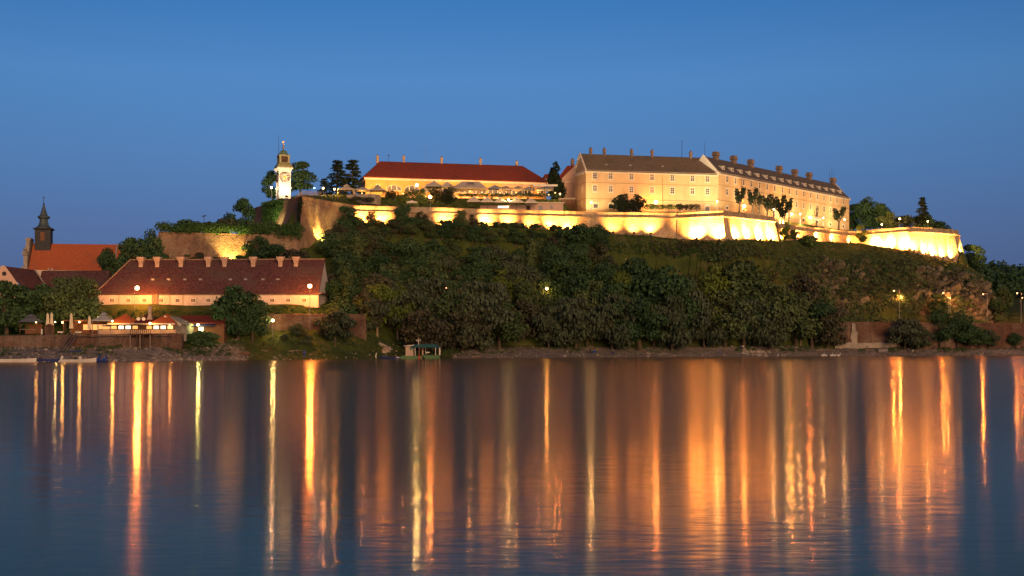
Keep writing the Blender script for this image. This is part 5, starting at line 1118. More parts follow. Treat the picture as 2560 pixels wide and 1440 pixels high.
person(2271, 392.5, 1.7, 'person in dark clothes crouching on the right bank near a pale pipe', 'cloth_dark', 'cloth_dark', sit=True)
person(2282, 392.8, 1.7, 'second crouching figure in a pale shirt on the right bank', 'white', 'cloth_dark', sit=True, rotz=R(60))
person(432.5, 356.5, 1.7, 'lone figure standing on the ivy covered rampart', 'cloth_dark', 'cloth_dark')
def bird(px, Y, rotz, i, lab):
    r = thing('swan', lab, 'swan', (XX(px, Y), Y, -0.04), rotz, 'white birds at the right bank')
    mb = MB(); mb.lathe([(.03, -.55), (.2, -.4), (.28, -.1), (.27, .15), (.16, .38), (.05, .5)], 10); mb.v = [(z, x*.8, .22+y*.75+max(0, -z)*.25) for x, y, z in mb.v]
    npts = [(.4, .3), (.52, .45), (.5, .62), (.45, .75), (.52, .84), (.6, .82)]; rr = [.1, .065, .055, .05, .06, .05]
    for k in range(5): mb.tube((npts[k][0], 0, npts[k][1]), (npts[k+1][0], 0, npts[k+1][1]), rr[k], rr[k+1], 7)
    mb.build('body', M['bird'], r); MB().tube((.6, 0, .82), (.76, 0, .77), .035, .01, 5).build('beak', M['gold'], r)
for i, (px, rz_, lab) in enumerate(((2057, 0.2, 'leftmost swan of the five by the right bank'), (2064, 2.6, 'swan second from the left of the five by the right bank'), (2078, 0.5, 'middle swan of the five by the right bank'), (2086, 2.9, 'swan second from the right of the five by the right bank'), (2096, 0.1, 'rightmost swan of the five by the right bank'))): bird(px, 382.0+0.2*i, rz_, i, lab)
bird(1944.5, 375.2, 1.2, 9, 'lone white swan left of the group of five')
cp = thing('concrete_pipe', 'short wide concrete pipe lying on the right bank', 'pipe', P0(2207, 390.5, .45), R(-15)); mb = MB(); mb.lathe([(.55, -1.3), (.62, -1.3), (.62, 1.0), (.75, 1.0), (.75, 1.35), (.55, 1.35), (.55, -1.3)], 16); mb.v = [(z, x, y) for x, y, z in mb.v]; mb.build('barrel', M['concrete'], cp)
for px, Y, s_, lab in ((2100, 388, 0.0, ''),): pass
dw = MB(); random.seed(3)
for px, Y, ln_, a_ in ((720, 314, 3.2, 20), (668, 312.5, 2.6, 160), (2040, 386, 3.5, 35), (1790, 377, 6.5, 150), (1180, 340, 2.5, 10)):
    p_ = P0(px, Y, .15); d_ = Vector((math.cos(R(a_)), math.sin(R(a_))*.6, .06)); 
    l_ = MB(); l_.tube((0, 0, 0), d_*ln_, .16, .07, 7); l_.tube(d_*ln_*.6, d_*ln_*.6+Vector((.3, .1, .55))*ln_*.3, .07, .03, 5)
    tag(l_.build('driftwood_log', M['barkp'], None, p_), {720: 'bleached log on the bank below the brick yard wall', 668: 'short bleached log beside the big dark tree', 2040: 'branched driftwood on the bank left of the swans', 1790: 'long pale fallen trunk on the gravel under the willows', 1180: 'thin driftwood stick on the bank right of the houseboat'}[px], 'log', 'driftwood on the bank')
lg2 = MB(); lg2.tube((-1.9, 0, .2), (1.5, .1, .2), .26, .24, 9); tag(lg2.build('orange_log', M['wood2'], None, P0(609, 306.8)), 'reddish brown beam lying at the waterline left of the blue figure', 'log')
def rocks(name, label, spots, mat='stone'):
    mb = MB()
    for px, Y, r_ in spots:
        p_ = P0(px, Y); a = random.random()*6
        mb.lathe([(r_*random.uniform(.15, .3), r_*.75), (r_*random.uniform(.6, .85), r_*.45), (r_, 0), (r_*.8, -r_*.4)][::-1], 7, p_, a)
    mb.v = [(x+random.uniform(-.06, .06), y, z+random.uniform(-.05, .05)) for x, y, z in mb.v]
    tag(mb.build(name, M[mat]), label, None, kind='stuff')
sp_ = []
for i in range(1500):
    px = random.choice([random.uniform(-60, 620), random.uniform(1130, 2600), random.uniform(-60, 2600)]); ys, zs = prof(px); k = random.random()**1.5*1.9 + 1.0
    sp_.append((px, float(np.interp(k, np.arange(15), ys)), random.uniform(.06, .24)*(1 if random.random() < .93 else 2.2)))
rocks('shore_stones', 'pale stones strewn along the river bank', sp_)
sp_ = [(960+random.gauss(0, 9), 330+random.uniform(-1, 4), random.uniform(.3, .8)) for i in range(22)] + [(1890+random.gauss(0, 16), 376.5+random.uniform(-2, 3), random.uniform(.3, .8)) for i in range(40)]
rocks('boulders', 'heap of broken boulders at the foot of the bank', sp_)
# ------------------------------------------------------------------ lamps
SOD, YEL, WRM, RED_, ORG, OR2 = (1.0, 0.40, 0.075), (1.0, 0.72, 0.26), (1.0, 0.60, 0.22), (1.0, 0.26, 0.045), (1.0, 0.46, 0.11), (1.0, 0.30, 0.05)
GM = {}
def globe_mat(col, s):
    k = (col, s)
    if k not in GM: GM[k] = glow('lamp_glow', tuple(0.8*c + 0.2*f for c, f in zip(col, (1.0, 0.80, 0.55))), s)
    return GM[k]
def point(root, loc, col, power, rad=0.3):
    d = bpy.data.lights.new('lamp_light', 'POINT'); d.energy = power*8.5; d.color = col; d.shadow_soft_size = rad
    o = bpy.data.objects.new('lamp_light', d); C.objects.link(o); o.parent = root; o.location = loc; return o
def lamp(px, py, Y, col, power, label, group=None, r=0.28, style='post', arm=0.0, cat='street lamp', name='street_lamp', glowf=14, zb=None):
    p = at(px, py, Y); zb = ground(px, Y) if zb is None else zb
    h = p.z - zb
    if style == 'post' and h < 0.4: h = 0.4; zb = p.z - h
    if style == 'wall': zb = p.z; h = 0.0
    q = thing(name, label, cat, (p.x - arm, Y, zb), 0, group)
    if style == 'post':
        mb = MB(); mb.tube((0, 0, -0.3), (0, 0, h*0.5), 0.075, 0.06, 7); mb.tube((0, 0, h*0.5), (0, 0, h - (0.15 if not arm else -0.2)), 0.06, 0.04, 7)
        if arm: mb.tube((0, 0, h+0.2), (arm, 0, h+0.2), 0.045, 0.045, 6)
        mb.build('pole', M['metal'], q)
        if arm: MB().tbox(arm, 0, h+0.12, h+0.3, 0.42, 0.18, 0.3, 0.12).build('lamp_hood', M['metal'], q)
        else: MB().lathe([(0.30, h+r*0.8), (0.10, h+r*1.25), (0.03, h+r*1.4)], 8).build('lamp_cap', M['dark'], q)
    else:
        MB().box(-0.12, 0.12, 0.02, 0.3, -0.1, 0.1).build('bracket', M['dark'], q)
    mb = MB(); mb.ball((arm, 0, h), r, 10, 6); mb.build('lamp_globe', globe_mat(col, glowf), q, smooth=True)
    if power: point(q, (arm, 0, h), col, power, r + 0.06)
    return q
GP = 'sodium lamps of the riverside road'
lamp(343, 720, 325.0, (1.0, 0.28, 0.045), 4600, 'glaring orange street lamp in front of the left half of the low barracks', 'sodium lamps at the low barracks', 0.50, arm=0.6, glowf=28)
lamp(774.5, 715, 324.0, (1.0, 0.28, 0.045), 4600, 'glaring orange street lamp near the right gable of the low barracks', 'sodium lamps at the low barracks', 0.50, glowf=28)
lamp(682, 801, 318.5, YEL, 320, 'yellow lamp on a post before the dark brick yard wall', None, 0.34, glowf=22)
lamp(495, 812, 306.5, (0.95, 0.9, 0.25), 240, 'yellow green lamp at the porch of the long brown shed', None, 0.26, 'wall', cat='lamp', name='wall_lamp', glowf=22)
lamp(375, 808.5, 296.6, ORG, 170, 'orange lamp under the porch edge between the two pyramid roofs', None, 0.26, 'wall', cat='lamp', name='wall_lamp', glowf=16)
lamp(424, 811, 297.9, ORG, 90, 'small lamp in the right end window of the restaurant', None, 0.16, 'wall', cat='lamp', name='wall_lamp', glowf=14)
lamp(281, 803, 295.8, (1.0, 0.42, 0.09), 200, 'warm lamp lighting the left corner of the orange restaurant roof', None, 0.2, 'wall', cat='lamp', name='wall_lamp', glowf=18)
lamp(198.5, 805, 302.6, ORG, 110, 'bright bulb hanging at the front of the timber shelter', 'bulbs of the terrace garden', 0.2, 'wall', cat='lamp', name='hanging_bulb', glowf=14)
lamp(156, 806, 303.0, ORG, 110, 'bulb hanging left of the timber shelter, above the white table', 'bulbs of the terrace garden', 0.2, 'wall', cat='lamp', name='hanging_bulb', glowf=14)
lamp(90, 805.5, 301.2, ORG, 60, 'bulb under the eave of the dark gazebo', 'bulbs of the terrace garden', 0.17, 'wall', cat='lamp', name='hanging_bulb', glowf=12)
lamp(138, 805, 306, YEL, 50, 'pale yellow light on the leaves right of the twin folded umbrellas', 'bulbs of the terrace garden', 0.16, 'wall', cat='lamp', name='hanging_bulb', glowf=8)
lamp(245, 793, 310, YEL, 220, 'yellow lamp lighting the leaves above the grey tent', None, 0.12, 'wall', cat='lamp', name='garden_lamp', glowf=4)
# riverside road
lamp(1115, 720.5, 361, RED_, 160, 'dim red orange road lamp alone among dark trees in the middle of the wooded slope', GP, 0.24, arm=1.0, glowf=14)
lamp(1367, 721.5, 371, (1.0, 0.46, 0.08), 300, 'brightest road lamp on the wooded slope, lighting yellow green leaves', GP, 0.36, arm=1.0, glowf=24)
lamp(1990, 722.5, 396, RED_, 682, 'red orange road lamp left of the rocky cliff', GP, 0.21, arm=-1.2, glowf=9)
lamp(2235, 727, 402.5, RED_, 910, 'red orange road lamp on a tall pole in front of the rocky cliff', GP, 0.21, arm=-1.6, glowf=9)
lamp(2358.5, 732, 407.5, RED_, 773, 'red orange road lamp under the dark hollow in the cliff', GP, 0.21, arm=-1.6, glowf=9)
lamp(2458, 735.5, 413, RED_, 773, 'red orange road lamp at the right foot of the cliff', GP, 0.20, arm=-1.2, glowf=9)
lamp(2543, 733, 416, RED_, 500, 'red orange road lamp at the far right edge beside the dark tree', GP, 0.21, arm=-1.2, glowf=9)
lamp(2556, 745, 430, RED_, 120, 'small distant road lamp at the extreme right edge', GP, 0.14, arm=-0.6, glowf=8)
lamp(2252, 741, 413, SOD, 450, 'small second light behind the tall pole in front of the cliff', GP, 0.12, arm=-0.5, glowf=7)
lamp(2371, 744, 415, SOD, 600, 'small second light right of the lamp under the hollow', GP, 0.12, arm=-0.5, glowf=7)
# fortress plateau
GF = 'globe lamps on the fortress plateau'
lamp(1075.5, 492, 398.5, OR2, 2600, 'glaring orange lamp beside the dark bush on the lower terrace', GF, 0.5, glowf=40)
lamp(1042, 462.5, 414, YEL, 1500, 'yellow white floodlight glare before the barracks facade left of the peaked canopies', GF, 0.42, glowf=28)
lamp(1478, 505.5, 408, WRM, 700, 'white globe lamp at the left corner of the hotel wing beside an arched cellar opening', GF, 0.3)
lamp(1793, 503.5, 412, WRM, 420, 'globe lamp where the two hotel wings meet', GF, 0.26)
lamp(1934.5, 523.5, 433, WRM, 420, 'globe lamp just behind the corner of the glaring bastion', GF, 0.28)
lamp(1967, 534, 452, WRM, 700, 'left one of two close lamps under the slanting dark tree', GF, 0.26)
lamp(1979.5, 535, 456, SOD, 1500, 'right, brighter one of two close lamps under the slanting dark tree', GF, 0.42, glowf=24)
lamp(2000.5, 535, 459, WRM, 420, 'globe lamp on a short post right of two close lamps', GF, 0.28)
lamp(2058.5, 544.5, 473, WRM, 420, 'globe lamp right of the white tent under the bare tree', GF, 0.28)
lamp(2111.5, 549, 484, WRM, 420, 'globe lamp at the far right corner of the long hotel wing', GF, 0.3)
lamp(2204.5, 561, 474, WRM, 260, 'low globe lamp behind the right bastion parapet under the big dark tree', GF, 0.28)
lamp(2249, 547, 478, SOD, 700, 'tall lamp glowing between the dark tree and the conifer on the right bastion', GF, 0.32, glowf=20)
lamp(2319.5, 553.5, 478, SOD, 500, 'lamp right of the narrow conifer on the right bastion', GF, 0.28, glowf=18)
lamp(1371, 372+115, 411.5, SOD, 260, 'lamp at the foot of the dark column tree, above the green bank', GF, 0.26, zb=None)
lamp(1400, 485, 415, SOD, 300, 'lamp low at the right end of the upper terrace beside the pink house', GF, 0.28)
lamp(1271, 499, 400.6, YEL, 420, 'round lamp between the middle and the wide cream umbrellas', GF, 0.28)
lamp(808, 470.5, 402, ORG, 420, 'orange lamp by the path at the right end of the fence', GF, 0.3)
lamp(836, 473, 403, SOD, 420, 'red lit lamp left of the first beige gazebo', GF, 0.28)
lamp(786, 470, 398, (0.35, 0.75, 1.0), 40, 'small cold blue green light behind the fence', GF, 0.2, glowf=8)
tl = lamp(678.5, 469, 390, (1.0, 0.66, 0.36), 500, 'twin headed lamp post left of the clock tower', None, 0.3)
mb = MB(); mb.ball((-0.55, 0, tl.children[0].dimensions.z-0.1), 0.22, 8, 5)
for px, py, Y, pw in ((905, 483, 409, 60), (960, 484, 412, 60), (1008, 484, 420, 110), (1030, 480, 420, 110), (1120, 471, 419, 160), (1175, 478, 417, 160), (1205, 481, 420, 120), (1250, 482, 415, 110), (1290, 482, 414, 110), (1345, 481, 416, 120), (1388, 482, 415, 90)):
    lamp(px, py, Y, ORG, pw*0.8, {905: 'lamp hanging inside the low beige gazebo', 960: 'lamp between the third gazebo and the arcades', 1008: 'lamp glowing in the second barracks arcade', 1030: 'lamp glowing in the third barracks arcade', 1120: 'lamp under the half hidden peaked canopy', 1175: 'lamp under the widest lettered canopy',
         1205: 'lamp at the right side of the widest canopy', 1250: 'lamp under the pale blue grey umbrella', 1290: 'lamp under the twin peaked canopies', 1345: 'lamp inside the right pergola frame', 1388: 'lamp at the right end of the cafe terrace'}[px], 'lamps hanging under the cafe canopies', 0.15, 'wall', cat='lamp', name='hanging_lamp', glowf=6)
# ------------------------------------------------------------------ floodlights at the foot of the walls
FB = MB(); FB.box(-0.34, 0.34, -0.2, 0.2, 0.18, 0.66); FBM = bpy.data.meshes.new('lamp_box'); FBM.from_pydata(FB.v, [], FB.f); FBM.materials.append(M['dark'])
FL = MB(); FL.box(-0.3, 0.3, 0.2, 0.225, 0.22, 0.62); FLM = bpy.data.meshes.new('lens'); FLM.from_pydata(FL.v, [], FL.f); FLM.materials.append(M['canvasg'])
FS = MB(); FS.box(-0.4, -0.36, -0.05, 0.05, 0, 0.5); FS.box(0.36, 0.4, -0.05, 0.05, 0, 0.5); FS.box(-0.4, 0.4, -0.15, 0.15, -0.25, 0.0); FSM = bpy.data.meshes.new('bracket'); FSM.from_pydata(FS.v, [], FS.f); FSM.materials.append(M['dark'])
def flood(px, Y, tpx, tY, tz, power, label, group, col=(1.0, 0.435, 0.10), ang=62, blend=0.8, dz=0.0, za=None):
    p = P0(px, Y, 0.25 + dz)
    if za: p.z = za
    tgt = Vector((XX(tpx, tY), tY, tz)); d = tgt - p
    q = thing('floodlight', label, 'floodlight', p, math.atan2(d.y, d.x) - R(90), group)
    o = link('lamp_box', FBM, q); link('lens', FLM, o); link('bracket', FSM, q)
    el = math.atan2(d.z, Vector((d.x, d.y)).length); o.rotation_euler = (el*0.8, 0, 0); o.location = (0, 0, 0.12)
    ld = bpy.data.lights.new('flood_beam', 'SPOT'); ld.energy = power*8.5; ld.color = col; ld.spot_size = R(ang); ld.spot_blend = blend; ld.shadow_soft_size = 0.2
    lo = bpy.data.objects.new('flood_beam', ld); C.objects.link(lo); lo.parent = q
    ld_ = Vector((0, Vector((d.x, d.y)).length, d.z)); lo.location = Vector((0, 0, 0.75)) + ld_.normalized()*0.45
    lo.rotation_euler = ld_.to_track_quat('-Z', 'Y').to_euler()
    return q
ORD = ['first', 'second', 'third', 'fourth', 'fifth', 'sixth', 'seventh', 'eighth', 'ninth', 'tenth', 'eleventh', 'twelfth']
G1 = 'floodlights along the long curtain wall'
def wallY(px, pts):
    return float(np.interp(px, [p[0] for p in pts], [p[1] for p in pts]))
CW = [(882, 383.8), (960, 386), (1100, 390), (1200, 393.5), (1300, 397), (1400, 400), (1500, 402), (1600, 403.5), (1693, 404.5)]
for i, (px, pw, dz) in enumerate(((907, 1.0, 0), (953, 1.0, 0), (1113, 1.25, 0), (1216, 1.2, 0), (1270, 1.0, 0), (1326, 0.6, 0), (1376, 1.15, 0), (1420, 0.9, 0), (1533, 0.55, 0), (1585, 0.75, 0), (1626, 1.1, 0))):
    Y = wallY(px, CW)
    flood(px, Y - 3.7, px + random.uniform(-3, 3), Y, 38.7 + random.uniform(-.5, .4), 3000*pw*random.uniform(.8, 1.2), ORD[i] + ' floodlight from the left along the foot of the long curtain wall', G1, ang=random.uniform(92, 116), blend=1.0, dz=0.1)
BW = [(1693.5, 404.2), (1745, 402), (1808, 399.5), (1870, 408), (1936, 417)]
for i, (px, pw) in enumerate(((1742, 1.1), (1797, 1.3), (1838, 1.5), (1868, 1.4), (1897, 1.7), (1925, 1.7))):
    Y = wallY(px, BW)
    flood(px + (3 if px > 1810 else 0), Y - 4.3, px + random.uniform(-3, 3), Y, 36.9 + random.uniform(-.5, .5), 9000*pw*random.uniform(.75, 1.2), ORD[i] + ' floodlight from the left at the foot of the projecting bastion', 'floodlights of the projecting bastion', ang=random.uniform(92, 116), blend=1.0)
RW = [(1941, 438), (2000, 450), (2080, 465), (2142, 478)]
for i, (px, pw) in enumerate(((1958, 0.6), (1996, 0.8), (2043, 0.9), (2082, 0.8), (2125, 0.4))):
    Y = wallY(px, RW); flood(px, Y - 3.8, px, Y, 39.2, 6500*pw, ORD[i] + ' floodlight from the left below the recessed orange wall', 'floodlights of the recessed wall', (1.0, 0.42, 0.10), ang=90, blend=1.0)
EW = [(2140, 477), (2180, 470), (2275, 460), (2330, 466), (2385, 473), (2398, 477)]
for i, (px, pw) in enumerate(((2188, 1.2), (2222, 1.1), (2262, 1.5), (2285, 1.4), (2308, 1.1), (2330, 1.1), (2352, 0.9), (2374, 0.9), (2398, 1.6))):
    Y = wallY(px, EW); tz = 38.5 if px < 2300 else 37.5
    flood(px + (6 if px > 2300 else 0), Y - 4.9, px, Y, tz-1.8, 12000*pw*random.uniform(.7, 1.2), ORD[i] + ' floodlight from the left round the end bastion', 'floodlights of the end bastion', ang=random.uniform(74, 100), blend=1.0)
flood(809, 366.5, 800, 373, 38, 5200, 'yellow floodlight in the bushes under the clock tower bastion', 'floodlights of the old brick walls', (1.0, 0.68, 0.16), ang=85, dz=0.6)
flood(579, 352.6, 580, 357.6, 29.0, 3600, 'yellow floodlight at the foot of the ivy topped wall behind the low barracks', 'floodlights of the old brick walls', (1.0, 0.68, 0.16), ang=100, dz=1.2, blend=1.0)
flood(677, 391.0, 706, 388, 50.0, 650, 'floodlight aimed up at the clock tower from its left side', 'clock tower floodlights', (1.0, 0.80, 0.50), ang=75)
flood(716, 380.5, 710, 387, 50.0, 520, 'floodlight aimed up at the front of the clock tower', 'clock tower floodlights', (1.0, 0.80, 0.50), ang=105, za=44.2)
lamp(1640, 505, 417.0, OR2, 1700, 'dazzling lamp against the hotel wall right of the yew bush', 'dazzling lamps at the hotel walls', 0.55, glowf=40)
lamp(1861, 515, 437.0, OR2, 1500, 'dazzling lamp between the first two pollarded trees', 'dazzling lamps at the hotel walls', 0.45, glowf=40)
lamp(2026, 543.5, 476.0, OR2, 1800, 'dazzling lamp below the bare forked tree', 'dazzling lamps at the hotel walls', 0.5, glowf=40)
HW = 'added floodlights of the hotel walls'  # unseen, added behind the parapet to light the facades evenly
for i, (px, Y, tpx, tY, pw) in enumerate(((1470, 403.5, 1478, 416, .8), (1530, 404, 1530, 417.5, .9), (1690, 407.5, 1690, 422, .5), (1755, 406.5, 1750, 424, .5), (1822, 408, 1822, 431, 1.2), (1905, 421, 1905, 451, 1.2), (1955, 445, 1965, 465, .8), (2010, 456, 2010, 476, .9), (2075, 469, 2070, 491, 1.0), (2128, 479, 2112, 500, .8))):
    flood(px, Y, tpx, tY, 51.5, 1800*pw, ORD[i] + ' unseen floodlight from the left, added behind the parapet to light the hotel', HW, (1.0, 0.73, 0.38), ang=125, blend=1.0)
for px, Y, lab in ((930, 417, 'floodlight lighting the left end of the barracks'), (1000, 418, 'floodlight on the terrace lighting the barracks left of the peaked canopies'), (1140, 424, 'floodlight lighting the barracks behind the widest canopy'), (1230, 425, 'floodlight lighting the barracks right of the widest canopy'), (1320, 427, 'floodlight lighting the right end of the barracks')):
    flood(px, Y, px, Y+14, 54.0, 1150, lab, 'floodlights of the barracks facade', (1.0, 0.48, 0.12), ang=130, dz=0.2, blend=1.0)
flood(2215, 482, 2225, 486, 50, 500, 'small spotlight under the reddish lit branches on the right bastion', 'floodlights of the bastion trees', SOD, ang=90)
# ------------------------------------------------------------------ vegetation
def leaves(blobs, n, size, seed, flat=0.0, up=0.25, droop=0.0):
    # many small leaf clumps through the volume of a set of blobs (centre, radii)
    rng = np.random.default_rng(seed)
    vol = np.array([b_[1][0]*b_[1][1]*b_[1][2] for b_ in blobs])**0.75; k = rng.choice(len(blobs), n, p=vol/vol.sum())
    cen = np.array([b_[0] for b_ in blobs], float)[k]; rad = np.array([b_[1] for b_ in blobs], float)[k]
    d = rng.normal(size=(n, 3)); d[:, 2] += up; d /= np.linalg.norm(d, axis=1)[:, None]
    rr = 0.45 + 0.6*rng.random(n)**0.6 + np.where(rng.random(n) < 0.14, 0.32*rng.random(n), 0.0)
    p = cen + d*rad*rr[:, None]
    nrm = d + rng.normal(size=(n, 3))*0.75; nrm[:, 2] += 0.2; nrm /= np.linalg.norm(nrm, axis=1)[:, None]
    a = np.cross(nrm, rng.normal(size=(n, 3)));
    if droop: a = np.cross(nrm, np.cross(nrm, np.array([0, 0, 1.0]))) + rng.normal(size=(n, 3))*(1-droop)*0.5
    a /= np.linalg.norm(a, axis=1)[:, None] + 1e-9
    b_ = np.cross(nrm, a); s = size*(0.55 + 0.9*rng.random(n))[:, None]; el = 1.35 if not droop else 2.2
    bend = nrm*s*0.25
    v = np.stack([p - a*s*el*0.5, p + b_*s*0.5 - bend, p + a*s*el*0.5, p - b_*s*0.5 - bend], axis=1).reshape(-1, 3)
    return v
def leafmesh(name, v, mat):
    n = len(v)//4; me = bpy.data.meshes.new(name)
    me.vertices.add(len(v)); me.vertices.foreach_set('co', np.ascontiguousarray(v, dtype=np.float32).ravel())
    me.loops.add(len(v)); me.loops.foreach_set('vertex_index', np.arange(len(v), dtype=np.int32))
    me.polygons.add(n); me.polygons.foreach_set('loop_start', np.arange(0, len(v), 4, dtype=np.int32))
    me.update(); me.validate(); me.materials.append(M[mat]); return me
def trunkmesh(blobs, h0, r0, mat, lean=0.0, limbs=9, seed=0):
    rng = random.Random(seed); mb = MB(); top = Vector((lean, 0, h0))
    mid = Vector((lean*0.35, rng.uniform(-.2, .2), h0*0.5))
    mb.tube((0, 0, -0.8), mid, r0*1.15, r0*0.85, 7); mb.tube(mid, top, r0*0.85, r0*0.65, 7)
    for b_ in rng.sample(blobs, min(limbs, len(blobs))):
        c_ = Vector(b_[0]); s = mid.lerp(top, rng.uniform(0.3, 1.0)); q = s.lerp(c_, 0.5) + Vector((rng.uniform(-.4, .4), rng.uniform(-.4, .4), rng.uniform(0, .5)))
        mb.tube(s, q, r0*0.42, r0*0.26, 5); mb.tube(q, c_, r0*0.26, r0*0.07, 5)
        mb.tube(q, q + (c_-q).normalized()*1.2 + Vector((rng.uniform(-1, 1), rng.uniform(-1, 1), .5)), r0*0.16, r0*0.04, 4)
    me = bpy.data.meshes.new('trunk'); me.from_pydata(mb.v, [], mb.f); me.materials.append(M[mat]); return me
PROTO = {}
def proto(key, blobs, n, size, mat, h0, r0, bark='bark', seed=1, **kw):
    PROTO[key] = (leafmesh('crown', leaves(blobs, n, size, seed, **kw), mat) if n else None, trunkmesh(blobs, h0, r0, bark, seed=seed, lean=kw.get('lean', 0) if False else 0))
rg = random.Random(11)
def round_blobs(nb, H, W_, base, jit=1.0, br=(0.16, 0.26)):
    out = []
    for i in range(nb):
        u = rg.random(); a = rg.uniform(0, 2*math.pi); zz = base + (H-base)*(0.12 + 0.80*u); prof_r = math.sin(math.pi*min(1, (0.15+0.8*u)))**0.7
        r_ = W_/2*prof_r*math.sqrt(rg.random())*0.82; s = H*rg.uniform(*br)*(0.75+0.4*prof_r)
        out.append(((r_*math.cos(a), r_*math.sin(a), min(zz, H-s*0.55)), (s*1.1, s*1.1, s*0.72)))
    return out
for k in range(3): proto('broad%d' % k, round_blobs(17, 10, 9.0, 1.6, br=(0.12, 0.2)), 3600, 0.40, 'leaf', 4.2, 0.34, seed=20+k)
for k in range(2): proto('olive%d' % k, round_blobs(18, 10, 8.6, 0.8, br=(0.11, 0.19)), 3600, 0.38, 'leafo', 3.8, 0.32, seed=30+k)
for k in range(3): proto('willow%d' % k, round_blobs(20, 10, 9.8, 0.0, br=(0.13, 0.20)), 4200, 0.34, 'leafw', 3.2, 0.30, seed=40+k, droop=0.7)
for k in range(2): proto('yellow%d' % k, round_blobs(15, 10, 7.0, 0.8, br=(0.11, 0.18)), 3200, 0.36, 'leafy', 4.2, 0.25, 'barkp', seed=50+k)
for k in range(2): proto('scrub%d' % k, round_blobs(16, 10, 11.0, 0.2, br=(0.13, 0.2)), 2600, 0.46, 'leafb', 3.0, 0.22, seed=60+k)
proto('poplar0', [((rg.uniform(-1, 1)*(1-abs(z-4)/8), rg.uniform(-1, 1), z), (0.95, 0.95, 1.0)) for z in np.linspace(1.0, 9.2, 16)], 3000, 0.32, 'leafo', 7, 0.2, 'barkp', seed=71)
for k in range(2): proto('bush%d' % k, round_blobs(14, 3.0, 4.4, -0.3, br=(0.2, 0.32)), 1700, 0.26, 'leaf' if k else 'leafw', 0.7, 0.09, seed=80+k)
def pine_blobs():
    out = []
    for z in np.linspace(1.8, 9.6, 12):
        R0 = 3.0*(1-z/10.4)**0.75 + 0.15
        for i in range(6):
            a = rg.uniform(0, 6.28); r_ = R0*rg.uniform(0.45, 1.0); out.append(((r_*math.cos(a), r_*math.sin(a), z + rg.uniform(-.2, .2) - r_*0.08), (0.75, 0.75, 0.28)))
    return out
for k in range(2): proto('pine%d' % k, pine_blobs(), 3800, 0.26, 'needle', 9.2, 0.2, seed=90+k)
proto('cypress0', [((rg.uniform(-.5, .5)*(1 if z < 6 else 0.4), rg.uniform(-.5, .5), z), (1.5*(1.08-abs(z-3.6)/7.0), 1.5*(1.08-abs(z-3.6)/7.0), 0.9)) for z in np.linspace(0.6, 9.3, 13)], 3400, 0.32, 'needle', 8, 0.22, seed=97)
yw = []
for i in range(30):
    a = rg.uniform(R(8), R(172)); b2 = rg.uniform(-.6, .6)
    for f_ in (0.35, 0.6, 0.85, 1.03): yw.append(((4.9*f_*math.cos(a), 2.6*f_*b2, 0.4 + 4.0*f_*math.sin(a)**0.8), (0.85-0.42*f_, 0.75-0.35*f_, 0.75-0.38*f_)))
for i in range(14): yw.append(((rg.uniform(-3.0, 3.0), rg.uniform(-.8, .8), rg.uniform(0.5, 2.6)), (1.1, 0.9, 0.9)))
proto('yew0', yw, 8000, 0.26, 'needle', 0.8, 0.2, seed=99)
def pollard(seed_, dens):
    r2 = random.Random(seed_); bl = []
    mbp = MB(); mbp.tube((0, 0, -0.6), (0.1, 0, 2.4), 0.24, 0.17, 7)
    for i in range(6):
        a = r2.uniform(0, 6.28); e_ = Vector((0.1 + r2.uniform(0.4, 1.3)*math.cos(a), 0.6*math.sin(a), r2.uniform(4.0, 6.4)))
        q = Vector((0.1, 0, 2.3)).lerp(e_, 0.5) + Vector((0.25*math.cos(a), 0, 0)); mbp.tube((0.1, 0, 2.2), q, 0.13, 0.09, 5); mbp.tube(q, e_, 0.09, 0.06, 5)
        if dens:
            for f_ in (0.55, 0.8, 1.0): bl.append((tuple(Vector((0.1, 0, 2.3)).lerp(e_, f_)), (0.55, 0.55, 0.6)))
    me_ = bpy.data.meshes.new('trunk'); me_.from_pydata(mbp.v, [], mbp.f); me_.materials.append(M['bark'])
    return (leafmesh('crown', leaves(bl, int(900*dens), 0.28, seed_), 'leaf') if dens else None, me_)
PROTO['pollard0'] = pollard(5, 1.0); PROTO['pollard1'] = pollard(8, 0.8); PROTO['pollard2'] = pollard(6, 0.35); PROTO['bare0'] = pollard(9, 0)
def dead():
    r2 = random.Random(4); m_ = MB(); m_.tube((0, 0, -1), (0.3, 0, 4), 0.22, 0.15, 6)
    for i in range(9):
        a = r2.uniform(0, 6.28); e_ = Vector((2.6*math.cos(a), 1.2*math.sin(a), r2.uniform(6, 9.6))); q = Vector((0.3, 0, 3.6)).lerp(e_, 0.5) + Vector((0, 0, 0.8))
        m_.tube((0.25, 0, 3.4), q, 0.11, 0.07, 5); m_.tube(q, e_, 0.07, 0.025, 4)
        for j in range(3): m_.tube(q.lerp(e_, 0.3*j+0.2), q.lerp(e_, 0.3*j+0.2) + Vector((r2.uniform(-1, 1), r2.uniform(-.6, .6), r2.uniform(.2, 1))), 0.04, 0.012, 4)
    me_ = bpy.data.meshes.new('trunk'); me_.from_pydata(m_.v, [], m_.f); me_.materials.append(M['barkp']); return (None, me_)
PROTO['dead0'] = dead()
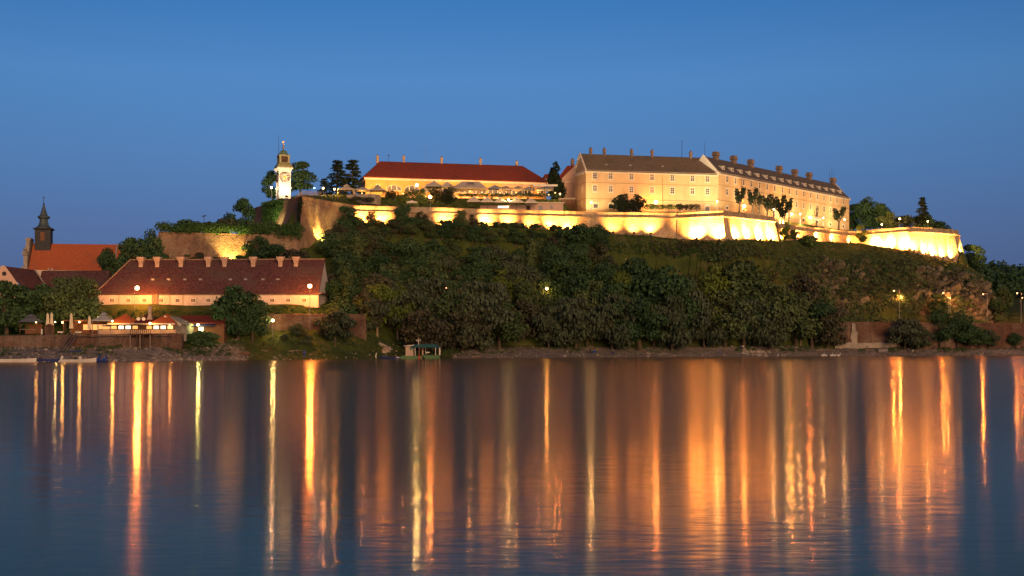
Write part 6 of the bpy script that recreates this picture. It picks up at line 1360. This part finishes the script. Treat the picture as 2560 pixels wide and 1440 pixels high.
def tree(key, px, Y, h, label, group=None, wf=1.0, zb=None, name='tree', cat='tree', H0=10.0, dpy=None, rz_=None, mat=None):
    z = ground(px, Y) if zb is None else zb
    if dpy is not None: h = zy(dpy, Y) - z
    cr, tr = PROTO[key]; s = h/H0
    q = thing(name, label, cat, (XX(px, Y), Y, z), random.uniform(0, 6.28) if rz_ is None else rz_, group)
    t_ = link('trunk', tr, q); t_.scale = (s*wf, s*wf, s)
    if cr:
        if mat:
            cr = cr.copy(); cr.materials.clear(); cr.materials.append(M[mat])
        c_ = link('crown', cr, q); c_.scale = (s*wf, s*wf, s)
    return q
random.seed(21)
# plateau and skyline
tree('broad0', 752, 394, 0, 'big round tree behind the clock tower', wf=0.95, dpy=405, zb=45.5)
tree('broad1', 683, 396, 0, 'small dark tree showing left of the clock tower shaft', wf=0.8, dpy=428, zb=44)
tree('pine0', 843, 425, 0, 'left one of two tall black pines beside the barracks', 'pines beside the barracks', wf=1.05, dpy=400, zb=47)
tree('pine1', 881, 432, 0, 'right one of two tall black pines, touching the barracks roof', 'pines beside the barracks', wf=1.1, dpy=400, zb=47)
tree('pine1', 812, 415, 0, 'small dark conifer left of the two black pines', wf=1.3, dpy=447, zb=46)
tree('cypress0', 1390, 427, 0, 'dark columnar evergreen at the right end of the barracks', wf=1.35, dpy=405, zb=47)
tree('yew0', 1572, 412, 6.0, 'wide spreading dark yew bush in front of the left hotel wing', name='yew_bush', cat='bush', H0=4.9, rz_=0.0, wf=0.92, zb=43.0)
GPo = 'pollarded trees along the hotel wing'
for key, px, Y, dpy, lab, wf in (('pollard0', 1848, 426, 470, 'leafy pollarded tree left of the dazzling wall light, first of its row', 1.1), ('pollard0', 1880, 431, 472, 'leafy pollarded tree right of the dazzling wall light', 1.0), ('pollard2', 1897, 433, 480, 'thin leaved pollarded tree, third of its row', 1.0),
        ('pollard1', 1917, 437, 478, 'dense pollarded tree in the middle of its row', 1.15), ('pollard2', 1934, 441, 490, 'thin pollarded tree right of the middle one', 0.9), ('pollard0', 1949, 447, 489, 'tall pollarded tree above the bastion corner', 1.0), ('pollard0', 1958, 446, 512, 'slanting low dark tree left of the two close lamps', 1.3),
        ('pollard1', 1972, 454, 489, 'pollarded tree above the two close lamps', 0.9), ('bare0', 2041, 470, 505, 'bare forked pollarded tree before the long wing', 0.9), ('pollard0', 2096, 482, 519, 'round bushy pollarded tree near the far end of the long wing', 1.5)):
    tree(key, px, Y, 0, lab, GPo, wf=wf, dpy=dpy, H0=6.6, rz_=random.uniform(-.3, .3), mat='needle')  # darker leaf colour gives these trees their silhouettes before the lit wing
tree('broad2', 2163, 505, 0, 'biggest dark tree right of the hotel, rising above its neighbours', 'trees on the right bastion', wf=0.8, dpy=495, zb=43)
tree('broad0', 2133, 512, 0, 'dark tree touching the end wall of the hotel', 'trees on the right bastion', wf=0.8, dpy=512, zb=43)
tree('broad1', 2200, 500, 0, 'dark tree with reddish lit lower branches on the right bastion', 'trees on the right bastion', wf=0.9, dpy=510, zb=43)
tree('olive0', 2222, 492, 0, 'lower orange tinged tree beside the tall lamp', 'trees on the right bastion', wf=1.0, dpy=527, zb=42.5)
tree('bush0', 2270, 490, 0, 'low bush between the tall lamp and the conifer', wf=1.6, dpy=541, H0=3.0, zb=42.5, name='bush', cat='bush')
tree('pine0', 2305, 487, 0, 'narrow conifer standing alone on the right bastion', wf=0.75, dpy=492, zb=42.5)
tree('broad2', 2312, 489, 0, 'spreading low tree around the base of the narrow conifer', wf=1.2, dpy=532, zb=42.5)
tree('bush1', 2340, 486, 0, 'rounded bush right of the conifer, at the parapet', wf=1.5, dpy=553, H0=3.0, zb=42.3, name='bush', cat='bush')
tree('broad0', 2430, 492, 0, 'lone round tree against the sky beyond the end bastion', wf=0.95, dpy=613, zb=27)
tree('broad1', 604, 386, 0, 'dark tree against the sky left of the tall bastion', wf=0.8, dpy=497, zb=33)
tree('bush1', 474, 366, 0, 'dome shaped bush on the ivy covered rampart', wf=1.4, dpy=548, H0=3.0, name='bush', cat='bush')
for px, d_, lab in ((560, 549, 'low bush on the rampart left of the dark tree'), (640, 556, 'low bush on the rampart below the tall bastion'), (530, 556, 'small bush on the rampart right of the floodlight mast')): tree('bush0', px, 374, 0, lab, 'bushes on the ivy rampart', wf=1.6, dpy=d_, H0=3.0, name='bush', cat='bush')
fm = thing('floodlight_mast', 'thin mast with two unlit floodlights on the ivy covered rampart', 'mast', (XX(510, 368), 368, 32.3)); MB().tube((0, 0, 0), (0, 0, zy(541, 368)-32.3), 0.07).build('pole', M['dark'], fm); MB().box(-0.45, 0.1, -0.15, 0.15, zy(541, 368)-32.4, zy(541, 368)-32.1).box(0.15, 0.5, -0.1, 0.1, zy(541, 368)-32.25, zy(541, 368)-31.9).build('lamp_heads', M['dark'], fm)
tree('broad2', 377, 352, 0, 'tree squeezed between the church roof and the battered wall end', wf=0.62, dpy=577)
tree('broad0', 322, 352, 0, 'dark tree in front of the right end of the orange church roof', wf=0.6, dpy=598)
tree('broad1', 268, 349, 0, 'dark tree rising over the left end of the purple red roof', wf=0.52, dpy=622)
tree('broad2', 350, 353, 0, 'low tree filling the gap below the church roof end', wf=0.8, dpy=640)
tree('scrub0', 640, 356, 0, 'bushy tree before the right part of the ivy topped wall', wf=1.0, dpy=588, mat='leaf')
for px, d_ in ((470, 628), (505, 624), (545, 634), (600, 632), (680, 606), (715, 612), (745, 618)): tree('scrub1' if px % 2 else 'broad1', px, 353.5, 0, 'scrub rising behind the ridge of the low barracks', 'scrub behind the low barracks', wf=1.3, dpy=d_+6)
# riverside, left
tree('olive1', 163, 316, 0, 'large tree behind the folded umbrellas at the left', wf=0.92, dpy=688, zb=6)
tree('olive0', 207, 318, 0, 'second large tree left of the low barracks, over the shelter', wf=0.85, dpy=690, zb=6)
tree('broad0', 14, 304, 0, 'dark tree at the left edge above the white open boat', wf=1.15, dpy=706, zb=4)
tree('broad2', 62, 312, 0, 'dark tree behind the far left gazebo', wf=1.0, dpy=716, zb=5.5)
tree('broad1', 112, 315, 0, 'dark tree between the gazebo and the folded umbrellas', wf=0.9, dpy=712, zb=5.5)
tree('broad1', 596, 314, 0, 'huge dark spreading tree in front of the low barracks', wf=1.0, dpy=716, zb=3.0)
tree('broad0', 566, 315, 0, 'left half crown crowding the huge dark tree', wf=0.75, dpy=742, zb=3.0)
tree('broad2', 632, 316, 0, 'right neighbour of the huge dark tree, before the yard wall', wf=0.75, dpy=738, zb=3.5)
tree('bush1', 505, 304, 0, 'round bush right of the stone terrace wall', wf=1.35, dpy=826, H0=3.0, name='bush', cat='bush')
tree('bush1', 476, 303, 0, 'dark shrub at the end of the stone terrace wall', wf=1.0, dpy=834, H0=3.0, name='bush', cat='bush')
tree('willow0', 838, 322, 0, 'grey green willow bush before the brick yard wall', wf=1.2, dpy=775)
tree('willow1', 742, 320, 0, 'low willow shrub right of the yellow yard lamp', wf=1.3, dpy=808)
tree('willow2', 712, 318, 0, 'pale shrub at the foot of the yard wall beside the yellow lamp', wf=1.2, dpy=835)
tree('bush0', 770, 319, 0, 'small shrub on the bank left of the grey willow bush', wf=1.2, dpy=838, H0=3.0, name='bush', cat='bush')
tree('yellow1', 262, 314, 0, 'lamp lit yellow green shrub behind the grey tent', wf=1.4, dpy=785, zb=5.8)
# middle riverside trees
MID = [('willow1', 925, 336, 742, 1.0, 'grey green willow at the left end of the long wooded bank'), ('dead0', 944, 345, 683, 0.9, 'bare dead tree with pale branches above the left willows'), ('willow0', 975, 345, 700, 0.9, 'rounded willow beside the bare dead tree'),
       ('willow2', 1030, 352, 712, 0.9, 'willow above and left of the green houseboat'), ('willow0', 1080, 352, 694, 1.0, 'broad willow behind the dim red road lamp'), ('scrub0', 1068, 335, 772, 1.0, 'reddish scrub tree right behind the houseboat awning'),
       ('olive0', 1135, 350, 722, 0.9, 'olive tree right of the dim red road lamp'), ('willow1', 1190, 350, 738, 1.0, 'willow on the bank right of the houseboat'), ('olive1', 1248, 353, 752, 1.0, 'rounded olive tree left of the gap with thin trunks'),
       ('scrub1', 1155, 345, 775, 1.0, 'reddish bush low on the bank between two willows'), ('yellow0', 1255, 372, 672, 0.9, 'lamp lit yellow green tree left of the brightest road lamp'), ('yellow1', 1300, 374, 690, 0.8, 'yellow green tree near the brightest road lamp'),
       ('poplar0', 1312, 366, 700, 1.0, 'slender tree with thin pale trunks left of the brightest road lamp'), ('broad1', 1402, 378, 632, 0.85, 'tall dark tree behind the brightest road lamp'), ('broad2', 1440, 372, 665, 0.9, 'dark tree right of the brightest road lamp'),
       ('willow2', 1372, 360, 768, 0.9, 'bank willow below the brightest road lamp'), ('willow0', 1440, 362, 742, 1.0, 'bank willow above the angler'), ('broad0', 1510, 374, 662, 0.8, 'broad dark tree left of the tallest bank tree'),
       ('broad1', 1590, 376, 648, 0.78, 'tallest dark bank tree below the middle of the curtain wall'), ('broad2', 1655, 375, 668, 0.8, 'dark tree right of the tallest bank tree'), ('willow1', 1530, 366, 735, 0.9, 'overhanging willow right of the angler'),
       ('broad0', 1600, 368, 745, 1.0, 'dark overhanging tree at the middle of the gravel bank'), ('willow2', 1680, 371, 738, 0.85, 'willow left of the dark gap in the bank trees'), ('yellow0', 1778, 381, 662, 0.75, 'tall yellow green tree standing out right of centre'),
       ('poplar0', 1850, 384, 655, 1.5, 'tall feathery tree right of the tall yellow green one'), ('poplar0', 1872, 385, 655, 1.2, 'second feathery tree, left of the orange lit rock'), ('olive1', 1812, 379, 720, 0.9, 'olive tree below the feathery trees'),
       ('willow1', 1760, 377, 755, 0.9, 'bank willow right of the dark gap'), ('willow0', 1860, 380, 745, 0.9, 'bank willow above the seated people'), ('olive0', 1925, 386, 702, 0.8, 'tree left of the orange lit rock patch'), ('willow2', 1925, 383, 765, 0.9, 'low willow above the lone swan'),
       ('broad2', 2030, 390, 745, 0.95, 'dark bank tree left of the brick quay wall'), ('scrub0', 2070, 391, 760, 0.9, 'brownish tree beside the left end of the brick quay wall'), ('olive1', 1990, 388, 760, 0.9, 'bank tree below the lamp left of the cliff'),
       ('willow0', 2262, 396, 796, 1.2, 'round bush in front of the brick quay wall'), ('willow1', 2292, 397, 812, 1.1, 'lower bush right of the round one at the quay wall'), ('broad0', 2345, 412, 735, 0.8, 'dark tree at the foot of the cliff under the dark hollow'),
       ('broad1', 2350, 402, 775, 0.85, 'big dark tree covering the middle of the quay wall'), ('broad2', 2395, 404, 778, 0.8, 'dark tree right of the big one at the quay wall'), ('olive1', 2425, 404, 815, 1.1, 'rounded olive bush at the quay wall, right of the dark trees'), ('broad0', 2452, 405, 822, 1.1, 'last dark bush before the bare right part of the quay wall'),
       ('broad1', 2505, 424, 718, 0.75, 'dark tree between the last two road lamps at the right'), ('yellow1', 2282, 424, 680, 0.75, 'bright yellow green tree on the cliff above the road lamp'), ('olive0', 2205, 452, 618, 0.75, 'tree on the slope under the left half of the end bastion'), ('olive1', 2240, 448, 640, 0.8, 'tree on the slope under the corner of the end bastion'),
       ('broad2', 2160, 466, 588, 0.9, 'dark bush before the left foot of the end bastion'), ('bush1', 2022, 441, 588, 1.2, 'dark shrub before the foot of the recessed wall'), ('yellow0', 1965, 437, 557, 0.7, 'sapling lit from behind right of the glaring bastion'), ('olive0', 1985, 438, 572, 0.9, 'shrubby tree right of the backlit sapling'), ('yellow1', 2152, 471, 560, 0.6, 'small bright sapling in front of the parapet left of the end bastion'),
       ('broad1', 2150, 408, 762, 1.3, 'low dark bush on top of the quay wall'), ('scrub1', 2180, 425, 690, 0.9, 'scrub on the rocks in the middle of the cliff'), ('willow2', 2472, 407, 826, 1.1, 'grey green bush at the quay wall beside the last dark bush'), ('olive0', 2215, 415, 735, 0.8, 'green bush on the cliff foot left of the tall lamp pole'), ('olive1', 2120, 412, 742, 0.8, 'green bush on the road edge above the pale repaired patch of the quay wall'), ('broad2', 2540, 409, 832, 1.0, 'dark bush before the quay wall at the right edge')]
for key, px, Y, dpy, wf, lab in MID:
    tree(key, px, Y, 0, lab, 'trees along the wooded bank' if Y < 398 else None, wf=wf*1.12, dpy=dpy, H0=3.0 if key.startswith('bush') else 10.0)
# upper slope trees against the wall
for key, px, Y, dpy, wf, lab in (('broad0', 866, 371, 517, 0.85, 'dark tree covering the joint of bastion and curtain wall'), ('scrub0', 838, 366, 560, 1.0, 'dark bushy tree right of the yellow lit corner'), ('scrub1', 930, 379, 527, 0.7, 'thin bush in front of the first bright wall patches'), ('broad2', 1003, 381, 508, 0.8, 'dark tree crossing the parapet left of the glaring orange lamp'), ('scrub0', 1055, 383, 528, 0.9, 'brown scrub tree covering the wall below the orange lamp'),
        ('olive1', 1152, 385, 524, 0.75, 'dark tree between two bright wall patches under the dark bush'), ('scrub1', 1182, 386.5, 535, 0.7, 'twiggy bush right of the dark tree at the wall'), ('bush0', 1290, 390.5, 556, 1.3, 'low bush under the fifth wall patch'), ('broad1', 1455, 389, 561, 1.0, 'dark mound of trees below the curtain wall middle'), ('broad2', 1500, 390, 562, 0.9, 'right shoulder of the dark mound of trees'), ('broad0', 1415, 388, 575, 1.0, 'left shoulder of the dark mound of trees')):
    tree(key, px, Y, 0, lab, 'trees at the top of the wooded slope', wf=wf*1.15, dpy=dpy, H0=3.0 if key.startswith('bush') else 10.0)
lim = lambda px: 7*(1150 < px < 1450) + np.interp(px, [830, 880, 900, 975, 985, 1020, 1060, 1090, 1150, 1200, 1260, 1330, 1400, 1500, 1540, 1700, 1950], [572, 543, 566, 574, 543, 538, 548, 566, 548, 566, 573, 580, 582, 586, 660, 690, 705])
SCL = 'dark leafy tree in the wood covering the slope below the long curtain wall'
nn = 0
while nn < 210:
    px = random.uniform(835, 1900); ys, zs = prof(px); k = random.uniform(5.2, 8.95); Y = float(np.interp(k, np.arange(15), ys)); z = ground(px, Y)
    top = random.uniform(5, 10); py = HY - (z+top-CH)*F/Y
    if py < lim(px)+random.uniform(0, 25): 
        top = zy(lim(px)+random.uniform(0, 25), Y) - z
        if top < 3.2: nn += 0.2; continue
    tree(random.choice(['broad0', 'broad1', 'broad2', 'broad1', 'scrub0', 'olive0', 'olive1', 'willow1', 'willow2', 'poplar0']), px, Y, top, SCL, 'trees in the wood on the slope', wf=random.uniform(0.85, 1.25)); nn += 1
for i in range(34):
    px = random.uniform(900, 2075); ys, zs = prof(px); k = random.uniform(2.6, 5.2); Y = float(np.interp(k, np.arange(15), ys)); z = ground(px, Y)
    top = random.uniform(8, 17); py = HY - (z+top-CH)*F/Y
    if py < 668: top = zy(668+random.uniform(0, 40), Y) - z
    tree(random.choice(['broad0', 'broad1', 'olive0', 'olive1', 'willow0', 'willow1', 'willow2', 'yellow1', 'poplar0', 'scrub0']), px, Y, top, 'leafy tree merging into the dense wood along the river bank', 'wood along the river bank', wf=random.uniform(0.7, 1.05))
for i in range(140):
    px = random.uniform(890, 1520); ys, zs = prof(px); k = random.uniform(7.9, 8.8); Y = float(np.interp(k, np.arange(15), ys)); z = ground(px, Y)
    top = random.uniform(2.8, 6.0); py = HY - (z+top-CH)*F/Y; lm = lim(px) - 3
    if py < lm: top = max(1.6, zy(lm, Y) - z)
    tree(random.choice(['broad0', 'broad1', 'broad2', 'scrub1', 'olive1']), px, Y, top, 'dark shrub on the upper slope just below the long curtain wall', 'shrubs below the curtain wall', wf=random.uniform(1.1, 1.7), name='shrub', cat='shrub')
# undergrowth, hedges and ivy
def scatter(name, label, n, fn, size, mat, per=26, rad=(0.6, 1.5), seed=5, lift=0.25):
    rr = random.Random(seed); bl = []
    while len(bl) < n:
        s_ = fn(rr)
        if s_ is None: continue
        px, Y = s_[:2]; r_ = rr.uniform(*rad)*(s_[2] if len(s_) > 2 else 1); bl.append((tuple(P0(px, Y, r_*lift)), (r_*1.2, r_*1.2, r_*(0.6+lift*0.8))))
    o = link(name, leafmesh(name, leaves(bl, n*per, size, seed), mat)); tag(o, label, None, kind='stuff'); return o
def slope_fn(a, b_, k0, k1, keep=None):
    def f_(rr):
        px = rr.uniform(a, b_); ys, zs = prof(px); k = rr.uniform(k0, k1); Y = float(np.interp(k, np.arange(15), ys))
        if keep and not keep(px, k, rr): return None
        return (px, Y, 1.0 if k < 8.2 else 0.5)
    return f_
OPEN = lambda px, k, rr: px < 1500 + rr.uniform(-30, 30) or k < 7.2
scatter('undergrowth', 'dense dark undergrowth over the wooded slope', 3600, slope_fn(835, 1960, 4.6, 8.9, OPEN), 0.40, 'leaf', 26, (0.7, 1.9), 5, 0.7)
scatter('undergrowth', 'reddish brown brush over the wooded slope', 800, slope_fn(835, 1960, 4.6, 8.92, OPEN), 0.38, 'leafb', 24, (0.6, 1.5), 6, 0.7)
scatter('undergrowth', 'scrub and grass tufts over the rocky cliff', 2300, slope_fn(1950, 2500, 5.0, 8.7, lambda px, k, rr: noise.noise(Vector((px*0.014, k*0.9, 1.3))) > (-0.3 if 2150 < px < 2290 or k > 8.1 else 0.14 if px > 2290 else -0.12)), 0.36, 'leafo', 22, (0.4, 1.3), 7)
scatter('bank_weeds', 'weeds and low shrubs along the river bank', 900, slope_fn(-60, 2600, 1.5, 3.0, lambda px, k, rr: noise.noise(Vector((px*0.01, k*0.7, 5.3))) > (-0.5 if 600 < px < 1150 else 0.0 if px > 900 else 0.1)), 0.26, 'leafo', 16, (0.25, 0.7), 8)
scatter('grass_slope', 'long grass on the embankment below the low barracks', 1500, slope_fn(-80, 930, 5.0, 5.8), 0.22, 'hedge', 16, (0.3, 0.65), 9)
scatter('upper_grass', 'rough grass below the floodlit walls', 3600, slope_fn(1480, 2420, 7.1, 8.97), 0.22, 'hedge', 14, (0.2, 0.55), 10)
scatter('dry_brush', 'low olive and brown brush on the open slope below the bright bastions', 900, slope_fn(1490, 2420, 6.9, 8.85, lambda px, k, rr: noise.noise(Vector((px*0.015, k*1.1, 7.7))) > -0.12), 0.30, 'leafb', 20, (0.35, 1.0), 14, 0.4)
scatter('dry_brush', 'darker green bushes scattered over the open slope', 420, slope_fn(1500, 2300, 6.9, 8.6, lambda px, k, rr: noise.noise(Vector((px*0.013, k*1.1, 2.7))) > 0.0), 0.32, 'leafo', 26, (0.6, 1.5), 15, 0.5)
scatter('mound_grass', 'grass on the mounds of the fortress plateau', 900, slope_fn(660, 1420, 10.2, 12.0), 0.2, 'hedge', 14, (0.2, 0.42), 12)
scatter('far_wood', 'dark woods on the hills beyond the fortress at the right', 420, lambda rr: (lambda px: (px, rr.uniform(560, 900)))(rr.uniform(2425, 2800)), 1.5, 'leaf', 30, (2.5, 6.0), 13)
def hedge(name, label, cat, pts, n, size, mat, seed, group=None):
    c0 = Vector(pts[0][0]); bl = [(tuple(Vector(c) - c0), r_) for c, r_ in pts]
    o = link(name, leafmesh(name, leaves(bl, n, size, seed), mat), None, c0); return tag(o, label, cat, group)
rr = random.Random(17)
def line_pts(p0, p1, n, r_, jit=0.3, hang=0.0):
    out = []
    for i in range(n):
        p = Vector(p0).lerp(Vector(p1), (i+rr.random())/n) + Vector((0, rr.uniform(-jit, jit), rr.uniform(-jit, jit) - hang*rr.random()**2)); s = rr.uniform(0.7, 1.25); out.append((p, (r_[0]*s, r_[1]*s, r_[2]*s)))
    return out
hedge('ivy_hedge', 'thick ivy hanging over the top of the weathered brick wall behind the low barracks', 'ivy', line_pts(at(396, 568, 352.6), at(752, 568, 361.6), 90, (1.2, 1.0, 1.1), 0.25, 1.0) + line_pts(at(690, 577, 359.5), at(752, 580, 361), 16, (0.7, 0.5, 0.9), 0.3, 1.8), 12000, 0.26, 'ivy', 1)
hedge('ivy_mass', 'big ivy mass covering the left flank of the tall bastion below the clock tower', 'ivy', line_pts(at(660, 512, 390), at(708, 508, 378.5), 18, (1.1, 0.9, 0.9), 0.3) + line_pts(at(662, 527, 389.5), at(702, 526, 378.5), 26, (1.2, 0.9, 1.3), 0.6) + line_pts(at(662, 545, 389), at(694, 545, 380), 24, (1.1, 0.9, 1.4), 0.6), 9000, 0.27, 'ivy', 2)
hedge('ivy_strip', 'narrow dark ivy strip just left of the sharp bastion corner', 'ivy', line_pts(at(751, 506, 367.6), at(746, 562, 365.5), 16, (0.6, 0.5, 1.1), 0.25), 2400, 0.24, 'needle', 3)
flood(684, 373.0, 686, 384, 41, 420, 'yellow spotlight in front of the ivy below the clock tower', 'clock tower floodlights', (1.0, 0.86, 0.36), ang=110, dz=2.5)
GH = 'hedges of the fortress terraces'
def hz_(px0, px1, Y, py, hgt, n, lab, mat='hedge', seed=4, dens=900):
    return hedge('hedge', lab, 'hedge', line_pts(at(px0, py+hgt*0.5, Y), at(px1, py+hgt*0.5, Y), n, (0.9, 0.8, hgt*0.5*Y/F*1.1), 0.15), dens, 0.22, mat, seed, GH)
hz_(962, 992, 401, 478, 22, 8, 'dark clipped hedge right of the curved stone wall', 'needle', 4, 1300); hz_(995, 1010, 400, 487, 18, 5, 'yellow lit bush left of the tall clipped hedge', 'leafy', 5, 900); hz_(1010, 1062, 401, 476, 28, 14, 'tall clipped hedge left of the glaring orange lamp', 'hedge', 6, 2600)
hedge('bush', 'big dark rounded bush right of the glaring orange lamp', 'bush', [(at(1090+rr.uniform(-12, 45), rr.uniform(474, 503), 400+rr.uniform(-1, 2)), (1.5, 1.2, 1.2)) for i in range(26)], 4200, 0.25, 'needle', 7)
hz_(1145, 1400, 410.5, 484, 8, 44, 'long low hedge along the edge of the upper cafe terrace', 'hedge', 8, 3200)
hz_(1612, 1690, 404.5, 511, 12, 14, 'hedge right of the dazzling wall light below the hotel', 'hedge', 9, 1500); hz_(1690, 1745, 406, 511, 14, 12, 'dark hedge left of the wing junction lamp', 'needle', 10, 1500)
hedge('bush', 'purple brown low shrub in front of the curved stone wall', 'bush', line_pts(at(880, 497, 398), at(935, 499, 398), 12, (0.9, 0.8, 0.6), 0.2), 1500, 0.22, 'leafb', 11)
# white tent and small cafe things near the hotel
umbrella(2041, 468, 548, 3.4, 0.9, 'white parasol below the bare forked tree at the hotel', None, 'white', zb=44)
umbrella(1030, 397.5, 506, 3.2, 0.6, 'small pale parasol peeking over the parapet left of the orange lamp', None, 'white', zb=42)
for px, Y, lab in ((985, 396, 'first pale figure statue peeking over the parapet'),): pass
